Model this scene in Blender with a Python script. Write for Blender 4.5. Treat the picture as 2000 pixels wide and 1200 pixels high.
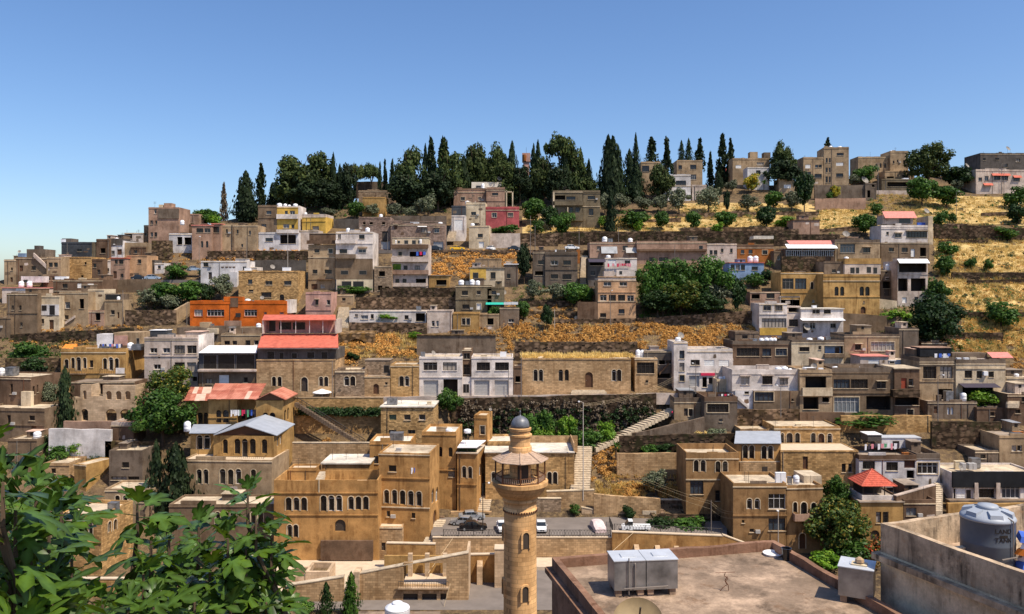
import bpy, math, random
from math import sin, cos, pi, radians, sqrt, atan2
from mathutils import Vector, Matrix, noise, Quaternion

for _o in list(bpy.data.objects):
    bpy.data.objects.remove(_o)
SC = bpy.context.scene
COL = SC.collection
random.seed(11)
# ---------------------------------------------------------------- camera
F, HX, HY = 1570.0, 1000.0, 560.0          # focal length, principal column and eye level measured on the 2000 px wide photograph
cam = bpy.data.cameras.new('camera')
cam.lens = F / 2000 * 36
cam.sensor_width = 36
cam.shift_y = -0.02
cam.clip_start = 0.2
cam.clip_end = 9000
camo = bpy.data.objects.new('camera', cam)
camo.rotation_euler = (radians(90), 0, 0)
COL.objects.link(camo)
SC.camera = camo
# ---------------------------------------------------------------- sky and sun
SUN = Vector((0.43, -0.29, 0.85)).normalized()
EL = math.asin(SUN.z)
ROT = atan2(SUN.x, SUN.y)
w = bpy.data.worlds.new('World')
SC.world = w
w.use_nodes = True
nt = w.node_tree
nt.nodes.clear()
sk = nt.nodes.new('ShaderNodeTexSky')
sk.sky_type = 'NISHITA'
sk.sun_disc = False
sk.sun_elevation = EL
sk.sun_rotation = ROT
sk.altitude = 800
sk.air_density = 1.0
sk.dust_density = 1.9
sk.ozone_density = 3.0
hs = nt.nodes.new('ShaderNodeHueSaturation')
hs.inputs['Saturation'].default_value = 1.15
hs.inputs['Hue'].default_value = 0.505
bg = nt.nodes.new('ShaderNodeBackground')
bg.inputs[1].default_value = 0.145
wo = nt.nodes.new('ShaderNodeOutputWorld')
nt.links.new(sk.outputs[0], hs.inputs['Color'])
nt.links.new(hs.outputs[0], bg.inputs[0])
nt.links.new(bg.outputs[0], wo.inputs[0])
sl = bpy.data.lights.new('sun', 'SUN')
sl.energy = 5.0
sl.angle = radians(0.5)
sl.color = (1.0, 0.90, 0.74)
so = bpy.data.objects.new('sun', sl)
so.rotation_euler = SUN.to_track_quat('Z', 'Y').to_euler()
so.location = (60, 0, 120)
COL.objects.link(so)
VS = SC.view_settings
VS.view_transform = 'Standard'
VS.look = 'None'
VS.exposure = 0.2
VS.gamma = 1.0
VS.use_curve_mapping = False
SC.render.engine = 'CYCLES'
SC.cycles.use_denoising = True
SC.cycles.max_bounces = 5
SC.cycles.diffuse_bounces = 2
SC.cycles.transparent_max_bounces = 6

# ---------------------------------------------------------------- materials
MATS = {}

def _new(name):
    m = bpy.data.materials.new(name)
    m.use_nodes = True
    n = m.node_tree
    b = n.nodes['Principled BSDF']
    return m, n, b

def _pos(n):
    g = n.nodes.new('ShaderNodeNewGeometry')
    return g.outputs['Position']

def _map(n, src, sc):
    mp = n.nodes.new('ShaderNodeMapping')
    mp.inputs['Scale'].default_value = sc
    n.links.new(src, mp.inputs['Vector'])
    return mp.outputs[0]

def _noise(n, vec, scale, detail=4, rough=.55):
    t = n.nodes.new('ShaderNodeTexNoise')
    t.inputs['Scale'].default_value = scale
    t.inputs['Detail'].default_value = detail
    t.inputs['Roughness'].default_value = rough
    n.links.new(vec, t.inputs['Vector'])
    return t.outputs['Fac']

def _ramp(n, src, a, b, ca=(0, 0, 0, 1), cb=(1, 1, 1, 1)):
    r = n.nodes.new('ShaderNodeValToRGB')
    e = r.color_ramp.elements
    e[0].position, e[1].position = a, b
    e[0].color, e[1].color = ca, cb
    n.links.new(src, r.inputs[0])
    return r.outputs[0]

def _mix(n, fac, c1, c2, mode='MIX'):
    m = n.nodes.new('ShaderNodeMix')
    m.data_type = 'RGBA'
    m.blend_type = mode
    for i, v in ((0, fac), (6, c1), (7, c2)):
        if isinstance(v, (int, float)):
            m.inputs[i].default_value = v
        elif isinstance(v, tuple):
            m.inputs[i].default_value = (v[0], v[1], v[2], 1)
        else:
            n.links.new(v, m.inputs[i])
    return m.outputs[2]

def _bump(n, b, src, st, dist=.05):
    u = n.nodes.new('ShaderNodeBump')
    u.inputs['Strength'].default_value = st
    u.inputs['Distance'].default_value = dist
    n.links.new(src, u.inputs['Height'])
    n.links.new(u.outputs[0], b.inputs['Normal'])

def sc3(c, k):
    return tuple(min(1, x * k) for x in c)

def plaster(name, c, stain=.5, dark=None, near=1.0, mask=(.44, .62), bleach=0):
    m, n, b = _new(name)
    p = _pos(n)
    big = _ramp(n, _noise(n, p, .28 * near, 7, .68), .36, .64)
    col = _mix(n, big, sc3(c, .60), sc3(c, 1.15))
    st = _ramp(n, _noise(n, _map(n, p, (1.3 * near, 1.3 * near, .13 * near)), 1.0, 6, .7), .44, .60)
    sm = n.nodes.new('ShaderNodeMath'); sm.operation = 'MULTIPLY'
    sm.inputs[1].default_value = min(.9, stain * 1.3)
    mk = _ramp(n, _noise(n, p, .42 * near, 4, .6), *mask)
    n.links.new(_mix(n, 1.0, st, mk, 'MULTIPLY'), sm.inputs[0])
    d = dark or tuple(x * y for x, y in zip(c, (.36, .30, .26)))
    col = _mix(n, sm.outputs[0], col, d)
    pt = _ramp(n, _noise(n, p, .8 * near, 10, .78), .55, .63)
    pm = n.nodes.new('ShaderNodeMath'); pm.operation = 'MULTIPLY'
    pm.inputs[1].default_value = .7 * stain + .08
    n.links.new(pt, pm.inputs[0])
    col = _mix(n, pm.outputs[0], col, sc3((c[0] * .62, c[1] * .5, c[2] * .40), 1))
    if bleach:
        col = _mix(n, _ramp(n, _noise(n, p, .45 * near, 9, .72), .5, .68), col, sc3(c, bleach))
    fine = _noise(n, p, 5 * near, 4, .7)
    col = _mix(n, .5, col, _ramp(n, fine, .2, .8, (.45, .45, .45, 1), (1, 1, 1, 1)), 'MULTIPLY')
    n.links.new(col, b.inputs['Base Color'])
    b.inputs['Roughness'].default_value = .92
    b.inputs['Specular IOR Level'].default_value = .15
    _bump(n, b, fine, .35, .05)
    MATS[name] = m
    return m

def stone(name, c, bw=.62, bh=.31, stain=.5, contrast=.3, mort=.55):
    m, n, b = _new(name)
    p = _pos(n)
    sx = n.nodes.new('ShaderNodeSeparateXYZ'); n.links.new(p, sx.inputs[0])
    ad = n.nodes.new('ShaderNodeMath'); ad.operation = 'ADD'
    n.links.new(sx.outputs[0], ad.inputs[0]); n.links.new(sx.outputs[1], ad.inputs[1])
    cx = n.nodes.new('ShaderNodeCombineXYZ')
    n.links.new(ad.outputs[0], cx.inputs[0]); n.links.new(sx.outputs[2], cx.inputs[1])
    br = n.nodes.new('ShaderNodeTexBrick')
    n.links.new(cx.outputs[0], br.inputs['Vector'])
    br.inputs['Scale'].default_value = 1
    br.inputs['Brick Width'].default_value = bw
    br.inputs['Row Height'].default_value = bh
    br.inputs['Mortar Size'].default_value = .022
    br.inputs['Mortar Smooth'].default_value = .3
    br.inputs['Bias'].default_value = 0
    br.inputs['Color1'].default_value = (*sc3(c, 1 - contrast), 1)
    br.inputs['Color2'].default_value = (*sc3(c, 1 + contrast * .6), 1)
    br.inputs['Mortar'].default_value = (*sc3(c, mort), 1)
    big = _ramp(n, _noise(n, p, .3, 6, .65), .33, .68, (.62, .58, .52, 1), (1.1, 1.1, 1.08, 1))
    col = _mix(n, 1.0, br.outputs['Color'], big, 'MULTIPLY')
    st = _ramp(n, _noise(n, _map(n, p, (1.2, 1.2, .12)), 1.0, 5, .65), .52, .74)
    sm = n.nodes.new('ShaderNodeMath'); sm.operation = 'MULTIPLY'; sm.inputs[1].default_value = stain
    n.links.new(st, sm.inputs[0])
    col = _mix(n, sm.outputs[0], col, tuple(x * y for x, y in zip(c, (.34, .27, .2))))
    fine = _noise(n, p, 4.5, 5, .7)
    col = _mix(n, .45, col, _ramp(n, fine, .2, .8, (.45, .43, .4, 1), (1, 1, 1, 1)), 'MULTIPLY')
    n.links.new(col, b.inputs['Base Color'])
    b.inputs['Roughness'].default_value = .9
    b.inputs['Specular IOR Level'].default_value = .15
    h = _mix(n, .5, br.outputs['Fac'], fine)
    _bump(n, b, h, -.3, .05)
    MATS[name] = m
    return m

def rubble(name, c, scale=1.1, veg=(.10, .085, .025), vegk=.45):
    m, n, b = _new(name)
    p = _pos(n)
    v = n.nodes.new('ShaderNodeTexVoronoi')
    v.inputs['Scale'].default_value = scale
    n.links.new(_map(n, p, (1, 1, 1.5)), v.inputs['Vector'])
    hsv = n.nodes.new('ShaderNodeSeparateColor')
    n.links.new(v.outputs['Color'], hsv.inputs[0])
    col = _mix(n, hsv.outputs[0], sc3(c, .55), sc3(c, 1.25))
    gap = _ramp(n, v.outputs['Distance'], .35, .62)
    col = _mix(n, gap, col, sc3(c, .28))
    ve = _ramp(n, _noise(n, _map(n, p, (.35, .35, .22)), 1.6, 7, .7), .5, .6)
    vm = n.nodes.new('ShaderNodeMath'); vm.operation = 'MULTIPLY'; vm.inputs[1].default_value = vegk
    n.links.new(ve, vm.inputs[0])
    col = _mix(n, vm.outputs[0], col, veg)
    big = _ramp(n, _noise(n, p, .22, 5, .6), .3, .7, (.6, .58, .55, 1), (1.1, 1.1, 1.1, 1))
    col = _mix(n, 1.0, col, big, 'MULTIPLY')
    n.links.new(col, b.inputs['Base Color'])
    b.inputs['Roughness'].default_value = .95
    b.inputs['Specular IOR Level'].default_value = .1
    _bump(n, b, v.outputs['Distance'], -.7, .12)
    MATS[name] = m
    return m

def plain(name, c, rough=.6, metal=0, var=.12, spec=.3, scale=2.0):
    m, n, b = _new(name)
    p = _pos(n)
    f = _ramp(n, _noise(n, p, scale, 4, .6), .3, .7)
    col = _mix(n, f, sc3(c, 1 - var), sc3(c, 1 + var))
    n.links.new(col, b.inputs['Base Color'])
    b.inputs['Roughness'].default_value = rough
    b.inputs['Metallic'].default_value = metal
    b.inputs['Specular IOR Level'].default_value = spec
    MATS[name] = m
    return m

def sheet(name, c, pitch=.35, c2=None, rough=.55):
    """ribbed metal sheet with rusty or bleached patches"""
    m, n, b = _new(name)
    p = _pos(n)
    f = _ramp(n, _noise(n, p, .45, 5, .6), .42, .6)
    col = _mix(n, f, sc3(c, .85), c2 or sc3(c, 1.15))
    wv = n.nodes.new('ShaderNodeTexWave')
    wv.wave_type = 'BANDS'; wv.bands_direction = 'X'
    wv.inputs['Scale'].default_value = 1 / pitch / 6.283 * 2
    n.links.new(p, wv.inputs['Vector'])
    col = _mix(n, .35, col, _ramp(n, wv.outputs['Fac'], 0, .5, (.6, .6, .6, 1), (1, 1, 1, 1)), 'MULTIPLY')
    n.links.new(col, b.inputs['Base Color'])
    b.inputs['Roughness'].default_value = rough
    _bump(n, b, wv.outputs['Fac'], .6, .04)
    MATS[name] = m
    return m

def leafmat(name, c1, c2, c3=None, k3=.0, trans=.3, sp=.25, scale=.6):
    m, n, b = _new(name)
    p = _pos(n)
    oi = n.nodes.new('ShaderNodeObjectInfo')
    f = _ramp(n, _noise(n, p, scale, 3, .6), .36, .64)
    col = _mix(n, f, c1, c2)
    wn = n.nodes.new('ShaderNodeTexWhiteNoise')
    n.links.new(_map(n, p, (2, 2, 2)), wn.inputs['Vector'])
    if c3:
        g = _ramp(n, _noise(n, p, scale * 1.7, 4, .6), .62 - k3 * .3, .66 - k3 * .3)
        col = _mix(n, g, col, c3)
    hv = n.nodes.new('ShaderNodeHueSaturation')
    mr = n.nodes.new('ShaderNodeMapRange')
    mr.inputs['To Min'].default_value = .78; mr.inputs['To Max'].default_value = 1.22
    n.links.new(oi.outputs['Random'], mr.inputs['Value'])
    n.links.new(mr.outputs[0], hv.inputs['Value'])
    n.links.new(col, hv.inputs['Color'])
    col = hv.outputs[0]
    n.links.new(col, b.inputs['Base Color'])
    b.inputs['Roughness'].default_value = .55
    b.inputs['Specular IOR Level'].default_value = sp
    t = n.nodes.new('ShaderNodeBsdfTranslucent')
    n.links.new(col, t.inputs['Color'])
    ms = n.nodes.new('ShaderNodeMixShader')
    ms.inputs[0].default_value = trans
    out = n.nodes['Material Output']
    n.links.new(b.outputs[0], ms.inputs[1]); n.links.new(t.outputs[0], ms.inputs[2])
    n.links.new(ms.outputs[0], out.inputs[0])
    MATS[name] = m
    return m

plaster('sand', (.47, .335, .205)); plaster('tan', (.26, .18, .115)); plaster('lime', (.56, .305, .11), .6); plaster('lime2', (.37, .215, .095), .6)
plaster('gold', (.62, .37, .135), .6); plaster('ochre', (.53, .315, .115), .55); plaster('cream', (.76, .61, .42), .4)
plaster('white', (.86, .76, .69), .35); plaster('offwhite', (.70, .57, .48), .5); plaster('bluewhite', (.80, .75, .73), .3)
plaster('grey', (.21, .16, .12), .6); plaster('dgrey', (.14, .12, .105), .5); plaster('slate', (.085, .09, .10), .3)
plaster('brown', (.20, .125, .08), .6); plaster('pinktan', (.46, .29, .205), .45); plaster('pink', (.62, .36, .29), .4)
plaster('rose', (.56, .13, .13), .3); plaster('orange', (.68, .155, .022), .25); plaster('yellow', (.80, .50, .11), .3)
plaster('rust', (.46, .165, .045), .3); plaster('olive', (.23, .18, .115), .5); plaster('peach', (.68, .41, .23), .35)
plaster('blue', (.30, .42, .62), .3); plaster('concrete', (.26, .19, .135), .7); plaster('black', (.025, .026, .03), .2)
plaster('roof', (.70, .57, .41), .45); plaster('roofgrey', (.40, .32, .25), .6); plaster('roofwhite', (.84, .76, .64), .25); plaster('interior_shade', (.055, .042, .035), .3)  # last one lines the openings: shade of deep rooms put into its colour
plaster('nearwall', (.90, .68, .45), .45, (.22, .15, .10), near=2.6, bleach=1.1)
plaster('nearpar', (.66, .49, .33), .9, (.06, .045, .033), near=2.3, mask=(.34, .6), bleach=1.2); plaster('nearroof', (.33, .235, .165), .8, (.12, .085, .06), near=1.4, bleach=1.75)
plaster('nearred', (.33, .185, .12), .7, near=2)
stone('ashlar', (.62, .385, .17), .62, .31, .65, .4); stone('ashlar2', (.60, .40, .225), .7, .34, .65); stone('greystone', (.40, .29, .20), .5, .28, .6, .45)
stone('brickstone', (.66, .42, .19), .5, .25, .3, .5, .45); stone('minstone', (.88, .53, .25), .8, .4, .3, .25, .6)
stone('pinkstone', (.40, .285, .235), .5, .3, .5, .45); stone('palestone', (.72, .53, .36), .9, .42, .3, .2, .75)
rubble('rubble', (.25, .165, .10)); rubble('dryrub', (.34, .22, .12), 1.0, (.26, .14, .03), .7); rubble('darkrub', (.15, .10, .065), .9, (.035, .04, .014), .6)
rubble('retain', (.28, .185, .12), .8, (.12, .08, .03), .3)
plain('glass', (.018, .017, .018), .18, 0, .3, .5); plain('glassgreen', (.03, .06, .045), .3); plain('glasspale', (.18, .19, .20), .3)
plain('frame_w', (.62, .59, .55), .6); plain('frame_d', (.06, .045, .035), .6); plain('frame_g', (.25, .22, .19), .6); plain('curtain', (.34, .29, .24), .7); plain('glassblue', (.04, .055, .075), .15, 0, .3, .5)
plain('shut', (.42, .40, .38), .6, 0, .1); plain('shut_w', (.80, .77, .73), .6); plain('doorwood', (.10, .045, .022), .7); plain('doorred', (.30, .055, .025), .6)
plain('shutgreen', (.10, .14, .085), .6); plain('shutbrown', (.075, .028, .018), .6)
plain('tankwhite', (.84, .84, .86), .4, 0, .05, .4); plain('tankgrey', (.085, .10, .125), .5, 0, .16, .3, 1.2); plain('tankcap', (.34, .37, .42), .45, 0, .08)
plain('galv', (.27, .27, .275), .45, .7, .5, .4, 1.3); plain('galvlit', (.62, .64, .67), .5, .35, .1, .4); plain('iron', (.04, .036, .034), .6, .3); plain('ironrust', (.15, .06, .03), .8)  # metal tops get a paler copy of galv, sunlight put into the colour
plain('pole', (.20, .17, .15), .7); plain('lampwhite', (.85, .85, .85), .5); plain('concp', (.45, .40, .35), .8)
plain('redroof', (.52, .13, .085), .75, 0, .25, .2, 1.1); plain('pinkroof', (.62, .22, .18), .7, 0, .18); plain('tileroof', (.50, .10, .06), .7, 0, .35, .2, 2.5)
plain('silverroof', (.37, .395, .44), .5, .1, .12, .3, .8); plain('whitesheet', (.85, .84, .84), .5, 0, .04); plain('tarpor', (.75, .22, .03), .7); plain('teal', (.03, .42, .32), .6)
plain('woodroof', (.42, .30, .22), .8, 0, .2, .2, 3); plain('wood', (.13, .055, .025), .7, 0, .2); plain('dome', (.15, .155, .17), .45, .2, .25, .5, 3)
plain('asphalt', (.19, .16, .14), .9, 0, .15, .2, .5); plain('pave', (.58, .46, .33), .9, 0, .12, .2, 1.2); plain('bark', (.10, .065, .04), .9, 0, .3); plain('step', (.52, .42, .30), .85, 0, .3)
plain('carsilver', (.50, .53, .56), .25, .6, .03); plain('carblack', (.012, .012, .014), .2, 0, .1, .6); plain('carwhite', (.80, .80, .80), .3, 0, .03, .5); plain('caryellow', (.80, .46, .03), .3); plain('carred', (.35, .03, .03), .3)
plain('carglass', (.02, .025, .03), .1, 0, .1, .6); plain('tyre', (.02, .02, .02), .8); plain('light', (.75, .75, .72), .3); plain('cover', (.66, .52, .50), .7)
plain('redcloth', (.62, .03, .09), .8); plain('bluecloth', (.06, .14, .55), .8); plain('whitecloth', (.80, .78, .80), .8); plain('greencloth', (.10, .34, .16), .8); plain('darkcloth', (.05, .04, .06), .8); plain('skin', (.45, .25, .16), .6); plain('pinkcloth', (.75, .28, .32), .8)
plain('box', (.62, .50, .33), .8); plain('dishtan', (.26, .19, .10), .6, 0, .2); plain('cable', (.05, .04, .035), .7); plain('cablepale', (.60, .46, .28), .7)
plain('palesheet', (.62, .42, .32), .7, 0, .2, .2, 1.0); sheet('rustdark', (.38, .10, .06), .5, (.48, .17, .10)); sheet('rustroof', (.50, .145, .085), .5, (.58, .23, .15)); sheet('greysheet', (.30, .31, .33), .3)
leafmat('lf_cyp', (.013, .025, .012), (.036, .054, .022), trans=.12, sp=.1); leafmat('lf_pine', (.024, .044, .015), (.08, .105, .03), (.11, .115, .03), .1, trans=.15, sp=.1)
leafmat('lf_olive', (.075, .095, .05), (.16, .175, .10), (.24, .24, .16), .1, trans=.15)
leafmat('lf_green', (.028, .075, .012), (.075, .16, .022), (.13, .21, .03), .1)
leafmat('lf_lime', (.07, .17, .012), (.17, .30, .025), (.28, .36, .04), .1)
leafmat('lf_dark', (.012, .03, .008), (.03, .065, .015), (.05, .09, .02), .1)
leafmat('lf_flower', (.03, .06, .012), (.08, .125, .02), (.34, .24, .035), .16, scale=1.2)
leafmat('lf_yellow', (.10, .15, .02), (.42, .36, .03), (.60, .40, .03), .3)
leafmat('lf_dry', (.42, .20, .055), (.74, .41, .12), (.24, .11, .03), .1, trans=.3, sp=.05, scale=.9)
leafmat('lf_gold', (.58, .40, .13), (.84, .64, .25), (.42, .27, .08), .1, trans=.3, sp=.05, scale=.35)
leafmat('lf_red', (.05, .07, .015), (.14, .12, .02), (.50, .08, .02), .3, scale=1.4)
leafmat('lf_dead', (.10, .075, .05), (.16, .12, .08), trans=.1)

# ---------------------------------------------------------------- mesh helpers
class MB:
    def __init__(s):
        s.v = []; s.f = []

    def quad(s, *p):
        i = len(s.v); s.v.extend(p); s.f.append(tuple(range(i, i + len(p))))

    def box(s, x0, x1, y0, y1, z0, z1):
        s.hexa([(x0, y0, z0), (x1, y0, z0), (x1, y1, z0), (x0, y1, z0), (x0, y0, z1), (x1, y0, z1), (x1, y1, z1), (x0, y1, z1)])

    def hexa(s, p):
        i = len(s.v); s.v.extend(p)
        for f in ((0, 3, 2, 1), (4, 5, 6, 7), (0, 1, 5, 4), (1, 2, 6, 5), (2, 3, 7, 6), (3, 0, 4, 7)):
            s.f.append(tuple(i + k for k in f))

    def tube(s, a, b, r0, r1=None, n=6, cap=True):
        a = Vector(a); b = Vector(b); r1 = r0 if r1 is None else r1
        d = (b - a)
        if d.length < 1e-6: return
        q = d.to_track_quat('Z', 'Y')
        i = len(s.v)
        for c, r in ((a, r0), (b, r1)):
            for k in range(n):
                t = 2 * pi * k / n
                s.v.append(tuple(c + q @ Vector((r * cos(t), r * sin(t), 0))))
        for k in range(n):
            s.f.append((i + k, i + (k + 1) % n, i + n + (k + 1) % n, i + n + k))
        if cap:
            s.f.append(tuple(i + k for k in reversed(range(n)))); s.f.append(tuple(i + n + k for k in range(n)))

    def path(s, pts, r, n=5):
        for a, b in zip(pts[:-1], pts[1:]): s.tube(a, b, r, r, n)

    def lathe(s, prof, n=16, c=(0, 0), cap=True, ph=0):
        i = len(s.v)
        for r, z in prof:
            for k in range(n):
                t = 2 * pi * k / n + ph
                s.v.append((c[0] + r * cos(t), c[1] + r * sin(t), z))
        for j in range(len(prof) - 1):
            for k in range(n):
                s.f.append((i + j * n + k, i + j * n + (k + 1) % n, i + (j + 1) * n + (k + 1) % n, i + (j + 1) * n + k))
        if cap:
            s.f.append(tuple(i + k for k in reversed(range(n))))
            j = len(prof) - 1
            s.f.append(tuple(i + j * n + k for k in range(n)))

    def mesh(s, name, mat, smooth=False):
        me = bpy.data.meshes.new(name)
        me.from_pydata(s.v, [], s.f)
        if mat is not None:
            me.materials.append(MATS[mat] if isinstance(mat, str) else mat)
        if smooth:
            me.polygons.foreach_set('use_smooth', [True] * len(me.polygons))
        return me

    def build(s, name, mat, parent=None, smooth=False, **kw):
        return ob(name, s.mesh(name, mat, smooth), parent, **kw)

def ob(name, me, parent=None, loc=None, rot=None, scale=None, label=None, cat=None, group=None, kind=None):
    o = bpy.data.objects.new(name, me)
    COL.objects.link(o)
    if parent is not None: o.parent = parent
    if loc is not None: o.location = loc
    if rot is not None: o.rotation_euler = rot
    if scale is not None: o.scale = scale
    return tag(o, label, cat, group, kind)

LABELS = {}

def tag(o, label=None, cat=None, group=None, kind=None):
    if label:
        n = LABELS.get(label, 0); LABELS[label] = n + 1
        o['label'] = label
    if cat: o['category'] = cat
    if group: o['group'] = group
    if kind: o['kind'] = kind
    return o

def empty(name, loc, rz=0, **kw):
    return ob(name, None, None, loc, (0, 0, rz), **kw)

# ---------------------------------------------------------------- lie of the land
def interp(t, x):
    if x <= t[0][0]: return t[0][1]
    for (a, p), (b, q) in zip(t[:-1], t[1:]):
        if x <= b: return p + (q - p) * (x - a) / (b - a)
    return t[-1][1]

YT = sorted([(1200, 105.5), (1092, 127), (1010, 137), (880, 152), (775, 167), (640, 196), (560, 216), (490, 241), (390, 300), (340, 340), (300, 400)])
def Dof(y): return interp(YT, y)
def pX(px, D): return (px - HX) / F * D
def pZ(py, D): return (HY - py) / F * D
CUTS = [(880, 1300, 151, 163.9, pZ(858, 164)), (560, 752, 150, 160.9, pZ(868, 161)), (1640, 1960, 149, 156.9, pZ(872, 157)), (1000, 1245, 168, 181.8, pZ(706, 182)), (1200, 1338, 139, 145.9, pZ(945, 146))]
DZ = sorted([(-60, 0.5), (-10, -1.2), (1, -1.75), (3, -4), (8, -9), (20, -17), (60, -38), (85, -43), (105.5, -43)] +
            [(Dof(y), pZ(y, Dof(y))) for y in range(300, 1196, 8)])
CREST = [(-2000, 640), (-400, 590), (0, 548), (100, 524), (200, 502), (300, 472), (450, 428), (600, 402), (1000, 388), (1500, 362), (1800, 346), (2000, 336), (3000, 330)]

def tz(X, D, nz=True):
    z = interp(DZ, D)
    if D > 130:
        yc = interp(CREST, HX + F * X / D)
        Dc = Dof(yc)
        if D > Dc:
            z = max(interp(DZ, Dc) - .14 * (D - Dc), -60)
        for c0, c1, da, db, zc in CUTS:
            if da <= D <= db and c0 <= HX + F * X / D <= c1: z = min(z, zc); nz = False
        if nz:
            z += .45 * noise.noise((X * .09, D * .09, 0)) * min(1, (D - 130) / 20)
    return z

def ground_mat():
    m, n, b = _new('ground')
    p = _pos(n)
    f = _ramp(n, _noise(n, p, .10, 8, .65), .40, .60)
    col = _mix(n, f, (.085, .06, .04), (.20, .135, .08))
    g = _ramp(n, _noise(n, p, .9, 8, .7), .46, .60)
    col = _mix(n, g, col, (.27, .185, .095))
    r = _ramp(n, _noise(n, p, .55, 9, .75), .60, .67)
    col = _mix(n, r, col, (.085, .07, .028))
    fine = _noise(n, p, 3, 6, .75)
    col = _mix(n, .8, col, _ramp(n, fine, .25, .75, (.35, .33, .3, 1), (1.1, 1.1, 1.1, 1)), 'MULTIPLY')
    n.links.new(col, b.inputs['Base Color'])
    b.inputs['Roughness'].default_value = .95
    b.inputs['Specular IOR Level'].default_value = .1
    _bump(n, b, fine, .9, .25)
    MATS['ground'] = m
ground_mat()
plaster('straw', (.60, .42, .17), .25, (.25, .15, .06), near=1.6, bleach=1.35)

def terrain():
    ds = [-60, -10, 0, 1, 2, 3, 5, 8, 14, 20, 40, 60, 85] + list(range(100, 346, 3)) + list(range(350, 520, 12)) + [560, 640, 800, 1200, 2500, 6000]
    us = [-6, -3, -2, -1.5, -1.2] + [-.9 + .0125 * i for i in range(145)] + [1.2, 1.5, 2, 3, 6]
    v = []; f = []
    for d in ds:
        for u in us:
            X = u * (max(d, 40) if d < 500 else d)
            v.append((X, d, tz(X, d)))
    n = len(us)
    for j in range(len(ds) - 1):
        for i in range(n - 1):
            f.append((j * n + i, j * n + i + 1, (j + 1) * n + i + 1, (j + 1) * n + i))
    me = bpy.data.meshes.new('terrain')
    me.from_pydata(v, [], f)
    me.materials.append(MATS['ground'])
    me.polygons.foreach_set('use_smooth', [True] * len(me.polygons))
    ob('terrain', me, kind='structure', label='dry brown terraced hillside under the town')
terrain()
# ---------------------------------------------------------------- buildings
ALL = {}
STONY = ('lime', 'lime2', 'ashlar', 'ashlar2', 'brickstone', 'gold', 'ochre', 'orange', 'yellow', 'rose')
FR = ['frame_d', 'frame_d', 'frame_g', 'frame_d', 'frame_w']

class Bld:
    def px(s, px, v=0.0):
        """u on the plane v behind the front for a column of the photograph"""
        k = (px - HX) / F
        ox, oy = s.X0 - sin(s.a) * v, s.D + cos(s.a) * v
        return (k * oy - ox) / (cos(s.a) - k * sin(s.a))

    def wz(s, py, u=0.0, v=0.0):
        Y = s.D + sin(s.a) * u + cos(s.a) * v
        return pZ(py, Y) - s.z0

    def face(s, f, px, py):
        if f == 'F':
            u = s.px(px); return u, s.wz(py, u)
        k = (px - HX) / F
        W = s.W if f == 'R' else 0
        qx, qy = s.X0 + cos(s.a) * W, s.D + sin(s.a) * W
        nx, ny = -sin(s.a), cos(s.a)
        t = (k * qy - qx) / (nx - k * ny)
        return t, pZ(py, qy + ny * t) - s.z0

    def P(s, f):
        if f == 'F': return lambda t, w, i=0.: (t, i, w)
        if f == 'R': return lambda t, w, i=0.: (s.W - i, t, w)
        return lambda t, w, i=0.: (i, t, w)

def fbox(mb, P, s0, s1, w0, w1, i0, i1):
    mb.hexa([P(s0, w0, i0), P(s1, w0, i0), P(s1, w0, i1), P(s0, w0, i1), P(s0, w1, i0), P(s1, w1, i0), P(s1, w1, i1), P(s0, w1, i1)])

def parse(b, f, txt, W, wmin, wmax):
    ops = []
    for tok in txt.split():
        kind, rest = tok.split(':')
        rep = 1; pitch = 0
        if '*' in rest:
            rest, rp = rest.split('*'); rep, pitch = rp.split('/'); rep = int(rep); pitch = float(pitch)
        x, y, ww, hh = [float(q) for q in rest.split(',')]
        for i in range(rep):
            xx = x + i * pitch
            t0, w1 = b.face(f, xx, y); t1, w0 = b.face(f, xx + ww, y + hh)
            t2, w1b = b.face(f, xx + ww, y)
            if t0 > t1: t0, t1 = t1, t0
            t0 = max(t0, .12); t1 = min(t1, W - .12); w0 = max(w0, wmin); w1 = min(w1, wmax - .05)
            if t1 - t0 > .15 and w1 - w0 > .15:
                ops.append((kind, t0, t1, w0, w1))
    return ops

def arc(t0, t1, w1, n=8):
    c = (t0 + t1) / 2; r = (t1 - t0) / 2
    return [(c - r * cos(pi * i / n), w1 - r + r * sin(pi * i / n)) for i in range(n + 1)]

DEPTH = {'r': .3, 'a': .32, 'd': .22, 'D': .24, 'o': 2.2, 'g': .3, 'w': .08, 'O': 2.0, 'b': .24}

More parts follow.
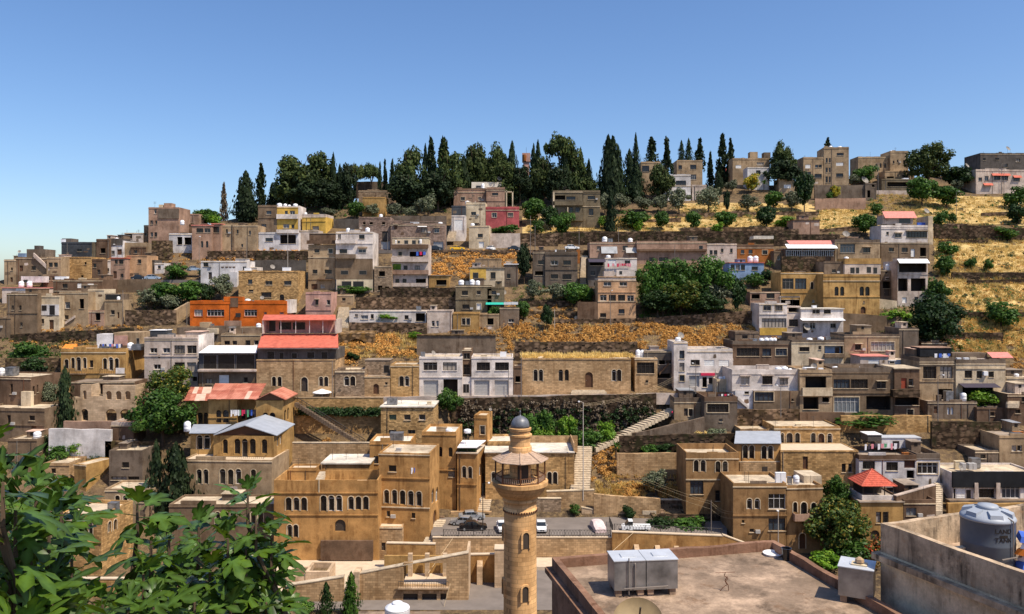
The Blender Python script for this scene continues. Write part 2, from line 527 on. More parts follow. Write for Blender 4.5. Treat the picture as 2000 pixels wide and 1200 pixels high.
def wallface(mb, P, W, w0, w1, ops, dk=None):
    us = sorted({0, W} | {o[1] for o in ops} | {o[2] for o in ops})
    ws = sorted({w0, w1} | {o[3] for o in ops} | {o[4] for o in ops})
    for a, c in zip(us[:-1], us[1:]):
        for d, e in zip(ws[:-1], ws[1:]):
            if c - a < 1e-5 or e - d < 1e-5: continue
            m, q = (a + c) / 2, (d + e) / 2
            if any(o[1] < m < o[2] and o[3] < q < o[4] for o in ops): continue
            mb.quad(P(a, d), P(c, d), P(c, e), P(a, e))
    for k, t0, t1, b0, b1 in ops:
        r = DEPTH[k[0]]
        if k[0] in 'aDO' and b1 - b0 > (t1 - t0) * .55:
            ar = arc(t0, t1, b1)
            mid = len(ar) // 2
            mb.quad(P(t0, b1), *[P(*q) for q in reversed(ar[:mid + 1])])
            mb.quad(P(t1, b1), *[P(*q) for q in ar[mid:]])
            ring = [(t0, b0)] + ar + [(t1, b0)]
        else:
            ring = [(t0, b0), (t0, b1), (t1, b1), (t1, b0)]
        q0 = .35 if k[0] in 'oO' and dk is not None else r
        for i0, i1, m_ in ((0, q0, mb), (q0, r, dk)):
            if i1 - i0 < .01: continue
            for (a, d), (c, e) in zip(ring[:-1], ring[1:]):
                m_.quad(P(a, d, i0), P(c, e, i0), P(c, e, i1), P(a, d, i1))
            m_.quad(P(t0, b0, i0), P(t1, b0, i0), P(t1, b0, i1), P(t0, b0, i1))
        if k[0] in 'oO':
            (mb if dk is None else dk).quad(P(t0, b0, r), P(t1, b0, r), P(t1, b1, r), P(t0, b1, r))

def fill(b, P, k, t0, t1, b0, b1, rnd, fr=None):
    r = DEPTH[k[0]]; W = t1 - t0; H = b1 - b0; c = k[0]
    fr = fr or b.fr or rnd.choice(FR)
    if c in 'oO': 
        win = None
    elif c in 'dD':
        mb = MB(); fbox(mb, P, t0, t1, b0, b1, r - .02, r + .03)
        m = 'doorred' if 'R' in k else 'shut_w' if 'W' in k else 'glass' if 'G' in k else rnd.choice(['doorwood', 'frame_d', 'doorwood'])
        win = mb.build('door', m, b.o)
        h = MB(); fbox(h, P, t0 + W * .12, t0 + W * .12 + .06, b0 + H * .42, b0 + H * .42 + .14, r - .07, r - .02); h.build('handle', 'galv', win)
    elif c == 'g' or c == 'w':
        mb = MB(); fbox(mb, P, t0, t1, b0, b1, r, r + .05)
        win = mb.build('shutter', 'shut_w' if c == 'w' else 'shutgreen' if 'G' in k else 'shutbrown' if 'B' in k else 'shut', b.o)
        n = max(2, int(H / .3)); sb = MB()
        for i in range(n):
            sb = MB(); z = b0 + H * i / n; fbox(sb, P, t0 + .02, t1 - .02, z + .02, z + .07, r - .025, r)
            if n <= 14: sb.build('slat', win.data.materials[0].name, win)
    else:
        t = min(.09, W * .12)
        mb = MB(); y0, y1 = r - .09, r - .01
        fbox(mb, P, t0, t0 + t, b0, b1, y0, y1); fbox(mb, P, t1 - t, t1, b0, b1, y0, y1)
        fbox(mb, P, t0 + t, t1 - t, b0, b0 + t, y0, y1); fbox(mb, P, t0 + t, t1 - t, b1 - t, b1, y0, y1)
        nm = max(0, min(6, round(W / .85) - 1))
        for i in range(nm):
            x = t0 + W * (i + 1) / (nm + 1); fbox(mb, P, x - .035, x + .035, b0 + t, b1 - t, y0, y1)
        if c == 'a':
            z = b1 - W / 2; fbox(mb, P, t0 + t, t1 - t, z - .04, z + .04, y0 + .005, y1)
        elif H > 1.3:
            z = b0 + H * .68; fbox(mb, P, t0 + t, t1 - t, z - .03, z + .03, y0 + .005, y1)
        win = mb.build('window', fr, b.o)
        pb = MB(); pb.quad(P(t0, b0, r), P(t1, b0, r), P(t1, b1, r), P(t0, b1, r))
        pb.build('pane', 'glasspale' if 'P' in k else 'glassgreen' if 'G' in k else rnd.choice(['glass', 'glass', 'glass', 'glass', 'glassblue', 'curtain', 'glass']) if c == 'r' else 'glass', win)
    par = win or b.o
    if c in 'rbo' and H < 2.6 and not 'n' in k:
        sb = MB(); fbox(sb, P, t0 - .1, t1 + .1, b0 - .09, b0 - .003, -.12, .1); sb.build('sill', b.trim, par)
    if 's' in k:
        sb = MB(); q = .13
        if c in 'aD' and H > W * .55:
            ar = arc(t0, t1, b1); cx = (t0 + t1) / 2; cz = b1 - W / 2
            ou = [(cx + (x - cx) * (1 + 2 * q / W), cz + (z - cz) * (1 + 2 * q / W)) for x, z in ar]
            for (p0, p1, q0, q1) in zip(ar[:-1], ar[1:], ou[:-1], ou[1:]):
                sb.hexa([P(*p0, -.05), P(*p1, -.05), P(*p1, .0), P(*p0, .0), P(*q0, -.05), P(*q1, -.05), P(*q1, .0), P(*q0, .0)])
            fbox(sb, P, t0 - q, t0, b0, cz, -.05, 0); fbox(sb, P, t1, t1 + q, b0, cz, -.05, 0)
        else:
            fbox(sb, P, t0 - q, t0, b0, b1 + q, -.05, 0); fbox(sb, P, t1, t1 + q, b0, b1 + q, -.05, 0); fbox(sb, P, t0, t1, b1, b1 + q, -.05, 0)
        sb.build('surround', b.trim, par)
    if 'h' in k:
        sb = MB(); fbox(sb, P, t0 - .25, t1 + .25, b1 + .16, b1 + .28, -.55, .02); sb.build('hood', b.trim, par)
    return win

def B(key, short, more, x0, x1, yt, yb, mat='sand', dep=8, yaw=0, par=.5, win='', rw='', lw='', band='', D=None,
      name='house', cat='house', roof='roof', group='houses of the hillside town', found=5, trim='cream', fr=None, slab=None, top=None):
    b = Bld(); b.key = key; b.short = short
    b.D = D or Dof(yb); b.a = radians(yaw); b.X0 = pX(x0, b.D); b.z0 = pZ(yb, b.D); b.W = b.px(x1); b.H = pZ(yt, b.D) - b.z0
    b.dep = dep; b.fr = fr; b.trim = trim; b.mat = mat; b.wr = b.H - par; b.n = {}
    rnd = random.Random(hash_(key))
    b.o = empty(name, (b.X0, b.D, b.z0), b.a, label=(short + ' ' + more).strip(), cat=cat, group=group)
    W, H = b.W, b.H
    mb = MB(); wR = b.wr; dk = MB()
    sets = {}
    for f, txt, L in (('F', win, W), ('R', rw, dep), ('L', lw, dep)):
        sets[f] = parse(b, f, txt, L, -.5, wR)
        wallface(mb, b.P(f), L, -found, wR, sets[f], dk)
    mb.quad((0, dep, -found), (W, dep, -found), (W, dep, wR), (0, dep, wR))
    mb.build('wall', mat, b.o)
    if dk.v: dk.build('room_interior', 'interior_shade', b.o)  # recess lining painted dark in place of unlit depth
    for f in 'FRL':
        for (k, t0, t1, b0, b1) in sets[f]:
            fill(b, b.P(f), k, t0, t1, b0, b1, rnd)
    if roof:
        if par > .05:
            rb = MB(); rb.quad((0, 0, wR), (W, 0, wR), (W, dep, wR), (0, dep, wR)); rb.build('roof', roof, b.o)
            t = .22; pb = MB()
            n_ = max(1, int(W / 1.6)); jj = min(.09, par * .2)
            for q in range(n_):
                x_, y_ = W * q / n_, W * (q + 1) / n_; pb.box(x_, y_, 0, t, wR + .002, H + (rnd.uniform(-jj, jj) if 0 < q < n_ - 1 else 0))
            pb.box(0, W, dep - t, dep, wR + .002, H); pb.box(0, t, t, dep - t, wR + .002, H); pb.box(W - t, W, t, dep - t, wR + .002, H)
            pb.build('parapet', top or mat, b.o)
            if slab is not False:
                sb = MB(); sb.box(-.08, W + .08, -.10, .0 - .002, wR - .18, wR - .02)
                sb.build('cornice', slab or b.trim if rnd.random() < .5 else mat, b.o)
        else:
            rb = MB(); rb.box(-.2, W + .2, -.25, dep + .1, wR, wR + .2); rb.build('roof', roof, b.o)
    if W > 3 and cat == 'house':
        for q in range(rnd.choice([0, 1, 1, 2])):
            x_ = rnd.uniform(.3, W - .3)
            if not any(o[1] - .15 < x_ < o[2] + .15 for o in sets['F']): dp = MB(); dp.tube((x_, -.07, -.5), (x_, -.07, wR - .1), .05, n=5); dp.build('drain_pipe', rnd.choice(['frame_g', 'frame_d', 'ironrust', 'frame_d']), b.o)
        for o_ in sets['F']:
            if o_[0][0] in 'rb' and o_[2] - o_[1] < 2.4 and o_[4] - o_[3] > .5:
                z_ = rnd.random()
                if z_ < .2:
                    gm = MB(); m_ = max(3, int((o_[2] - o_[1]) / .16))
                    for q in range(m_ + 1): x_ = o_[1] + (o_[2] - o_[1]) * q / m_; gm.box(x_ - .015, x_ + .015, -.05, -.02, o_[3], o_[4])
                    for q in (0, .5, 1): z2 = o_[3] + (o_[4] - o_[3]) * q; gm.box(o_[1], o_[2], -.055, -.05, z2 - .015, z2 + .015)
                    gm.build('window_grille', 'iron', b.o)
                elif z_ < .32:
                    x_ = o_[2] + .15
                    if x_ + .8 < W and not any(p_[1] < x_ + .8 and p_[2] > x_ and abs(p_[3] - o_[3]) < 1.5 for p_ in sets['F'] if p_ is not o_): ac = MB(); ac.box(x_, x_ + .75, -.35, -.01, o_[3] - .1, o_[3] + .42); ac.build('air_conditioner', 'shut', b.o)
        if roof and wR > 1:
            for q in range(rnd.choice([0, 1, 1, 2, 3])):
                x_, y_ = rnd.uniform(.2, W - .2), rnd.uniform(.3, dep * .6); a_ = MB(); h_ = rnd.uniform(.7, 2.2); a_.tube((x_, y_, wR), (x_, y_, wR + par + h_), .03, n=4)
                if rnd.random() < .5:
                    for z2 in (.1, .35, .6): a_.tube((x_ - .45, y_, wR + par + h_ - z2), (x_ + .45, y_, wR + par + h_ - z2), .02, n=4)
                a_.build('antenna', 'iron', b.o)
            if rnd.random() < .5 and yt > 420 and mat not in STONY and not mat.startswith('whit'):
                l_ = rnd.uniform(1.2, min(3.4, W * .5)); x_ = rnd.uniform(.2, W - l_ - .2); y_ = rnd.uniform(dep * .4, dep * .55); h_ = rnd.uniform(.6, 1.7); hb = MB(); hb.box(x_, x_ + l_, y_, dep - .3, wR + .003, wR + par + h_); hut = hb.build('roof_hut', rnd.choice([mat, 'concrete', 'offwhite', 'grey', mat]), b.o)
                hb = MB(); hb.box(x_ - .15, x_ + l_ + .15, y_ - .2, dep - .2, wR + par + h_ + .002, wR + par + h_ + .1); hb.build('hut_roof', rnd.choice(['roof', 'roofgrey', 'palesheet', 'greysheet']), hut)
                if h_ > .9: hb = MB(); hb.box(x_ + l_ * .3, x_ + l_ * .3 + .6, y_ - .02, y_ - .003, wR + par + h_ - .8, wR + par + h_ - .2); hb.build('hut_window', 'glass', hut)
            if W > 5 and par > .15 and rnd.random() < .5:
                x_ = rnd.uniform(0, W * .5); l_ = rnd.uniform(1.2, W * .35); hb = MB(); hb.box(x_, x_ + l_, -.012, .24, H - .06, H + rnd.uniform(.2, .55)); hb.build('raised_parapet', rnd.choice([mat, mat, 'concrete']), b.o)
        for q in range(rnd.choice([0, 1, 2, 3]) if mat not in STONY else 0):
            x_, z2 = rnd.uniform(.1, W - 1.2), rnd.uniform(.2, max(.3, wR - 1.2)); l_, h_ = rnd.uniform(.5, 1.8), rnd.uniform(.3, 1.0)
            if x_ + l_ < W and not any(o[1] - .15 < x_ + l_ and o[2] + .15 > x_ and o[3] - .2 < z2 + h_ and o[4] + .35 > z2 for o in sets['F']): hb = MB(); hb.quad((x_, -.008, z2), (x_ + l_ * .6, -.008, z2 - .1), (x_ + l_, -.008, z2 + .1), (x_ + l_ * .9, -.008, z2 + h_), (x_ + .1, -.008, z2 + h_ * .9)); hb.build('render_patch', rnd.choice(['concrete', 'grey', 'offwhite', 'tan', 'brown']), b.o)
    for y in [float(q) for q in band.split()]:
        z = b.wz(y); sb = MB(); sb.box(-.06, W + .06, -.14, -.002, z - .09, z + .09); sb.build('floor_band', b.trim if rnd.random() < .3 else mat, b.o)
    ALL[key] = b
    return b

def hash_(s):
    h = 7
    for c in s: h = (h * 131 + ord(c)) % 1000003
    return h

def block(b, x0, x1, yt, yb, v=1.0, dep=3, mat=None, name='roof_block', win='', roofm=None):
    """a smaller volume standing on or against a building, part of it"""
    u0, u1 = b.px(x0, v), b.px(x1, v); w1, w0 = b.wz(yt, u0, v), b.wz(yb, u0, v)
    mb = MB(); mb.box(u0, u1, v, v + dep, w0, w1)
    o = mb.build(name, mat or b.mat, b.o)
    if roofm:
        r = MB(); r.box(u0 - .12, u1 + .12, v - .12, v + dep + .1, w1 + .002, w1 + .12); r.build('roof_sheet', roofm, o)
    for tok in win.split():
        k, rest = tok.split(':'); x, y, ww, hh = [float(q) for q in rest.split(',')]
        a, c = b.px(x, v), b.px(x + ww, v); e, d = b.wz(y, a, v), b.wz(y + hh, a, v)
        fm = MB(); fm.box(a - .05, c + .05, v - .03, v - .002, d - .05, e + .05); wo_ = fm.build('window', 'frame_g', o)
        pm = MB(); pm.box(a, c, v - .04, v - .031, d, e); pm.build('pane', 'shut_w' if k == 'w' else 'glass', wo_)
    return o

def balcony(b, x0, x1, yt, yb, out=1.1, mat=None, rail=False, cloth=None):
    u0, u1 = b.px(x0), b.px(x1); w1, w0 = b.wz(yt), b.wz(yb)
    mb = MB(); mb.box(u0, u1, -out, -.002, w0, w0 + .16)
    o = mb.build('balcony', mat or b.mat, b.o)
    rb = MB()
    if rail:
        rb.box(u0, u1, -out, -out + .05, w1 - .06, w1)
        n = max(3, int((u1 - u0) / .35))
        for i in range(n + 1):
            x = u0 + (u1 - u0 - .04) * i / n; rb.box(x, x + .04, -out + .005, -out + .045, w0 + .16, w1 - .06)
        rb.box(u0, u0 + .05, -out + .05, 0, w1 - .06, w1); rb.box(u1 - .05, u1, -out + .05, 0, w1 - .06, w1)
        rb.build('railing', 'iron', o)
    else:
        rb.box(u0, u1, -out, -out + .12, w0 + .16, w1); rb.box(u0, u0 + .12, -out + .12, -.003, w0 + .16, w1); rb.box(u1 - .12, u1, -out + .12, -.003, w0 + .16, w1)
        rb.build('parapet', mat or b.mat, o)
    return o

def awning(b, x0, x1, y0, y1, out=1.5, mat='whitesheet', v=0., name='awning', posts=0, ydown=None):
    u0, u1 = b.px(x0, v), b.px(x1, v); w0 = b.wz(y0, u0, v); w1 = b.wz(y1, u0, v - out)
    mb = MB(); t = .07
    mb.hexa([(u0, v - .01, w0 - t), (u1, v - .01, w0 - t), (u1, v - out, w1 - t), (u0, v - out, w1 - t), (u0, v - .01, w0), (u1, v - .01, w0), (u1, v - out, w1), (u0, v - out, w1)])
    o = mb.build(name, mat, b.o)
    for i in range(posts):
        x = u0 + .1 + (u1 - u0 - .2) * i / max(1, posts - 1)
        pm = MB(); pm.tube((x, v - out + .15, b.wz(ydown, u0, v - out)), (x, v - out + .15, w1 - t), .06, n=6); pm.build('post', 'frame_w', o)
    return o

def tank_mesh(kind):
    mb = MB()
    if kind == 'cyl':
        mb.lathe([(.42, 0), (.5, .03), (.5, .30), (.515, .32), (.5, .34), (.5, .6), (.515, .62), (.5, .64), (.5, .80), (.36, .93), (.2, .97), (.2, 1.0)], 14)
        return mb.mesh('water_tank', 'tankwhite', True)
    mb.box(-.5, .5, -.4, .4, .06, .94); mb.box(-.52, .52, -.42, .42, .94, 1.0); mb.box(-.45, -.3, -.35, .35, 0, .06); mb.box(.3, .45, -.35, .35, 0, .06)
    return mb.mesh('water_tank', 'galv' if kind == 'box' else 'tankwhite')
TM = {k: tank_mesh(k) for k in ('cyl', 'box', 'wbox')}
PEND = []

def tanks(key, items, v=1.6, kind='cyl'):
    """items: 'px,w,h[,kind]' on the roof of a building; labels come later"""
    b = ALL[key]
    for it in items.split():
        q = it.split(','); px, w_, h_ = float(q[0]), float(q[1]), float(q[2]); k = q[3] if len(q) > 3 else kind
        PEND.append((b, px, w_, h_, k, v))

def flush_tanks():
    by = {}
    for p in PEND: by.setdefault((p[0].key, p[4]), []).append(p)
    OR = ['first', 'second', 'third', 'fourth', 'fifth', 'sixth', 'seventh']
    for (key, k), L in by.items():
        L.sort(key=lambda p: p[1])
        for i, (b, px, w_, h_, k, v) in enumerate(L):
            s = (b.D + v) / F
            u = b.px(px, v); what = {'cyl': 'round white water tank', 'box': 'square metal water tank', 'wbox': 'low white box tank'}[k]
            if len(L) == 1: lab = f'{what} on the {b.short}'
            elif len(L) == 2: lab = f'{("left", "right")[i]} {what} on the {b.short}'
            else: lab = f'{what}, {OR[i]} from left on the {b.short}'
            c, sn = cos(b.a), sin(b.a)
            base = b.wr if b.H - b.wr > .05 else b.wr + .2
            o = ob('water_tank', TM[k], None, (b.X0 + c * u - sn * v, b.D + sn * u + c * v, b.z0 + base + .02), (0, 0, b.a + (i * .7 if k == 'cyl' else 0)),
                   (w_ * s, w_ * s, h_ * s), lab, 'water tank', 'water tanks on roofs')

def wall(short, x0, x1, yt, yb, mat='retain', th=.6, y2=None, yaw=0, D=None, x1b=None, name='retaining_wall', cat='wall', cope=None, group='retaining walls of the hillside', found=3, D2=None):
    """a free or retaining wall; y2: height of its far-right top in the photograph when it slopes"""
    D = D or Dof(yb); D2 = D2 or D
    if mat == 'concrete' and 'stair' not in short: mat = 'retain'
    p0 = Vector((pX(x0, D), D)); p1 = Vector((pX(x1, D2), D2))
    z0 = pZ(yb, D); zt0 = pZ(yt, D); zt1 = pZ(y2 if y2 is not None else yt, D2)
    L = (p1 - p0).length; a = atan2(p1.y - p0.y, p1.x - p0.x)
    o = empty(name, (p0.x, p0.y, z0), a, label=short, cat=cat, group=group, kind='thing')
    mb = MB(); zb = -found - max(0, zt0 - zt1)
    h0, h1 = zt0 - z0, zt1 - z0
    rnd = random.Random(hash_(short)); n = max(1, int(L / 2.5)); rag = .0 if cope else .10
    hs_ = [h0 + (h1 - h0) * i / n + (rnd.uniform(-rag, rag) if 0 < i < n else 0) for i in range(n + 1)]
    for i in range(n):
        x, y = L * i / n, L * (i + 1) / n
        mb.quad((x, 0, zb), (y, 0, zb), (y, 0, hs_[i + 1]), (x, 0, hs_[i])); mb.quad((x, th, zb), (y, th, zb), (y, th, hs_[i + 1]), (x, th, hs_[i]))
        mb.quad((x, 0, hs_[i]), (y, 0, hs_[i + 1]), (y, th, hs_[i + 1]), (x, th, hs_[i]))
    mb.quad((0, 0, zb), (0, th, zb), (0, th, hs_[0]), (0, 0, hs_[0])); mb.quad((L, 0, zb), (L, th, zb), (L, th, hs_[n]), (L, 0, hs_[n]))
    mb.build('masonry', mat, o)
    if mat in ('darkrub', 'rubble', 'retain', 'dryrub') and D < 260:
        st = MB()
        for q in range(min(420, int(L * (max(h0, h1) + 1) * 1.1))):
            x = rnd.uniform(.2, L - .2); s_ = rnd.uniform(.12, .34); z = rnd.uniform(-.6, h0 + (h1 - h0) * x / L - .05); o_ = rnd.uniform(.03, .16); j = lambda: rnd.uniform(.75, 1.2)
            st.hexa([(x - s_ * j(), -.001, z - s_ * .6 * j()), (x + s_ * j(), -.001, z - s_ * .6 * j()), (x + s_ * j(), .1, z - s_ * .5), (x - s_ * j(), .1, z - s_ * .5), (x - s_ * j(), -o_, z + s_ * .5 * j()), (x + s_ * j(), -o_, z + s_ * .5 * j()), (x + s_, .1, z + s_ * .55), (x - s_, .1, z + s_ * .55)])
        st.build('stones', 'retain' if mat != 'retain' else 'rubble', o, kind='stuff')
    if cope:
        cb = MB(); cb.hexa([(-.03, -.06, h0 + .002), (L + .03, -.06, h1 + .002), (L + .03, th + .06, h1 + .002), (-.03, th + .06, h0 + .002), (-.03, -.06, h0 + .14), (L + .03, -.06, h1 + .14), (L + .03, th + .06, h1 + .14), (-.03, th + .06, h0 + .14)])
        cb.build('coping', cope, o)
    return o
# ================================================================ the town, built from the top of the hill down
# ---- ridge, right
B('t1', 'tall tan apartment block', 'on the ridge with three rows of slit windows', 1609, 1658, 288, 366, 'sand', 10, -6, win='r:1634,299,14,5 r:1613,309,3.5,9*2/6 r:1613,328,3.5,9*2/6 r:1613,345,3.5,12*2/6 r:1633,339,14,7 w:1633,318,14,6', rw='r:1660,312,2,10 r:1660,330,2,10')
B('t1b', 'lower wing of tan masonry', 'on the ridge beside the tall block', 1569, 1608, 307, 366, 'sand', 9, win='r:1592,322,6,6*2/7 r:1591,340,14,8 w:1573,322,10,7 r:1572,336,12,9')
B('t2', 'long tan ridge building', 'with a row of small arched windows', 1676, 1739, 306, 350, 'sand', 8, win='a:1710,320,4,9 a:1718,319,4,9 a:1727,319,4,9')
B('t2b', 'blocky tan house', 'at the end of the ridge with a taller corner', 1739, 1774, 295, 352, 'sand', 9, win='r:1744,314,3,6 r:1752,312,3,6 r:1764,313,4,9', par=.6)
B('t3', 'low grey-tan flat house', 'below the ridge beside the big round pine', 1722, 1792, 350, 376, 'olive', 8, win='o:1733,356,40,9', par=.3)
B('t3b', 'pale flat-roofed annexe', 'with an open porch under the ridge', 1728, 1786, 334, 357, 'sand', 6, win='o:1732,345,14,8 r:1762,342,12,6', par=.25)
B('t4', 'dark grey apartment block', 'on the ridge carrying a satellite dish', 1915, 2030, 299, 345, 'dgrey', 12, win='r:1944,309,7,4 r:1984,310,8,7 r:1920,309,5,5 r:1960,320,8,7 r:2004,309,8,8')
B('t4b', 'light grey house', 'with red window awnings under the dark block', 1906, 2030, 331, 379, 'offwhite', 10, win='r:1941,343,13,9 r:1956,343,13,9 r:1979,346,13,8 r:1911,347,7,7 r:1923,344,8,10', yaw=3)
b = ALL['t4b']; awning(b, 1936, 1972, 339, 343, .9, 'redroof'); awning(b, 1978, 1994, 343, 347, .9, 'redroof'); awning(b, 1920, 1938, 358, 362, .9, 'redroof')
B('t5', 'pale stepped house', 'on the ridge behind an orange hip roof', 1431, 1503, 309, 362, 'sand', 9, win='r:1478,317,14,6 w:1437,323,11,6 r:1500,305,7,4', par=.5)
b = ALL['t5']; block(b, 1465, 1480, 297, 310, 1, 3); block(b, 1492, 1505, 298, 310, 1, 3, 'grey')
B('t5b', 'white-walled house', 'below the pale stepped house on the ridge', 1460, 1502, 327, 372, 'bluewhite', 6, win='r:1477,333,8,9', par=.2)
B('t6', 'tan two-storey house', 'on the ridge beside spiky conifers', 1322, 1372, 313, 366, 'sand', 9, win='r:1348,322,12,9 r:1348,341,12,10 r:1325,323,7,8', par=.4)
B('t6b', 'tan ridge house', 'half hidden behind tall cypresses', 1252, 1290, 316, 375, 'sand', 9, win='r:1254,324,14,12 r:1275,325,7,8')
B('t7', 'pale villa', 'with a long window band among olive trees', 1296, 1349, 341, 392, 'bluewhite', 8, win='r:1300,353,16,9 r:1320,353,20,9 r:1301,373,12,8', band='364')
B('t7c', 'low pale house', 'tucked between olive trees on the upper slope', 1352, 1380, 361, 392, 'offwhite', 6)
B('t7b', 'little tan shed house', 'beside a dark vine-covered tree', 1521, 1552, 350, 377, 'sand', 6, par=.3, win='w:1531,361,14,7')
wall('long grey garden wall below the tall tan apartment block', 1591, 1690, 362, 391, 'grey')
wall('pinkish stone wall over the golden field', 1592, 1691, 388, 411, 'pinktan', y2=387)
wall('grey roadside wall under the pale flat annexe', 1700, 1790, 372, 380, 'offwhite', th=.3)
B('t8', 'small grey roofless hut', 'beside the tall lattice mast', 1690, 1712, 358, 392, 'grey', 5, par=.3, win='o:1694,372,6,14 o:1703,360,5,6')
B('hutr', 'low ruined stone hut', 'topped with dry grass above the flat roofs', 1549, 1601, 430, 462, 'pinktan', 6, roof='dryrub', par=.05, win='')
# hip roof on the ridge
def hiproof(key, short, x0, x1, ytop, yeave, D, dep, mat, wallmat='sand', yb=None, name='house'):
    X0, X1 = pX(x0, D), pX(x1, D); ze, zt = pZ(yeave, D), pZ(ytop, D); W = X1 - X0
    zb = pZ(yb or yeave + 25, D)
    o = empty(name, (X0, D, zb), label=short, cat='house', group='houses of the hillside town')
    mb = MB(); mb.box(.25, W - .25, .25, dep - .25, -3, ze - zb); mb.build('wall', wallmat, o)
    r = MB(); h = ze - zb; t = zt - zb; i = min(dep / 2, W / 2 - .1)
    a, b_, c, d = (0, 0, h), (W, 0, h), (W, dep, h), (0, dep, h); p, q = (i, dep / 2, t), (W - i, dep / 2, t)
    r.quad(a, b_, q, p); r.quad(b_, c, q); r.quad(c, d, p, q); r.quad(d, a, p); r.quad(a, d, c, b_)
    r.build('roof', mat, o)
    return o
hiproof('', 'small house with an orange hip roof among ridge conifers', 1403, 1437, 326, 336, 332, 7, 'tileroof', yb=365)
hiproof('', 'orange tiled roof peeping between dark pines on the ridge', 760, 788, 359, 372, 312, 8, 'tileroof', yb=395)
# ---- ridge, middle and left
wall('long grey ridge wall behind the orange house', 690, 757, 355, 373, 'grey', D=316)
B('v0', 'orange-tan block house', 'between olive trees under the ridge wall', 708, 752, 385, 425, 'ochre', 8, par=.3)
B('v0b', 'weathered stone house', 'with dark roof under the ridge wall', 700, 770, 372, 400, 'greystone', 6, par=.3, D=303)
wall('dark roadside wall above the stone shops', 651, 705, 428, 447, 'dgrey')
B('v1', 'pinkish brown house', 'with a white roof room, highest in the centre', 886, 949, 368, 408, 'pinktan', 9, win='rs:900,385,8,7 rs:934,385,6,7', band='376', top='brown')
B('v1b', 'pinkish brown corner wing', 'with an open stair frame under the pines', 950, 986, 366, 412, 'pinktan', 8, win='r:961,377,12,5', band='372 393')
b = ALL['v1']; block(b, 921, 990, 356, 369, 3, 5, 'roofwhite', 'roof_room', 'r:930,363,9,4')
b = ALL['v1b']; block(b, 1000, 1002.5, 374, 408, 0, .4, 'cream', 'stair_post'); block(b, 988, 990.5, 372, 408, 0, .4, 'cream', 'stair_post'); block(b, 986, 1003, 374, 376, 0, 3, 'cream', 'stair_beam')
B('v2d', 'dark grey upper room', 'beside the narrow cream house', 882, 909, 402, 424, 'slate', 6, win='', par=.2, D=262)
B('v2', 'narrow cream house', 'with one window above the white garage', 910, 948, 396, 446, 'cream', 7, -3, win='r:920,414,10,7')
B('v2w', 'white garage block', 'beside a pale outdoor stair', 882, 909, 421, 452, 'white', 6, win='w:887,430,16,20', par=.2, D=252)
B('v3', 'rose red house', 'above a clipped green hedge', 949, 1014, 404, 446, 'rose', 8, win='rs:961,416,9,9 rs:992,416,10,8', band='411')
B('v4', 'cream lower house', 'with a white door on the upper road', 916, 955, 441, 486, 'cream', 7, -4, win='r:933,457,10,7 dW:935,472,10,12', par=.3)
wall('pale plastered wall below the green hedge', 957, 1016, 456, 484, 'offwhite')
wall('grey stained wall under the olive-grey house', 1016, 1090, 456, 482, 'concrete')
wall('rough stone terrace wall at the golden grass edge', 1085, 1330, 452, 462, 'retain')
B('v6', 'olive-grey two-storey house', 'with long balconies standing over the dry grass', 1080, 1138, 372, 446, 'olive', 8, win='r:1106,384,18,7 r:1112,405,7,12 r:1124,405,8,9 o:1084,382,20,9', band='377 404')
B('v6b', 'olive-grey bay', 'of the two-storey house over the dry grass', 1139, 1172, 372, 446, 'olive', 8, win='r:1148,383,14,7 r:1150,408,9,13', band='378 404')
b = ALL['v6']; balcony(b, 1080, 1138, 394, 402, 1.0); balcony(b, 1110, 1138, 416, 432, .8); block(b, 1080, 1083, 376, 445, -1, .3, 'cream', 'column'); block(b, 1108, 1110, 405, 445, -1, .3, 'cream', 'column')
# ---- upper left skyline
B('a1', 'tall brown tower house', 'alone on the left skyline', 290, 349, 405, 478, 'pinktan', 9, win='r:301,409,5,9 r:294,431,5,8 r:303,431,4,7 r:294,454,5,9*2/8', par=.3)
b = ALL['a1']; block(b, 320, 335, 397, 406, 2, 3, 'pinktan'); block(b, 310, 318, 400, 406, 2, 2, 'cream')
block(b, 309, 349, 408, 427, -.25, .25, 'grey', 'wall_panel')
B('a1b', 'low brown annexe', 'leaning on the tall brown tower house', 281, 291, 440, 475, 'tan', 6, win='r:283,455,4,6', par=.2)
B('a2', 'pinkish low house', 'behind the brown tower house', 350, 388, 418, 448, 'pinktan', 8, par=.3)
B('a2b', 'brown house with dark doorway', 'beneath the pinkish low house', 336, 376, 438, 470, 'brown', 7, win='o:355,445,9,12 r:340,448,7,6', par=.3, D=256)
B('a3', 'pinkish house with a shed roof', 'and a long window band on the left slope', 375, 413, 441, 508, 'pinktan', 8, 8, win='r:384,446,13,9 r:399,446,12,9 a:392,471,5,13 a:402,471,5,13', par=0, roof='pinkroof')
B('a3b', 'pinkish corner bay', 'with grey glazing beside the long tan wall house', 413, 431, 438, 500, 'pinktan', 7, win='r:414,443,14,12', par=0, roof='pinkroof')
B('a4', 'long blank tan house', 'with a few tiny windows on the left slope', 431, 503, 440, 496, 'sand', 8, win='r:441,448,4,8 r:462,449,4,8 r:486,451,4,8 r:426,474,3,6 r:471,477,4,6', par=.2)
b = ALL['a4']; block(b, 452, 454, 440, 490, -.15, .15, 'frame_d', 'drain_pipe')
B('a5', 'white porch house', 'with open columns on the left slope', 330, 377, 456, 494, 'bluewhite', 6, win='o:346,463,10,15 o:360,464,14,14', par=.3)
B('a6', 'dark slate-grey block', 'on the left skyline', 120, 179, 473, 508, 'slate', 9, win='r:151,487,9,5', par=.3)
b = ALL['a6']; block(b, 121, 139, 466, 474, 1, 4, 'dgrey'); block(b, 179, 187, 473, 505, .2, 5, 'olive', 'side_wall')
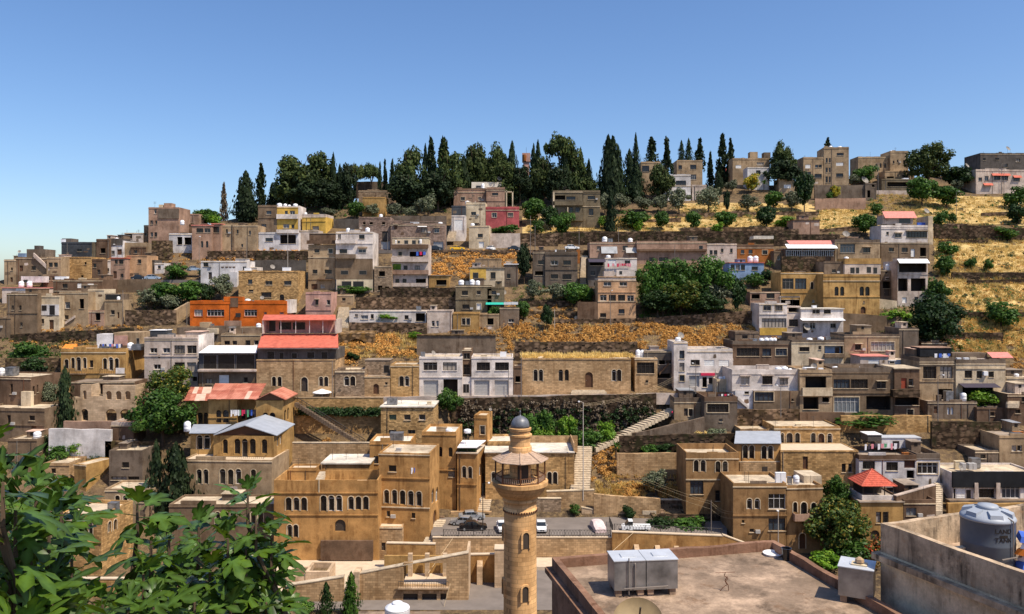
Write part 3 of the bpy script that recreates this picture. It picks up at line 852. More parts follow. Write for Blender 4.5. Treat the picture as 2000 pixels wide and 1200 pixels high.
B('a7', 'brown skyline house', 'beside the slate-grey block', 188, 214, 467, 508, 'brown', 8, par=.3, win='o:196,485,10,10')
B('a8', 'dark roofed house', 'with white ground floor on the left skyline', 214, 240, 469, 505, 'bluewhite', 8, win='r:218,490,6,8 d:229,487,9,11', par=.2, top='dgrey')
b = ALL['a8']; block(b, 213, 239, 466, 479, -.2, 5, 'dgrey', 'upper_storey')
B('a10', 'distant white porch house', 'on the skyline left of the tower house', 243, 279, 455, 476, 'offwhite', 7, win='o:244,457,14,9', par=.15, roof='dgrey')
wall('broad beige retaining wall on the left skyline', 240, 300, 474, 502, 'sand', y2=475)
B('a11', 'tan house with outdoor stair', 'on the far left skyline', 31, 90, 502, 556, 'tan', 8, win='r:62,520,8,8 d:38,519,7,11 r:75,538,5,6', par=.3)
b = ALL['a11']; block(b, 52, 88, 487, 503, 1.5, 5, 'grey', 'upper_storey'); block(b, 67, 77, 480, 488, 2, 2, 'dgrey'); block(b, 35, 50, 495, 503, 1, 2, 'blue', 'blue_tarp')
def stairflank(b, x0, y0, x1, y1, mat='white', v=-.6, th=3):
    u0, u1 = b.px(x0, v), b.px(x1, v); w0, w1 = b.wz(y0, u0, v), b.wz(y1, u1, v); h = th * b.D / F
    mb = MB(); mb.hexa([(u0, v, w0 - h), (u1, v, w1 - h), (u1, v + .5, w1 - h), (u0, v + .5, w0 - h), (u0, v, w0), (u1, v, w1), (u1, v + .5, w1), (u0, v + .5, w0)])
    return mb.build('stair_flank', mat, b.o)
stairflank(b, 65, 494, 90, 517, 'offwhite', th=8)
B('a12', 'narrow tan house', 'at the far left edge of the skyline', 8, 31, 507, 556, 'sand', 7, win='r:21,523,4,6 d:20,542,5,9', par=.25)
B('a13', 'brown house with grey windows', 'left of the golden ruined house', 91, 119, 502, 558, 'sand', 8, win='r:95,513,8,9 r:105,513,8,9', par=.25)
B('a14', 'golden ruined stone house', 'under the slate-grey block', 119, 178, 502, 546, 'ashlar', 8, win='o:165,512,4,5 o:158,538,5,4', par=.1, roof='dryrub')
B('a15', 'small brown house', 'with a thin red eave on the left slope', 216, 244, 505, 551, 'pinktan', 7, win='r:224,508,6,8 r:233,508,8,8 d:221,530,7,14 r:236,535,5,8', par=0, roof='redroof')
B('a16', 'apricot house', 'with a single window behind parked cars', 247, 287, 499, 543, 'peach', 7, win='r:269,507,7,8', par=.1, roof='dryrub')
B('a17', 'small white hut', 'left of the house with the red eave', 196, 216, 508, 537, 'white', 5, win='r:208,524,5,7', par=.2)
B('a18', 'grey and white lean-to', 'behind the vine arbour on the left slope', 287, 302, 508, 534, 'dgrey', 5, par=.1)
B('a18b', 'tiny white hut', 'with one window beside the vine arbour', 302, 320, 514, 535, 'bluewhite', 5, win='r:308,519,6,6', par=.2)
B('a19', 'long white house', 'with four dark ornaments on its wall', 392, 482, 510, 556, 'bluewhite', 7, win='r:397,512,10,9 d:407,532,7,14 r:474,521,7,7 r:447,542,9,8', par=.2)
b = ALL['a19']; block(b, 446, 463, 532, 566, -1.0, 1, 'bluewhite', 'lower_bay')
def rosette(b, px, py, r=5):
    u = b.px(px); w_ = b.wz(py); s = r * b.D / F; mb = MB()
    for i in range(8):
        t, t2 = pi * i / 8, pi * (i + 1) / 8
        mb.hexa([(u - s * cos(t), -.06, w_ - s * .9 * sin(t)), (u - s * cos(t2), -.06, w_ - s * .9 * sin(t2)), (u - s * cos(t2), -.003, w_ - s * .9 * sin(t2)), (u - s * cos(t), -.003, w_ - s * .9 * sin(t)),
                 (u, -.06, w_), (u, -.06, w_), (u, -.003, w_), (u, -.003, w_)])
    mb.build('ornament', 'brown', b.o)
for q in (435, 443, 450, 457): rosette(ALL['a19'], q, 521, 3)
B('a19b', 'low white annexe', 'right of the long white house', 483, 502, 522, 548, 'white', 5, par=.1)
# ---- upper middle left: tall houses
B('w1', 'tan upper house', 'attached to the yellow house', 504, 541, 401, 458, 'tan', 8, win='r:520,412,10,7 rP:511,438,9,8', band='426 453')
B('w1y', 'bright yellow house', 'with white balconies and white side wall', 541, 582, 403, 458, 'yellow', 9, win='r:556,412,6,8 r:566,412,10,8 rP:553,438,12,8 r:569,439,6,7', par=.4, top='white')
b = ALL['w1y']; balcony(b, 541, 582, 419, 428, .7, 'white'); block(b, 582.3, 584.5, 402, 452, .05, 8.5, 'white', 'side_wall')
B('w1w', 'white ground floor house', 'with a deep porch below the yellow house', 505, 583, 454, 494, 'bluewhite', 7, win='r:518,465,15,7 o:547,459,31,17', par=.3)
balcony(ALL['w1w'], 541, 584, 449, 456, .7, 'white')
B('w1r', 'cream and yellow wing', 'with a stained parapet right of the yellow house', 590, 636, 419, 456, 'yellow', 8, -6, win='r:610,442,13,7', par=.9, top='offwhite', band='433')
B('w1s', 'whitewashed low wing', 'between the yellow house and the tall tan house', 584, 622, 450, 488, 'offwhite', 6, par=.2)
B('w4', 'pinkish stone house', 'with three small holes in its parapet', 701, 762, 424, 488, 'pinkstone', 8, win='o:709,434,5,5 o:722,434,6,5 o:746,434,6,5 d:746,452,12,20 g:744,470,20,17', par=.3)
B('w4b', 'long pink-grey stone shop house', 'with arched gable above the parked dark car', 763, 868, 437, 491, 'pinkstone', 8, win='r:823,445,12,10 rh:848,446,10,9 dh:770,434,6,14 g:846,472,20,17', par=.4, band='433', roof='roofgrey')
b = ALL['w4b']; block(b, 764, 784, 431, 438, -.1, 2, 'pinkstone', 'gable'); awning(b, 816, 834, 442, 443, .6, 'whitesheet')
wall('stone coping wall on the roof of the pink-grey shop house', 763, 872, 422, 440, 'grey', D=254, th=.3)
B('w2', 'tall tan apartment house', 'with dark roof shelter, left of its white neighbour', 602, 654, 478, 566, 'sand', 9, win='r:614,487,10,7 rs:641,486,9,9 r:611,527,9,8 r:634,527,14,8 d:608,555,12,10 r:626,556,8,7', par=.7, band='503 546')
b = ALL['w2']; block(b, 604, 653, 457, 470, 1.5, 4, 'brown', 'roof_shelter', roofm='roofgrey'); balcony(b, 600, 655, 470, 477, .6, 'brown')
awning(b, 621, 650, 544, 546, 1.0, 'brown')
B('w3', 'tall white and tan apartment house', 'with plants at its ground floor', 656, 728, 453, 572, 'white', 9, win='r:660,458,6,9 r:701,459,11,8 r:663,487,15,8 r:700,487,15,7', par=.3, band='476 505')
b = ALL['w3']; block(b, 655, 728, 506, 546, -.12, .12, 'tan', 'lower_wall', 'r:666,529,14,7 r:702,529,14,7'); balcony(b, 656, 695, 497, 505, 1.0, 'concrete'); balcony(b, 656, 695, 470, 476, .6, 'white')
awning(b, 699, 718, 482, 485, .5, 'concrete'); block(b, 657, 728, 546, 570, -.1, .1, 'cream', 'ground_floor', 'r:659,558,8,14 r:668,550,18,14 r:690,550,20,14')
B('w5', 'tall pinkish white house', 'with three open balconies and laundry', 766, 836, 477, 562, 'offwhite', 9, win='rs:778,492,7,8 o:800,492,26,10 r:788,519,8,9 r:810,519,10,8 r:772,545,8,9 r:786,545,8,9 o:812,545,20,9', par=.1, band='484 513 535 558')
b = ALL['w5']; block(b, 766, 836, 465, 478, 1.0, 6, 'cream', 'roof_storey', 'r:790,470,7,8 r:805,470,7,7 r:817,470,4,6 r:777,471,4,4', 'cream'); balcony(b, 765, 837, 478, 485, .7, 'brown')
balcony(b, 765, 837, 502, 512, .9, 'offwhite'); balcony(b, 765, 837, 528, 536, .9, 'pinktan'); balcony(b, 765, 833, 553, 560, .9, 'offwhite'); block(b, 767, 783, 516, 527, -.06, .06, 'lf_lime', 'green_blind')
B('w15', 'small ochre house', 'with one wide dark opening', 838, 877, 539, 562, 'ochre', 6, win='o:852,547,20,10', par=0, roof='roofgrey')
B('w16b', 'narrow dark stone ruin', 'between two tall apartment houses', 731, 765, 520, 572, 'greystone', 7, win='o:740,530,12,10 o:738,558,9,10 o:752,560,8,12', par=.1, roof='dryrub')
B('w6', 'long stone house', 'with two glazed windows above the orange house', 466, 582, 529, 592, 'brickstone', 8, win='r:518,549,14,8 r:555,549,14,8 r:484,546,9,9 r:510,571,20,10 a:546,575,9,16 r:486,566,9,4', par=.2)
wall('dark ruined wall with white crates above the long stone house', 470, 597, 508, 532, 'dgrey', D=226)
B('w8', 'pink cube house', 'with a tiny hooded window above the red terrace roof', 597, 647, 571, 622, 'pink', 7, win='rh:616,586,6,10 r:638,586,7,10', par=.3, band='606')
B('w13', 'two-storey khaki house', 'with a teal awning', 890, 960, 557, 612, 'olive', 8, win='r:902,568,12,9 r:931,568,8,8 r:955,568,1,1 r:903,595,14,9 dsW:931,593,9,12', par=.3, band='585', roof='roofgrey')
B('w13b', 'khaki corner wing', 'of the house with the teal awning', 952, 985, 560, 612, 'olive', 7, win='r:955,568,14,8', par=.3)
awning(ALL['w13b'], 949, 984, 591, 595, 1.6, 'teal'); awning(ALL['w13b'], 984, 1012, 590, 595, 1.6, 'greysheet')
B('w14', 'pale yellow house', 'with ochre window bay beside the dark cypress', 917, 985, 524, 560, 'cream', 7, win='r:925,533,9,13 r:958,532,10,13', par=0, roof='roofgrey')
block(ALL['w14'], 918, 949, 525, 546, -.12, .12, 'yellow', 'yellow_bay', 'r:924,533,10,12')
B('w14b', 'tan roofless ruin', 'in the orange scrub below the upper road', 928, 979, 505, 530, 'sand', 6, par=.1, roof='dryrub')
B('w14c', 'small grey shed house', 'with a white sheet roof left of the cypress', 985, 1012, 517, 560, 'grey', 6, win='r:990,535,7,9', par=0, roof='whitesheet')
wall('long stained boundary wall above the white low house', 695, 890, 581, 607, 'concrete')
wall('dark rubble wall under the tall pinkish white house', 742, 890, 562, 582, 'darkrub')
B('w10', 'long low white house', 'behind a green grape vine', 682, 832, 607, 634, 'white', 6, win='r:693,614,6,5 rP:705,616,14,8 r:724,614,6,9 r:790,616,8,8 o:812,612,18,16', par=.1)
wall('stained grey wall under the long low white house', 682, 834, 630, 652, 'concrete', y2=631)
B('w10b', 'rough plastered hut', 'with two small windows below the boundary wall', 834, 883, 606, 650, 'offwhite', 6, win='r:843,627,6,11 rP:852,627,5,11', par=.1, roof='roofgrey')
B('w12', 'ochre stained house', 'with double white window below the khaki house', 885, 936, 611, 650, 'ochre', 6, win='rs:902,622,7,13*2/9', par=.2)
B('w12b', 'tan house with black openings', 'under the small round tree', 936, 975, 613, 645, 'sand', 6, win='o:952,622,12,13 o:970,622,1,1', par=.2)
B('w12c', 'small grey cube house', 'with one window right of the ochre stained house', 976, 1014, 601, 640, 'concrete', 6, win='r:993,623,11,7', par=.2)
# ---- upper middle right
B('v7', 'grey cement house', 'with two pairs of windows beside the dark cypress', 1065, 1128, 492, 562, 'grey', 8, -3, win='r:1076,509,14,9 r:1100,509,15,9 r:1076,536,14,9 r:1099,536,17,10', par=.4, band='527 498')
B('v7b', 'grey lower wing', 'left of the grey cement house', 1041, 1065, 491, 560, 'grey', 7, win='r:1051,509,12,8 o:1045,530,16,8', par=.4)
block(ALL['v7'], 1126, 1133, 488, 515, .3, .3, 'rust', 'red_post')
wall('golden grass bank wall below the upper road', 840, 1180, 489, 496, 'retain', D=238)
B('v8', 'pinkish tan house', 'with a hanging canopy and two white tanks', 1152, 1243, 473, 512, 'pinktan', 8, win='r:1166,481,7,9 r:1216,480,10,10', par=.3)
awning(ALL['v8'], 1174, 1205, 482, 495, 1.2, 'greysheet'); awning(ALL['v8'], 1222, 1246, 484, 494, 1.0, 'shut')
B('v8w', 'white middle house', 'with red laundry and a dark tent awning', 1180, 1244, 504, 538, 'white', 7, win='w:1188,507,15,10 r:1220,509,11,8', par=.2, roof='roofgrey')
B('v8d', 'dark brown house', 'behind the peach house, under a black tent', 1149, 1181, 504, 575, 'dgrey', 7, win='r:1154,530,8,8 o:1152,510,26,9 r:1160,552,7,7', par=.2)
awning(ALL['v8d'], 1149, 1182, 506, 512, 1.6, 'darkcloth')
B('v9', 'peach house', 'with a white glazed gallery and a lamp post', 1168, 1242, 543, 626, 'peach', 8, win='r:1179,551,15,8 r:1210,551,15,8 r:1172,576,13,12 r:1189,576,14,12 r:1207,576,14,12 r:1225,577,13,12 r:1208,604,12,9 r:1172,612,12,8', par=.6, band='541 571 589', top='offwhite')
block(ALL['v9'], 1180, 1200, 530, 541, .5, 3, 'offwhite', 'roof_room'); block(ALL['v9'], 1204, 1240, 527, 540, 2.0, 2, 'white', 'roof_room', 'r:1210,530,5,6')
wall('brown garden wall left of the peach house', 1128, 1168, 590, 626, 'brown')
wall('pale path kerb wall above the orange scrub bank', 1083, 1245, 624, 632, 'concrete', y2=622, th=.4)
wall('sloping stone wall under the dense green trees', 1245, 1470, 622, 634, 'concrete', y2=607, th=.4)
B('v10', 'long flat tan house', 'with a dark eave above the dense green trees', 1244, 1381, 471, 516, 'pinktan', 8, win='r:1268,503,10,8 r:1287,503,18,8 r:1365,480,8,8', par=.5, band='488', roof='roofgrey')
block(ALL['v10'], 1244, 1381, 487, 491, -.9, .9, 'brown', 'eave')
B('v11', 'white and pink terrace house', 'left of the rust-orange house', 1381, 1439, 476, 516, 'offwhite', 7, win='r:1386,489,6,9 r:1394,489,7,9 r:1408,486,5,7 r:1426,486,5,8', par=.3)
B('u6', 'rust-orange house', 'with three small windows and a pale roof slab', 1440, 1511, 478, 516, 'rust', 8, win='r:1447,488,7,8 r:1462,488,8,8 rs:1489,489,10,8', par=.9, top='brown')
block(ALL['u6'], 1472, 1511, 461, 467, 2, 4, 'roofwhite', 'roof_slab')
B('u7', 'pale blue house', 'with a thin red eave below the rust-orange house', 1425, 1492, 514, 548, 'blue', 7, win='r:1427,517,8,11 r:1437,517,8,11 r:1447,517,8,11 r:1468,521,12,7', par=0, roof='redroof')
# ---- upper right
B('u4', 'white top house', 'with a wide window band and a pink roof room', 1721, 1812, 440, 480, 'white', 8, win='r:1731,453,5,6 rh:1748,456,13,8 rh:1770,452,41,13', par=.5, band='447', roof='roofgrey')
b = ALL['u4']; block(b, 1724, 1783, 421, 438, 2.5, 4, 'offwhite', 'roof_room', 'r:1756,427,22,9', 'pinkroof'); awning(b, 1723, 1785, 413, 426, 2.0, 'pinkroof', v=3.5); block(b, 1813, 1822, 422, 478, .3, 7, 'cream', 'side_wall')
B('u4b', 'brown middle storey', 'with a white door under the white top house', 1721, 1815, 474, 514, 'tan', 7, win='dW:1779,486,8,16 o:1797,484,12,17 r:1736,484,10,8 r:1761,484,12,9', par=.1, D=231)
B('u4c', 'open-fronted house', 'with two brown loggias and a white awning', 1753, 1812, 510, 600, 'offwhite', 8, win='o:1756,513,54,19 o:1753,544,20,25 o:1779,544,29,25 dW:1762,581,9,11 r:1786,580,8,8', par=.2, band='536', trim='offwhite')
awning(ALL['u4c'], 1752, 1811, 506, 514, 1.4, 'whitesheet')
B('u5', 'narrow dark tower house', 'with a white tank, beside the open-fronted house', 1720, 1748, 528, 586, 'concrete', 7, win='r:1729,530,4,5 o:1724,550,15,14 d:1727,563,10,15', par=.1)
B('u2', 'tan upper house', 'with a barred wide window above the ochre mansion', 1631, 1719, 468, 530, 'sand', 8, win='r:1641,477,29,17 rh:1686,484,14,10', par=.9, top='grey', roof='roofgrey')
B('u3', 'pergola house', 'with pink roof and a row of white balusters', 1533, 1630, 487, 530, 'brown', 8, win='o:1536,489,30,11 o:1568,489,30,11 o:1600,489,28,11', par=0, roof='roofgrey')
b = ALL['u3']; awning(b, 1536, 1630, 470, 477, 2.5, 'pinkroof', v=3); awning(b, 1533, 1631, 477, 485, 2.0, 'whitesheet', v=.8)
rb = MB()
for i in range(26):
    u = b.px(1535 + i * 3.65, -.3); rb.box(u, u + .12, -.4, -.28, b.wz(501), b.wz(490))
rb.box(b.px(1534), b.px(1629), -.42, -.26, b.wz(490), b.wz(489)); rb.build('balustrade', 'frame_w', b.o)
wall('overgrown ruined wall under the white balusters', 1527, 1612, 501, 536, 'darkrub', D=212)
B('u1a', 'ochre mansion wing', 'with two large glazed bays', 1525, 1608, 532, 600, 'gold', 8, win='r:1528,544,22,21 r:1553,544,22,21 as:1583,551,6,14 as:1596,551,7,14 r:1586,586,5,5', par=.2, band='572')
B('u1b', 'ochre mansion', 'with paired arched windows over a plain wall', 1608, 1718, 536, 618, 'gold', 9, win='a:1630,560,8,18*2/11 a:1679,560,8.5,18*2/11 r:1686,588,3,4 D:1681,599,10,14', par=.4, band='580 549')
b = ALL['u1b']; block(b, 1650, 1720, 516, 536, 3.5, 5, 'offwhite', 'upper_storey', 'r:1661,523,8,11 r:1672,523,6,11 r:1693,522,8,11 r:1706,523,7,11'); block(b, 1650, 1721, 505, 516, 3.4, 5, 'ochre', 'upper_band')
B('u1c', 'grey rendered block', 'set into the ochre mansion', 1610, 1650, 511, 560, 'concrete', 6, win='r:1625,526,8,7', par=.2, D=206)
block(ALL['u1c'], 1648, 1658, 518, 545, -.2, 1.2, 'white', 'chimney')
B('u8a', 'white glazed house', 'with a yellow parapet and dark window row', 1483, 1537, 593, 660, 'white', 7, win='rs:1491,596,15,11 rs:1514,596,14,11 r:1488,622,48,18', par=.2, band='614')
block(ALL['u8a'], 1484, 1537, 641, 655, -.2, .2, 'yellow', 'yellow_parapet')
B('u8b', 'bright white house', 'with a white roof and shaded ground-floor terrace', 1564, 1647, 604, 662, 'white', 7, win='r:1587,605,14,8 r:1609,605,14,8 d:1568,632,10,19 r:1582,631,11,12 r:1622,632,11,9', par=0, roof='roofwhite', band='625')
awning(ALL['u8b'], 1562, 1646, 622, 626, 1.6, 'whitesheet')
B('u8c', 'narrow white link house', 'between the glazed house and the bright white house', 1537, 1564, 598, 658, 'offwhite', 6, win='o:1540,601,22,9 r:1541,624,18,14', par=.2, roof='whitesheet')
B('u8d', 'brown upper terrace house', 'behind the white glazed house', 1465, 1523, 570, 600, 'pinktan', 6, win='o:1468,575,16,9 r:1497,573,16,10', par=.15)
B('u8e', 'pale glass-railed terrace', 'left of the ochre mansion wing', 1522, 1562, 578, 600, 'offwhite', 5, par=.2, win='rP:1526,577,34,8')
wall('big brown retaining wall under the ochre mansion', 1647, 1762, 612, 657, 'tan', y2=619, D=194)
wall('pale stair flank beside the ochre mansion', 1718, 1752, 584, 604, 'cream', y2=588)
# golden field walls, far right
for i, (a, c, y, y2, h) in enumerate([(1845, 1890, 437, 437, 8), (1876, 1945, 440, 441, 12), (1918, 1990, 416, 413, 7), (1825, 1870, 438, 440, 10), (1868, 1955, 626, 645, 6), (1880, 1990, 640, 668, 5), (1850, 2010, 456, 458, 10), (1835, 1930, 470, 468, 6), (1890, 2010, 548, 545, 8)]):
    wall('%s low dry-stone terrace wall in the golden field' % ['short', 'upper', 'topmost', 'pinkish', 'pale curving', 'lowest', 'long dark', 'weed-covered', 'middle'][i], a, c, y, y + h + 5, 'darkrub' if i in (1, 3, 6, 7, 8) else 'retain', y2=y2, D=Dof(y + h))
for i, (a, c, y, y2, h) in enumerate([(1300, 1450, 420, 412, 5), (1330, 1545, 445, 443, 10), (1450, 1600, 415, 413, 6), (1215, 1330, 432, 425, 5), (1440, 1560, 455, 447, 9), (1600, 1690, 448, 440, 5)]):
    wall('%s stone field wall between the young trees' % ['upper', 'long', 'sunlit', 'short', 'lower', 'last'][i], a, c, y, y + h, 'retain', y2=y2)
# ---- left middle
B('a21', 'brown flat house', 'with two pale panels on its upper storey', 104, 200, 546, 606, 'brown', 8, win='r:122,555,10,8 w:151,554,8,9 w:171,554,12,9', par=.3, band='569', D=204)
B('a21b', 'tan house with dark doorways', 'below the brown flat house', 116, 172, 570, 638, 'sand', 8, win='r:127,590,10,13 o:155,584,9,19 r:125,616,9,8', par=.3)
B('a22', 'tall blank grey-tan block', 'with slit windows at the left edge', 13, 73, 573, 656, 'tan', 9, win='r:23,597,4,9*2/15 r:23,630,4,9*2/17', par=.2, band='612')
B('a23', 'house with white middle storey', 'and a small white door, left edge', 73, 116, 578, 648, 'cream', 7, win='r:76,623,10,10 d:96,625,9,19', par=.2)
block(ALL['a23'], 75, 115, 595, 616, -.1, .1, 'bluewhite', 'white_storey', 'r:82,597,9,10 r:97,597,10,18')
B('a24', 'cream block with one slit window', 'left of the big retaining wall', 172, 203, 565, 606, 'cream', 6, win='r:181,582,5,14', par=.2, D=200)
B('a25', 'tan house with open loggia', 'beside the big grey retaining wall', 204, 238, 586, 636, 'sand', 6, win='r:216,606,8,9 d:229,610,4,12', par=.2)
block(ALL['a25'], 205, 237, 574, 588, 1.5, 4, 'concrete', 'roof_room', 'r:207,576,29,11')
B('a26', 'pink and tan courtyard house', 'with a pale stair flank', 150, 203, 606, 637, 'pinktan', 6, win='o:186,612,10,14', par=.4, roof='roofgrey')
stairflank(ALL['a26'], 127, 629, 146, 616, 'offwhite', th=5)
wall('big grey retaining wall under the olive garden', 244, 343, 606, 637, 'concrete')
wall('sunlit end of the olive garden wall', 343, 371, 606, 636, 'sand', y2=590, D2=203)
wall('tan road wall under the parked cars on the left slope', 200, 312, 546, 572, 'tan')
B('a29', 'house with pink hip roof', 'at the far left edge', 4, 84, 563, 600, 'offwhite', 8, win='w:30,563,20,5', par=0, roof='pinkroof', D=208)
block(ALL['a29'], 41, 83, 540, 552, 5, 3, 'bluewhite', 'roof_room', 'r:46,547,8,5')
B('a30', 'plain tan house', 'cut by the left edge of the picture', -30, 21, 620, 662, 'tan', 7, win='r:-10,632,8,8', par=.2)
wall('brown rubble bank wall under the left edge houses', 20, 260, 654, 668, 'darkrub', y2=640)
# orange restaurant and red roofs
B('or', 'long orange house', 'with wide windows', 371, 560, 588, 637, 'orange', 8, win='rs:379,605,17,13 rs:404,605,34,13 rs:477,605,25,13 r:516,610,5,4 r:546,610,8,4', par=.6, trim='orange', fr='frame_w', slab='orange')
b = ALL['or']; block(b, 437, 474, 580, 589, -.05, 1.5, 'orange', 'raised_parapet'); block(b, 450, 465, 582, 600, -.12, .07, 'brown', 'brown_panel'); block(b, 558, 567, 586, 612, .4, 6, 'white', 'white_end_wall'); block(b, 460, 469, 612, 620, -.6, .5, 'iron', 'air_conditioner')
def slant(x0, x1, x0b, x1b, y0, y1, D0, D1, mat, th=.12):
    """sheet roof from the front edge (x0..x1, y1 at D0) up to the back edge (x0b..x1b, y0 at D1)"""
    mb = MB(); p = [(pX(x0, D0), D0, pZ(y1, D0)), (pX(x1, D0), D0, pZ(y1, D0)), (pX(x1b, D1), D1, pZ(y0, D1)), (pX(x0b, D1), D1, pZ(y0, D1))]
    mb.hexa([(a, b_, c - th) for a, b_, c in p] + p)
    return mb
def attach(mb, name, mat, b):
    o = mb.build(name, mat, b.o); o.matrix_parent_inverse = (Matrix.Translation(Vector((b.X0, b.D, b.z0))) @ Matrix.Rotation(b.a, 4, 'Z')).inverted(); return o
B('w9', 'ochre stone restaurant', 'with two red terrace roofs', 501, 655, 702, 778, 'ashlar2', 9, win='as:531,736,8,19*2/11 as:623,736,8,19*2/10 Ds:588,737,13,28', par=.1, roof='roofgrey')
b = ALL['w9']; block(b, 503, 657, 682, 702, .4, 8.5, 'dgrey', 'glazed_storey', 'r:522,687,14,14 r:546,689,8,12 r:570,690,10,10 r:628,688,12,13 r:600,688,14,12')
attach(slant(503, 661, 512, 660, 652, 679, b.D - .8, b.D + 9, 'redroof'), 'red_roof', 'redroof', b)
block(b, 503, 661, 679, 682, -.7, .5, 'offwhite', 'fascia')
block(b, 514, 656, 626, 651, 9.5, 3.5, 'pink', 'terrace_back_wall', 'r:526,627,12,20 r:545,630,24,14 r:572,630,24,14')
block(b, 512, 515, 624, 652, 6.8, 6, 'offwhite', 'terrace_side'); block(b, 654, 656.5, 624, 652, 6.8, 6, 'offwhite', 'terrace_side')
for q in (548, 577, 604, 630): block(b, q, q + 1, 625, 651, 6.9, .12, 'frame_w', 'terrace_post')
attach(slant(512, 656, 516, 655, 615, 625, b.D + 6.5, b.D + 11, 'redroof'), 'terrace_roof', 'redroof', b)
B('l3', 'dark glass restaurant', 'with a white sheet roof', 388, 501, 725, 776, 'tan', 8, win='r:402,740,12,10 w:428,733,19,20 r:475,737,9,11 ', par=.1, roof='roofgrey')
b = ALL['l3']; block(b, 388, 500, 690, 722, .2, 7, 'slate', 'glass_storey', 'r:398,694,25,27 r:426,693,32,28 r:462,693,35,28'); block(b, 386, 500, 722, 726, -.9, 8, 'offwhite', 'white_ledge')
attach(slant(388, 501, 408, 503, 675, 689, b.D - .6, b.D + 7, 'whitesheet'), 'sheet_roof', 'whitesheet', b)
B('l3b', 'pale flat house', 'behind the dark glass restaurant', 432, 508, 652, 690, 'sand', 7, win='r:438,666,11,8 r:454,666,9,8 r:480,665,9,10 rW:496,665,9,9', par=.3)
B('l3c', 'low flat roof house', 'with concrete boxes before the long orange house', 345, 520, 640, 668, 'concrete', 7, par=.3, roof='roofgrey', win='', slab=False)
block(ALL['l3c'], 390, 408, 630, 643, .3, 2, 'sand', 'roof_box'); block(ALL['l3c'], 404, 424, 642, 653, -1.2, 1.2, 'cream', 'roof_box'); block(ALL['l3c'], 438, 470, 627, 640, .3, .6, 'pinktan', 'roof_box')
B('l2', 'greyish white three-storey house', 'with wide dark windows and a glass roof room', 282, 386, 659, 762, 'offwhite', 9, win='r:293,680,14,10 r:318,680,14,10 r:341,675,20,16 r:365,675,19,16 r:341,708,20,18 r:365,708,18,18 r:376,736,9,9 r:300,712,14,10', par=.5, band='696 661')
b = ALL['l2']; block(b, 293, 324, 646, 660, 1.0, 3, 'slate', 'glass_roof_room', roofm='whitesheet'); block(b, 386.3, 388, 655, 700, .02, 8.8, 'white', 'side_wall')
B('l1', 'yellow stone house', 'with rows of slim arched windows and balconies', 119, 246, 681, 762, 'ochre', 9, win='as:126,702,8,18 as:139,699,7,21 as:149,698,9,27 as:162,699,7,21 r:175,704,7,14 as:201,700,8,21 as:212,698,9,26 as:224,700,8,20', rw='a:251,698,3,17 a:255,698,2.5,17', par=.5, band='729 689')
b = ALL['l1']; balcony(b, 137, 170, 722, 731, .9, 'tan', True); balcony(b, 198, 246, 720, 731, .9, 'tan', True); block(b, 226, 243, 719, 730, -1.0, .08, 'bluewhite', 'hung_cloth')
block(b, 221, 270, 650, 683, 3, 6, 'sand', 'upper_storey', 'r:267,661,5,11'); block(b, 189, 223, 653, 674, 3, 3, 'bluewhite', 'roof_room'); block(b, 223, 248, 656, 675, 2.6, .4, 'pink', 'pink_screen')
B('l1c', 'brown plastered base house', 'under the yellow stone house, behind the ruined arches', 138, 262, 746, 790, 'brown', 6, win='o:188,750,12,20', par=.1, D=163, roof='roofgrey')
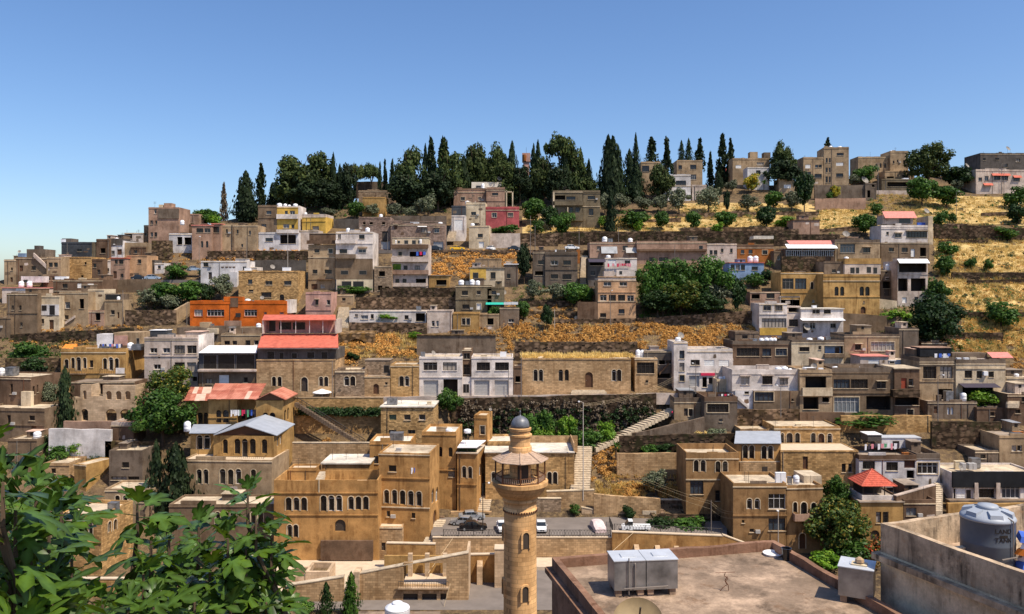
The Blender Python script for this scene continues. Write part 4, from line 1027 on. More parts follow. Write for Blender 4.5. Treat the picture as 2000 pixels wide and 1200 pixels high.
# ruined arcade: real see-through openings
def ruin():
    D = Dof(826); o = empty('ruined_arcade', (pX(142, D), D, pZ(826, D)), label='roofless cream stone ruin with empty arched openings', cat='ruin')
    X = lambda p: pX(p, D) - pX(142, D); Z = lambda y: pZ(y, D) - pZ(826, D)
    P = lambda t, w_, i=0.: (t, i, w_)
    def bay(x0, x1, yt, yb, ops, th=.7, nm='arcade_wall'):
        mb = MB(); L = [(k, X(a), X(c), Z(e), Z(d)) for k, a, c, d, e in ops]
        x0, x1 = X(x0), X(x1)
        for i in (0, th):
            Q = lambda t, w_, q=0., i=i: (t, i + q if i == 0 else i, w_)
            us = sorted({x0, x1} | {q[1] for q in L} | {q[2] for q in L}); ws = sorted({Z(yb), Z(yt)} | {q[3] for q in L} | {q[4] for q in L})
            for a, c in zip(us[:-1], us[1:]):
                for d, e in zip(ws[:-1], ws[1:]):
                    m, q_ = (a + c) / 2, (d + e) / 2
                    if not any(q[1] < m < q[2] and q[3] < q_ < q[4] for q in L): mb.quad((a, i, d), (c, i, d), (c, i, e), (a, i, e))
            for k, t0, t1, b0, b1 in L:
                ar = arc(t0, t1, b1); mid = len(ar) // 2
                mb.quad((t0, i, b1), *[(q[0], i, q[1]) for q in reversed(ar[:mid + 1])]); mb.quad((t1, i, b1), *[(q[0], i, q[1]) for q in ar[mid:]])
        for k, t0, t1, b0, b1 in L:
            ring = [(t0, b0)] + arc(t0, t1, b1) + [(t1, b0), (t0, b0)]
            for (a, d), (c, e) in zip(ring[:-1], ring[1:]): mb.quad((a, 0, d), (c, 0, e), (c, th, e), (a, th, d))
        mb.quad((x0, 0, Z(yt)), (x1, 0, Z(yt)), (x1, th, Z(yt)), (x0, th, Z(yt))); mb.quad((x0, 0, Z(yb)), (x0, th, Z(yb)), (x0, th, Z(yt)), (x0, 0, Z(yt))); mb.quad((x1, 0, Z(yb)), (x1, th, Z(yb)), (x1, th, Z(yt)), (x1, 0, Z(yt)))
        mb.build(nm, 'palestone', o)
    bay(142, 157, 776, 838, []); bay(157, 178, 752, 838, [('O', 162, 169, 763, 780), ('O', 159, 172, 799, 822)]); bay(178, 201, 774, 838, [])
    bay(201, 264, 753, 838, [('O', 207, 218, 764, 781), ('O', 226, 237, 764, 781), ('O', 244, 255, 764, 781), ('O', 206, 228, 799, 824), ('O', 234, 256, 799, 824)])
    for (a, c, yt) in ((176, 178, 752), (262, 264, 753)):
        mb = MB(); mb.box(X(a), X(c), .7, 4.2, Z(838), Z(yt)); mb.build('return_wall', 'palestone', o)
    mb = MB(); mb.box(X(142), X(264), 4.2, 4.8, Z(838), Z(790)); mb.build('back_wall', 'tan', o)
ruin()
wall('low pinkish terrace wall in front of the roofless ruin', 124, 262, 823, 842, 'pinktan', D=153)
wall('whitewashed stepped garden wall below the roofless ruin', 95, 217, 838, 880, 'bluewhite', D=150, y2=840)
B('l4b', 'brown stone block', 'right of the whitewashed garden wall', 217, 261, 825, 890, 'brown', 5, par=.6, roof='roofgrey', top='offwhite')
B('l5', 'brown corner house', 'with a sunlit orange side wall at the left edge', -40, 60, 735, 812, 'brown', 9, win='r:20,750,5,20', rw='o:64,755,4,16 o:72,752,3,14', par=.3, yaw=-10)
block(ALL['l5'], 41, 60, 765, 800, -.8, .8, 'cream', 'bay')
B('l5b', 'brown house with balcony ledge', 'below the brown corner house at the left edge', -40, 87, 796, 860, 'tan', 8, win='r:14,811,7,18 r:57,812,11,10 d:61,832,10,18', par=.4, band='829', yaw=-6)
B('l5c', 'low tan block', 'with a flat roof, behind the big fig leaves', 15, 72, 858, 905, 'tan', 6, rw='r:77,870,3,12', par=.2, roof='roof')
B('l5d', 'tan cottage', 'behind the fig tree with white arched windows', 145, 168, 906, 952, 'ochre', 6, rw='as:153,925,4,18 as:160,922,4,18', par=.1, yaw=-20)
B('l5e', 'shuttered stone house', 'under the ruin, left of the dark cypress pair', 213, 278, 880, 950, 'grey', 7, win='r:239,903,13,11 r:217,931,30,7 r:250,931,22,7', par=.4, slab=False)
B('l5f', 'orange stone house', 'with arched corner windows seen through the fig leaves', 105, 198, 1002, 1120, 'ashlar', 8, win='as:171,1021,10,27 as:140,1030,9,22 as:125,1030,9,22', rw='as:211,1020,6,19 as:222,1016,6,18', par=.6, band='1015 1056', yaw=-7)
wall('orange stone yard wall at the foot of the fig tree view', 150, 320, 1132, 1180, 'ashlar', D=112, cope='pave')
# ---- middle band, centre
B('w16', 'big roofless wall of a ruin', 'with peeling plaster above the white twin house', 814, 968, 655, 700, 'concrete', 1.2, par=.05, roof='dryrub', win='', D=184)
B('w18a', 'white twin house', 'left half above two garages', 819, 903, 697, 778, 'white', 8, win='r:827,708,27,16 r:865,708,27,16 g:827,743,29,32 o:866,741,28,34', par=.25, band='737', trim='white')
B('w18b', 'white twin house', 'right half with curtained window', 921, 1002, 697, 777, 'white', 8, win='r:931,708,26,16 r:967,708,27,16 g:926,743,30,30 g:966,743,28,30', par=.25, band='737', trim='white')
B('w18c', 'narrow dark stairwell', 'between the two halves of the white twin house', 903, 921, 683, 776, 'brown', 6, win='r:905,690,13,12 r:905,712,13,20 dW:905,751,11,17', par=.1, D=168)
block(ALL['w18c'], 897, 921, 737, 776, -1.0, 1, 'white', 'porch', 'r:905,751,5,16 r:911,751,5,16')
B('w19a', 'weathered stone house', 'with a twin arched window beside the restaurant', 655, 712, 722, 780, 'greystone', 7, win='as:672,735,10,19*2/12', par=.3, band='727')
B('w19b', 'ruined stone link', 'with an arched door between two stone houses', 712, 762, 735, 780, 'ashlar2', 6, win='D:729,750,11,20 r:752,747,5,5', par=.1, roof='roofgrey')
block(ALL['w19b'], 713, 762, 704, 734, 3, 4, 'greystone', 'upper_ruin', 'r:750,714,10,14', 'roofgrey')
B('w19c', 'golden stone house', 'with a twin arched window beside the white twin house', 763, 818, 712, 780, 'ashlar', 7, win='as:780,735,8.5,20*2/10.5', par=.3, roof='roof')
B('w20', 'long weathered stone hall', 'with dry grass on its roof', 1020, 1232, 700, 770, 'ashlar2', 9, win='as:1042,722,8,23*2/10.5 a:1091,722,8.5,23 a:1103,722,8,22 D:1143,727,15,30 as:1195,722,8.5,23*2/10', par=.15, roof='roof', band='')
B('w20b', 'small stone house', 'with one broad dark window and a white tank', 1240, 1284, 700, 766, 'ashlar2', 7, win='r:1244,708,34,22 r:1261,743,5,5', par=.15, roof='roof')
B('w21', 'dark shed house', 'with an outdoor stair between stone house and white tower', 1258, 1316, 686, 745, 'dgrey', 6, win='o:1287,704,12,8 o:1282,730,30,9 r:1300,704,12,7', par=.1, D=172, roof='roofgrey')
stairflank(ALL['w21'], 1288, 729, 1306, 709, 'brown', th=4)
B('q1t', 'narrow white stair tower', 'with three stacked windows', 1316, 1343, 668, 762, 'white', 7, win='r:1327,685,10,16 r:1327,709,10,16 rs:1327,733,10,12', par=.2)
B('q1', 'white house with roller shutters', 'above the shop beside the white stair tower', 1343, 1431, 682, 762, 'white', 8, win='r:1349,703,18,11 w:1375,704,20,11 w:1404,704,20,11 g:1346,734,20,22 o:1372,737,9,20 r:1384,738,13,12', par=.5, band='728')
B('q1s', 'small white cube', 'with white tanks below the shop', 1400, 1432, 741, 780, 'cream', 5, par=.3)
block(ALL['q1'], 1369, 1397, 729, 734, -.25, .2, 'redcloth', 'shop_sign')
wall('pinkish rubble wall behind the grassy hall roof', 1005, 1245, 668, 706, 'retain', D=182, found=4)
# ---- right middle cluster
B('q7', 'brown flat house', 'with a row of glazed windows and a blue tank', 1431, 1546, 666, 720, 'brown', 8, win='r:1439,680,44,16 r:1489,681,17,15 rs:1515,681,22,14', par=.8, top='grey', roof='roofgrey', slab='grey')
B('q8', 'tan house', 'with a blue painted balcony', 1546, 1648, 664, 722, 'cream', 8, win='rs:1561,678,20,9 o:1610,676,37,15 r:1599,676,5,7', par=.6, roof='roofgrey', top='grey')
block(ALL['q8'], 1611, 1646, 675, 692, 1.2, .3, 'blue', 'blue_back_wall', 'r:1631,679,8,11'); balcony(ALL['q8'], 1609, 1648, 691, 698, .5, 'tan')
B('q9', 'tan house with ornate barred window', 'above the pink-roofed shed', 1649, 1756, 653, 722, 'sand', 8, win='rh:1670,673,12,11 rs:1701,668,46,18', par=.5, top='grey', roof='roofgrey')
B('q9b', 'tall blank grey block', 'in front of the big dark tree', 1756, 1794, 641, 722, 'grey', 7, par=.3, D=179)
B('q10', 'small pink-roofed shed', 'with a white door on the flat roofs', 1680, 1735, 697, 722, 'offwhite', 5, win='w:1696,703,21,16', par=0, roof='pinkroof', D=173)
B('q10b', 'little white shed', 'with a slot window right of the pink-roofed shed', 1736, 1773, 703, 722, 'bluewhite', 4, win='r:1762,704,10,5 r:1738,706,9,4', par=.1, D=173)
B('q3', 'long white house', 'with three hooded windows over a brown ground floor', 1430, 1561, 722, 770, 'white', 8, win='rh:1447,736,17,16 rh:1489,735,20,16 rh:1523,739,16,13', par=.8, band='763', roof='roofgrey', trim='offwhite', D=162)
B('q3b', 'brown peeling ground floor', 'with a white framed window under the long white house', 1472, 1562, 763, 816, 'tan', 7, win='rs:1474,766,37,18 r:1546,779,4,5 r:1455,765,9,5', par=.05, D=161, roof=None)
B('q3c', 'narrow lilac-white house', 'with a white outdoor stair under the long white house', 1436, 1472, 763, 812, 'bluewhite', 6, win='r:1454,765,9,5', par=.05, D=161.5, roof=None)
stairflank(ALL['q3c'], 1441, 775, 1462, 793, 'white', th=6)
B('q4', 'beige house', 'with a deep dark balcony and a torn shop awning', 1562, 1625, 722, 818, 'sand', 8, win='o:1573,736,41,23 o:1569,776,30,24 o:1606,776,14,10', par=.5, band='733 773', roof='roof')
balcony(ALL['q4'], 1566, 1624, 757, 773, .6, 'cream')
B('q5', 'brown grey-topped house', 'with long glazed gallery and a white-green window wall', 1625, 1746, 718, 812, 'tan', 8, win='r:1628,741,32,18 r:1662,741,33,18 rh:1713,746,17,13 rsP:1629,776,49,30 o:1692,774,48,27', par=1.0, top='grey', roof='roofgrey', band='768', slab='grey')
B('q6', 'reddish brown house', 'with a red door below the cream roof', 1747, 1796, 721, 815, 'brown', 7, win='dR:1760,739,11,20 r:1775,740,9,14 o:1747,777,50,15 rs:1772,800,12,13', par=0, roof='roof', band='766')
block(ALL['q6'], 1744, 1797, 762, 776, -1.2, 1.2, 'darkrub', 'rough_ledge')
B('q11', 'grey-tan house', 'with two barred arched windows under a dark canopy', 1796, 1866, 699, 790, 'sand', 8, win='r:1803,716,26,24 r:1836,716,25,24 o:1832,760,28,24', par=.8, top='grey', band='712 745', roof='roofgrey')
b = ALL['q11']; block(b, 1797, 1858, 680, 697, 2.5, 4, 'black', 'roof_shelter', roofm='pinktan')
B('q11b', 'cream house', 'with air conditioner and dark tent awning', 1867, 1964, 702, 792, 'cream', 8, win='r:1884,724,15,15 r:1908,725,10,14 r:1931,726,10,11 o:1880,753,60,25', par=.9, top='grey', roof='roofgrey', band='720')
b = ALL['q11b']; awning(b, 1872, 1943, 749, 757, 2.2, 'darkcloth'); block(b, 1922, 1930, 726, 734, -.5, .5, 'tankwhite', 'air_conditioner'); awning(b, 1927, 1968, 688, 699, 2.0, 'pinkroof', v=4); block(b, 1860, 1928, 690, 702, 4, 3, 'concrete', 'roof_room')
B('q12', 'pale cube house', 'cut by the right edge of the picture', 1966, 2030, 737, 775, 'cream', 7, win='r:1979,746,9,13', par=.2)
wall('dark stone bank behind the right edge houses', 1868, 2020, 706, 738, 'darkrub', D=184)
B('q13', 'brown stepped house', 'with outdoor steps at the right edge', 1968, 2030, 770, 832, 'brown', 7, win='r:1983,800,10,8 r:1996,776,6,9', par=.3)
B('q13b', 'brown terrace block', 'with one red window under the vines at right', 1908, 1968, 796, 832, 'brown', 6, win='r:1934,805,8,8', par=.2, D=160)
B('q13c', 'small terrace house', 'with two cream doors below the round metal tank', 1812, 1908, 784, 822, 'concrete', 6, win='dW:1850,796,5,14 dW:1857,796,5,14 d:1824,794,9,14', par=.3, D=161, roof='roofgrey')
wall('orange-brown retaining wall under hanging vines', 1643, 1820, 812, 868, 'ashlar', D=157)
wall('dark rubble retaining wall beside the right edge cottage', 1820, 1955, 824, 884, 'darkrub', D=154)
wall('brown base wall below the beige and brown houses', 1560, 1650, 806, 840, 'brown', D=159)
wall('grey rubble base under the peeling ground floor', 1425, 1562, 800, 842, 'concrete', D=159)
# ---- small houses beside the long stair
B('w22a', 'small brown house', 'with an orange side, beside the top of the long stair', 1317, 1375, 777, 822, 'sand', 7, win='d:1336,798,7,15 rs:1345,799,8,14', par=.9, top='grey', roof='roofgrey')
B('w22b', 'grey-brown house', 'with one broad framed window by the long stair', 1376, 1440, 775, 844, 'grey', 7, win='rs:1381,789,42,17 r:1405,818,6,6', par=.9, top='brown', roof='roof')
wall('plain stair base wall under the small brown house', 1242, 1376, 846, 850, 'concrete', y2=815, D=154, found=6)
# ---- lower right
B('r4', 'golden stone hall', 'with six arched openings and a pale roof', 1512, 1641, 833, 884, 'ashlar', 8, win='as:1525,846,6,20 Ds:1536,846,12,28 as:1553,846,9,20 as:1584,846,9,21 Ds:1598,847,12,29 as:1616,847,9,20', par=.25, roof='roof', band='838')
B('r4b', 'flat-roofed stone annexe', 'left of the golden stone hall', 1446, 1517, 838, 884, 'ashlar2', 7, par=.5, D=153)
B('r4c', 'rough golden stone base', 'with one black door under the golden stone hall', 1525, 1676, 880, 936, 'ashlar', 7, win='d:1568,892,10,25 r:1644,906,8,17 r:1657,906,8,17', par=.1, D=144, roof='pave')
B('r3', 'golden house', 'with a shiny metal roof and two arched window pairs', 1435, 1525, 868, 944, 'lime', 7, win='as:1451,870,9.5,26*2/12.5 as:1487.5,871,9.5,26*2/12.5 d:1489,911,10,25', par=.05, roof=None, band='902')
b = ALL['r3']; attach(slant(1434, 1526, 1437, 1524, 842, 866, b.D - .5, b.D + 7, 'silverroof'), 'metal_roof', 'silverroof', b); block(b, 1445, 1516, 905, 944, -.3, .3, 'ashlar2', 'lower_wall')
d_ = MB(); d_.box(b.px(1489, -.3), b.px(1499, -.3), -.36, -.31, b.wz(937), b.wz(911)); d_.build('door', 'frame_d', b.o)
B('r1', 'square sandstone house', 'with two arched window pairs and a sunken roof', 1340, 1443, 884, 1016, 'lime2', 8, win='as:1355,899,9.5,23*2/13.5 as:1397.5,901,9.5,22*2/14 r:1348,938,26,28 r:1397,958,9.5,21*2/12', par=1.0, roof='roof', band='937')
B('r2', 'broad sandstone house', 'with arched windows and a balcony behind the flowering tree', 1432, 1536, 944, 1082, 'lime2', 8, win='as:1459,974,10,21*2/15 r:1501,965,35,30 r:1501,1013,33,24 r:1449,1016,5,6 r:1464,1033,9,7', par=.5, roof='roof', band='1007')
B('r2b', 'angled sandstone wing', 'with arched door under a balcony', 1537, 1607, 949, 1082, 'lime2', 7, 4, win='as:1549,981,8,20 as:1564,981,12,25 as:1584,982,10,20 Ds:1561,1042,12,30', par=.4, roof='roof')
balcony(ALL['r2b'], 1548, 1577, 1002, 1016, .9, 'pinktan'); block(ALL['r2b'], 1570, 1605, 930, 948, 3, 4, 'roof', 'stair_head')
B('r5', 'white house', 'with a brown shutter and laundry on its roof', 1678, 1790, 889, 962, 'bluewhite', 8, win='r:1685,901,24,16 r:1731,903,23,17 o:1771,919,15,16 gB:1766,880,22,35', par=.8, top='brown', roof='roofgrey', slab='brown')
B('r5b', 'white house wing', 'with one broad dark window by the narrow stair', 1790, 1836, 886, 960, 'bluewhite', 7, win='rs:1792,904,40,22', par=.9, top='grey', roof='roofgrey', slab='grey')
b = ALL['r5']; block(b, 1695, 1722, 850, 862, 5, 3, 'dgrey', 'roof_shed', roofm='whitesheet'); block(b, 1722, 1798, 856, 876, 5.5, 2.5, 'bluewhite', 'roof_shed', 'r:1744,862,12,9', 'galvlit')
B('r6', 'ochre house', 'under the red-roofed gazebo', 1680, 1764, 981, 1060, 'ochre', 8, win='r:1711,1000,10,22 r:1725,1000,10,22 D:1700,1036,18,20', par=.05, roof='roofgrey', D=131)
B('r6b', 'brown house with sloping wall', 'right of the gazebo beside the narrow stair', 1765, 1828, 976, 1060, 'brown', 8, win='rP:1770,992,20,16', par=.6, roof='roofgrey', D=131)
B('r7', 'black and white shop', 'with a long cream roof at the right edge', 1861, 2030, 924, 988, 'white', 8, win='o:1862,955,6,22 w:1866,953,20,24 d:1887,957,10,20 r:1912,955,31,18 r:1957,947,36,27', par=.3, roof='roof')
b = ALL['r7']; block(b, 1861, 2030, 922, 953, -.35, .35, 'black', 'black_fascia'); block(b, 1855, 2030, 978, 985, -1.4, 1.4, 'concrete', 'ledge'); block(b, 1904, 1911, 944, 976, -.5, .15, 'offwhite', 'pilaster'); block(b, 1946, 1954, 944, 976, -.5, .15, 'offwhite', 'pilaster')
for q in (1880, 1893, 1901): block(b, q, q + 7, 906, 918, 2, 1, 'shut', 'air_conditioner')
wall('ochre base wall under the black and white shop', 1852, 2020, 984, 1010, 'ochre', D=137)
B('r8', 'tan cottage', 'with a flat rubble roof at the right edge', 1952, 2040, 851, 905, 'sand', 8, win='r:1976,870,9,12 r:1987,870,9,12', par=.25, roof='roofgrey', D=148)
# ---- lower centre: the old stone houses
B('l6a', 'yellow house with rusty roof', 'left wing beside the big dark tree', 362, 407, 782, 838, 'ochre', 7, win='a:374,806,10,24 a:386,806,10,24 a:398,806,8,24', par=.05, roof=None, D=156)
B('l6b', 'yellow bay house', 'with rusty red roof and arched grey windows', 407, 463, 780, 850, 'ochre', 8, win='a:422,801,10,25 a:435,801,11,25', par=.05, roof=None, band='816', D=154)
B('l6c', 'recessed yellow front', 'behind the laundry line', 463, 500, 781, 850, 'ochre', 6, win='a:469,799,10,20 a:482,799,10,22 a:494,800,5,20', par=.05, roof=None, D=156.5)
B('l6d', 'yellow gabled bay house', 'with two tall shuttered arches beside the iron stair', 500, 553, 782, 862, 'ochre', 8, win='a:513,806,10.5,27 a:526.5,806,11,27', rw='a:555,801,4,22 a:561,797,3.5,22', par=.05, roof=None, D=153)
b = ALL['l6b']
def panels(x0, x1, x0b, x1b, y0, y1, D0, D1, nx, ny, name, b, seed, pale):
    r = random.Random(seed); A, C, E, G = [Vector((pX(x, D), D, pZ(y, D))) for x, y, D in ((x0, y1, D0), (x1, y1, D0), (x1b, y0, D1), (x0b, y0, D1))]
    o = empty(name, (0, 0, 0)); o.parent = b.o; o.matrix_parent_inverse = (Matrix.Translation(Vector((b.X0, b.D, b.z0))) @ Matrix.Rotation(b.a, 4, 'Z')).inverted()
    for j in range(ny):
        for i in range(nx):
            f = lambda u, v: A.lerp(C, u).lerp(G.lerp(E, u), v)
            u0, u1, v0, v1 = i / nx, (i + 1) / nx, j / ny, (j + 1.04) / ny; k = Vector((0, 0, -.05)); t = Vector((0, 0, .05 * j + r.uniform(0, .06)))
            q = [f(u0, v0) + t, f(u1, v0) + t, f(u1, v1) + t * .5, f(u0, v1) + t * .5]; mb = MB(); mb.hexa([tuple(p + k) for p in q] + [tuple(p) for p in q])
            mb.build('roof_panel', 'palesheet' if r.random() < pale else r.choice(['rustroof', 'rustdark', 'rustroof']), o)
panels(359, 410, 372, 414, 757, 783, 155, 163, 5, 2, 'wing_roof', b, 3, .35)
panels(405, 503, 420, 520, 750, 780, 153, 162, 11, 2, 'rust_roof', b, 5, .16)
def gable(b, pts_front, ridge_back, name, mat, D0, D1, eave_drop=0):
    """gabled roof: pts_front three photo points (left eave, apex, right eave) at D0; same offsets carried back to D1"""
    (xa, ya), (xm, ym), (xb, yb_) = pts_front
    A, M_, C = [Vector((pX(x, D0), D0, pZ(y, D0))) for x, y in ((xa, ya), (xm, ym), (xb, yb_))]
    k = Vector((0, D1 - D0, 0)); up = Vector((0, 0, .14))
    mb = MB()
    for p, q in ((A, M_), (M_, C)):
        mb.hexa([tuple(p), tuple(q), tuple(q + k), tuple(p + k), tuple(p + up), tuple(q + up), tuple(q + k + up), tuple(p + k + up)])
    attach(mb, name, mat, b)
    g = MB(); i = Vector((0, .5, -.02)); g.quad(tuple(A + i), tuple(C + i), tuple(M_ + i)); attach(g, 'gable_wall', 'doorwood', b)
gable(ALL['l6d'], ((498, 782), (527, 768), (558, 782)), None, 'gable_roof', 'rustroof', 152.3, 161)
B('l7', 'stone villa', 'with silver roof and a row of tall arched windows', 417, 534, 850, 905, 'ochre', 10, -4, win='as:435,858,10,28 as:457.5,857,12,30 as:472,857,12,37 as:487.5,857,12,30 as:511,858,11,28', rw='a:541,853,4,18 a:547,850,3.5,17', par=.05, roof=None, D=141, trim='ochre')
B('l7l', 'left wing of the silver-roofed villa', 'with two tall arches', 372, 419, 848, 905, 'ochre', 8, win='as:384.5,850,11,28 as:398,850,12,28', par=.05, roof=None, D=143)
B('l7b', 'lower floor of the villa', 'with arched windows behind fig leaves', 358, 531, 897, 985, 'sand', 9, -3, win='as:384,917,10,29 as:397,917,10,29 as:429,916,11.5,30 as:445,917,11,30 as:460,916,11,30 as:490,917,10,28', rw='', par=.2, D=138, roof='pave')
b = ALL['l7']; attach(slant(369, 420, 378, 452, 829, 846, 142, 151, 'silverroof'), 'wing_roof', 'silverroof', b)
gable(b, ((417, 851), (478, 832), (541, 852)), None, 'gable_roof', 'silverroof', 140.3, 152)
balcony(ALL['l7'], 424, 520, 888, 898, 1.2, 'tan', True)
B('l8', 'big golden stone house', 'with three triple windows and a walled roof terrace', 535, 738, 938, 1100, 'lime', 7, win='as:558,972,11.5,26*3/15 as:626,968,12,31*3/15 as:680,970,11,26*3/14.5 D:654,1015,21,23 as:561,1025,9.5,25*2/12', par=1.6, roof='roof', band='963 1006', slab=False)
b = ALL['l8']; block(b, 622, 624, 937, 963, -.12, .12, 'cream', 'drain_pipe'); block(b, 626, 728, 1057, 1095, -.5, .5, 'brown', 'shaded_base_wall'); block(b, 535, 622, 965, 1100, -.25, .24, 'lime', 'left_bay') if False else None  # base wall: the shadow below the house is put into its brown colour
B('l8u', 'golden upper terrace house', 'with white flat roof behind the triple windows', 629, 722, 906, 950, 'lime', 7, par=.05, roof='roofwhite', D=134)
B('l8v', 'small flat-topped stone room', 'left of the roof stair', 564, 618, 914, 950, 'lime', 3, par=.3, roof='pave', D=132)
wall('streaked stone wall below the iron stair', 571, 722, 866, 900, 'ashlar2', D=146, cope='roof')
B('l8s', 'low stone annexe', 'with a tiny dark door below the five-window house', 739, 786, 1029, 1092, 'ashlar2', 5, win='a:757,1056,9,10 d:745,1060,8,16', par=.1, roof='pave', D=127)
B('l9', 'golden house', 'with five slim arched windows in a row', 740, 839, 884, 1046, 'lime', 8, -6, win='as:750,957,10,27 as:765.5,957,10,28 as:781,958,10.5,28 as:797,959,10.5,29 as:813,960,10.5,29 r:759,909,15,13 r:755,998,7,12 r:804,1002,7,11', rw='a:843,957,5,24 a:851,955,5,22 D:846,1000,6,26', par=.2, roof='roof', band='933 990', D=129)
b = ALL['l9']; block(b, 796, 840, 880, 908, .3, .12, 'pinktan', 'balcony_parapet') if False else None
B('l9b', 'golden rear house', 'with white roof and metal tank behind the five arches', 722, 803, 862, 930, 'lime', 7, win='r:730,891,9,15', par=.4, roof='roofwhite', D=138)
B('lc', 'square brick-stone house', 'with five small windows and two roof units', 744, 846, 795, 866, 'brickstone', 8, -2, win='gG:760,810,14,11 r:789,810,13,11 r:818,810,13,11 r:760,840,14,9 r:797,840,14,9', par=.05, roof='roofwhite', D=153)
B('ld', 'tall golden house', 'with three arched windows and a stepped roof', 824, 891, 843, 1004, 'lime', 8, -4, win='a:841,872,8,21 a:856,873,8,20 a:876,874,8,19 r:876,915,12,17', par=.5, roof='roofwhite', band='918', D=139)
B('le', 'golden corner house', 'with a white canopy terrace and twin arches', 893, 931, 885, 1000, 'lime', 7, -8, win='as:902.5,911,8,23 as:914,912,8,23', rw='a:936,908,3.5,20 a:941,906,3,20', par=.05, roof='pave', band='946', D=138)
b = ALL['le']; block(b, 894, 931, 872, 884, .5, .1, 'lf_dark', 'dark_screen'); attach(slant(893, 931, 903, 949, 860, 874, 137.5, 143, 'whitesheet'), 'canopy', 'whitesheet', b)  # thin dark green sheet below the canopy
for q in (895, 912, 929): block(b, q, q + 1, 874, 885, .1, .1, 'frame_d', 'canopy_post')
B('lf', 'square golden stair tower', 'with one barred window', 926, 951, 811, 902, 'lime', 5, -10, win='rs:938,832,9,17', par=.4, roof='roof', D=147)
B('lf2', 'golden terrace house', 'behind the minaret dome with a bright roof', 952, 1010, 862, 920, 'brickstone', 7, par=.4, roof='roofwhite', D=146)
B('lg', 'long golden house', 'with a white roof right of the minaret', 948, 1120, 884, 966, 'ashlar', 8, win='as:1069,922,8.5,24*2/11 as:960,922,8,20', par=.05, roof='roofwhite', D=141)
block(ALL['lg'], 1010, 1128, 852, 884, 8, .4, 'ashlar2', 'roof_terrace_wall'); block(ALL['lg'], 1120.3, 1122, 866, 960, 0.1, 8.3, 'ashlar2', 'end_wall')
wall('grey brown wall at the foot of the golden corner house', 880, 960, 1000, 1012, 'ashlar2', D=137.5)

# more terrace walls and small houses that fill the slope
for a in [('dark stone bank wall under the golden grass terrace', 1085, 1250, 455, 474, 'darkrub', 248), ('long dark stone bank wall above the flat tan house', 1250, 1545, 452, 472, 'darkrub', 249), ('dark rubble wall above the pergola house', 1512, 1640, 458, 478, 'darkrub', 246), ('rough garden wall below the olive by the cypress', 1012, 1135, 588, 606, 'darkrub', 206), ('second garden wall left of the brown garden wall', 1000, 1130, 608, 628, 'rubble', 201), ('rough bank wall beside the white porch house', 296, 336, 470, 500, 'rubble', 234), ('ochre bank wall under the long blank tan house', 405, 505, 490, 508, 'retain', 234), ('stone bank under the white ground floor house', 500, 605, 490, 512, 'darkrub', 233),
          ('broken rock terrace at the top of the golden field', 1826, 2020, 446, 474, 'darkrub', 253), ('long broken rock terrace in the golden field', 1860, 2030, 532, 556, 'darkrub', 221), ('low rock terrace at the foot of the golden field', 1890, 2030, 610, 630, 'darkrub', 200), ('sunken rock terrace by the huge dark tree', 1815, 1960, 650, 690, 'darkrub', 190), ('plain bank wall left of the yellow stone house', 10, 120, 700, 735, 'rubble', 172), ('dark wall above the whitewashed garden wall', 205, 300, 862, 890, 'rubble', 150)]:
    wall(a[0], a[1], a[2], a[3], a[4], a[5], D=a[6])
for a in [('f1', 'little tan house', 'squeezed beside the brown tower house', 318, 334, 474, 496, 'tan', 'o:322,482,5,8'), ('f2', 'small brown hut', 'under the broad beige skyline wall', 255, 285, 482, 503, 'brown', 'r:262,489,6,6'), ('f3', 'low brown house', 'behind the pink hip roof', 84, 112, 536, 560, 'tan', 'r:92,542,6,6 r:102,542,5,6'), ('f4', 'dim brown house', 'between the slate block and golden ruin', 176, 200, 506, 545, 'brown', 'r:182,515,6,8 d:190,527,6,12'), ('f5', 'small grey hut', 'above the walled garden vines', 322, 345, 520, 540, 'grey', 'r:330,526,6,6'),
          ('f6', 'sunlit tan hut', 'above the long low white house', 650, 690, 575, 596, 'sand', 'r:668,582,7,6'), ('f7', 'small brown shed', 'under the grey cement house olives', 1132, 1162, 560, 590, 'brown', 'o:1140,568,9,10'), ('f8', 'narrow tan house', 'between rust-orange house and pergola house', 1512, 1532, 490, 525, 'tan', 'r:1518,500,6,8'), ('f9', 'grey flat house', 'behind the brown flat house with blue tank', 1436, 1482, 648, 690, 'concrete', 'r:1450,655,10,7'), ('f10', 'small brown house', 'behind the grey-tan barred house', 1800, 1850, 668, 712, 'brown', 'r:1812,674,8,8'),
          ('f11', 'pale low house', 'right of the lilac-white stair house', 1395, 1432, 700, 745, 'offwhite', 'r:1402,712,8,8'), ('f12', 'brown lean-to house', 'left of the long stone hall', 1003, 1020, 715, 775, 'brown', 'o:1007,735,9,12'), ('f13', 'grey cube house', 'below the tan cottage at the right edge', 1905, 1950, 880, 915, 'grey', 'r:1915,888,10,8'), ('f14', 'stone hut', 'below the brown balcony house, behind fig leaves', 85, 135, 905, 950, 'ashlar2', 'r:100,915,9,10'), ('f15', 'flat tan house', 'between dark cypresses and the orange stone house', 205, 300, 955, 1030, 'sand', 'as:225,968,9,18 as:240,968,9,18 r:270,970,12,12'), ('f16', 'brown house', 'below the villa, behind the fig leaves', 330, 540, 985, 1080, 'tan', 'as:420,1000,10,24*3/15 as:490,1000,10,24*2/14')]:
    B(a[0], a[1], a[2], a[3], a[4], a[5], a[6], a[7], 6, win=a[8], par=.3)
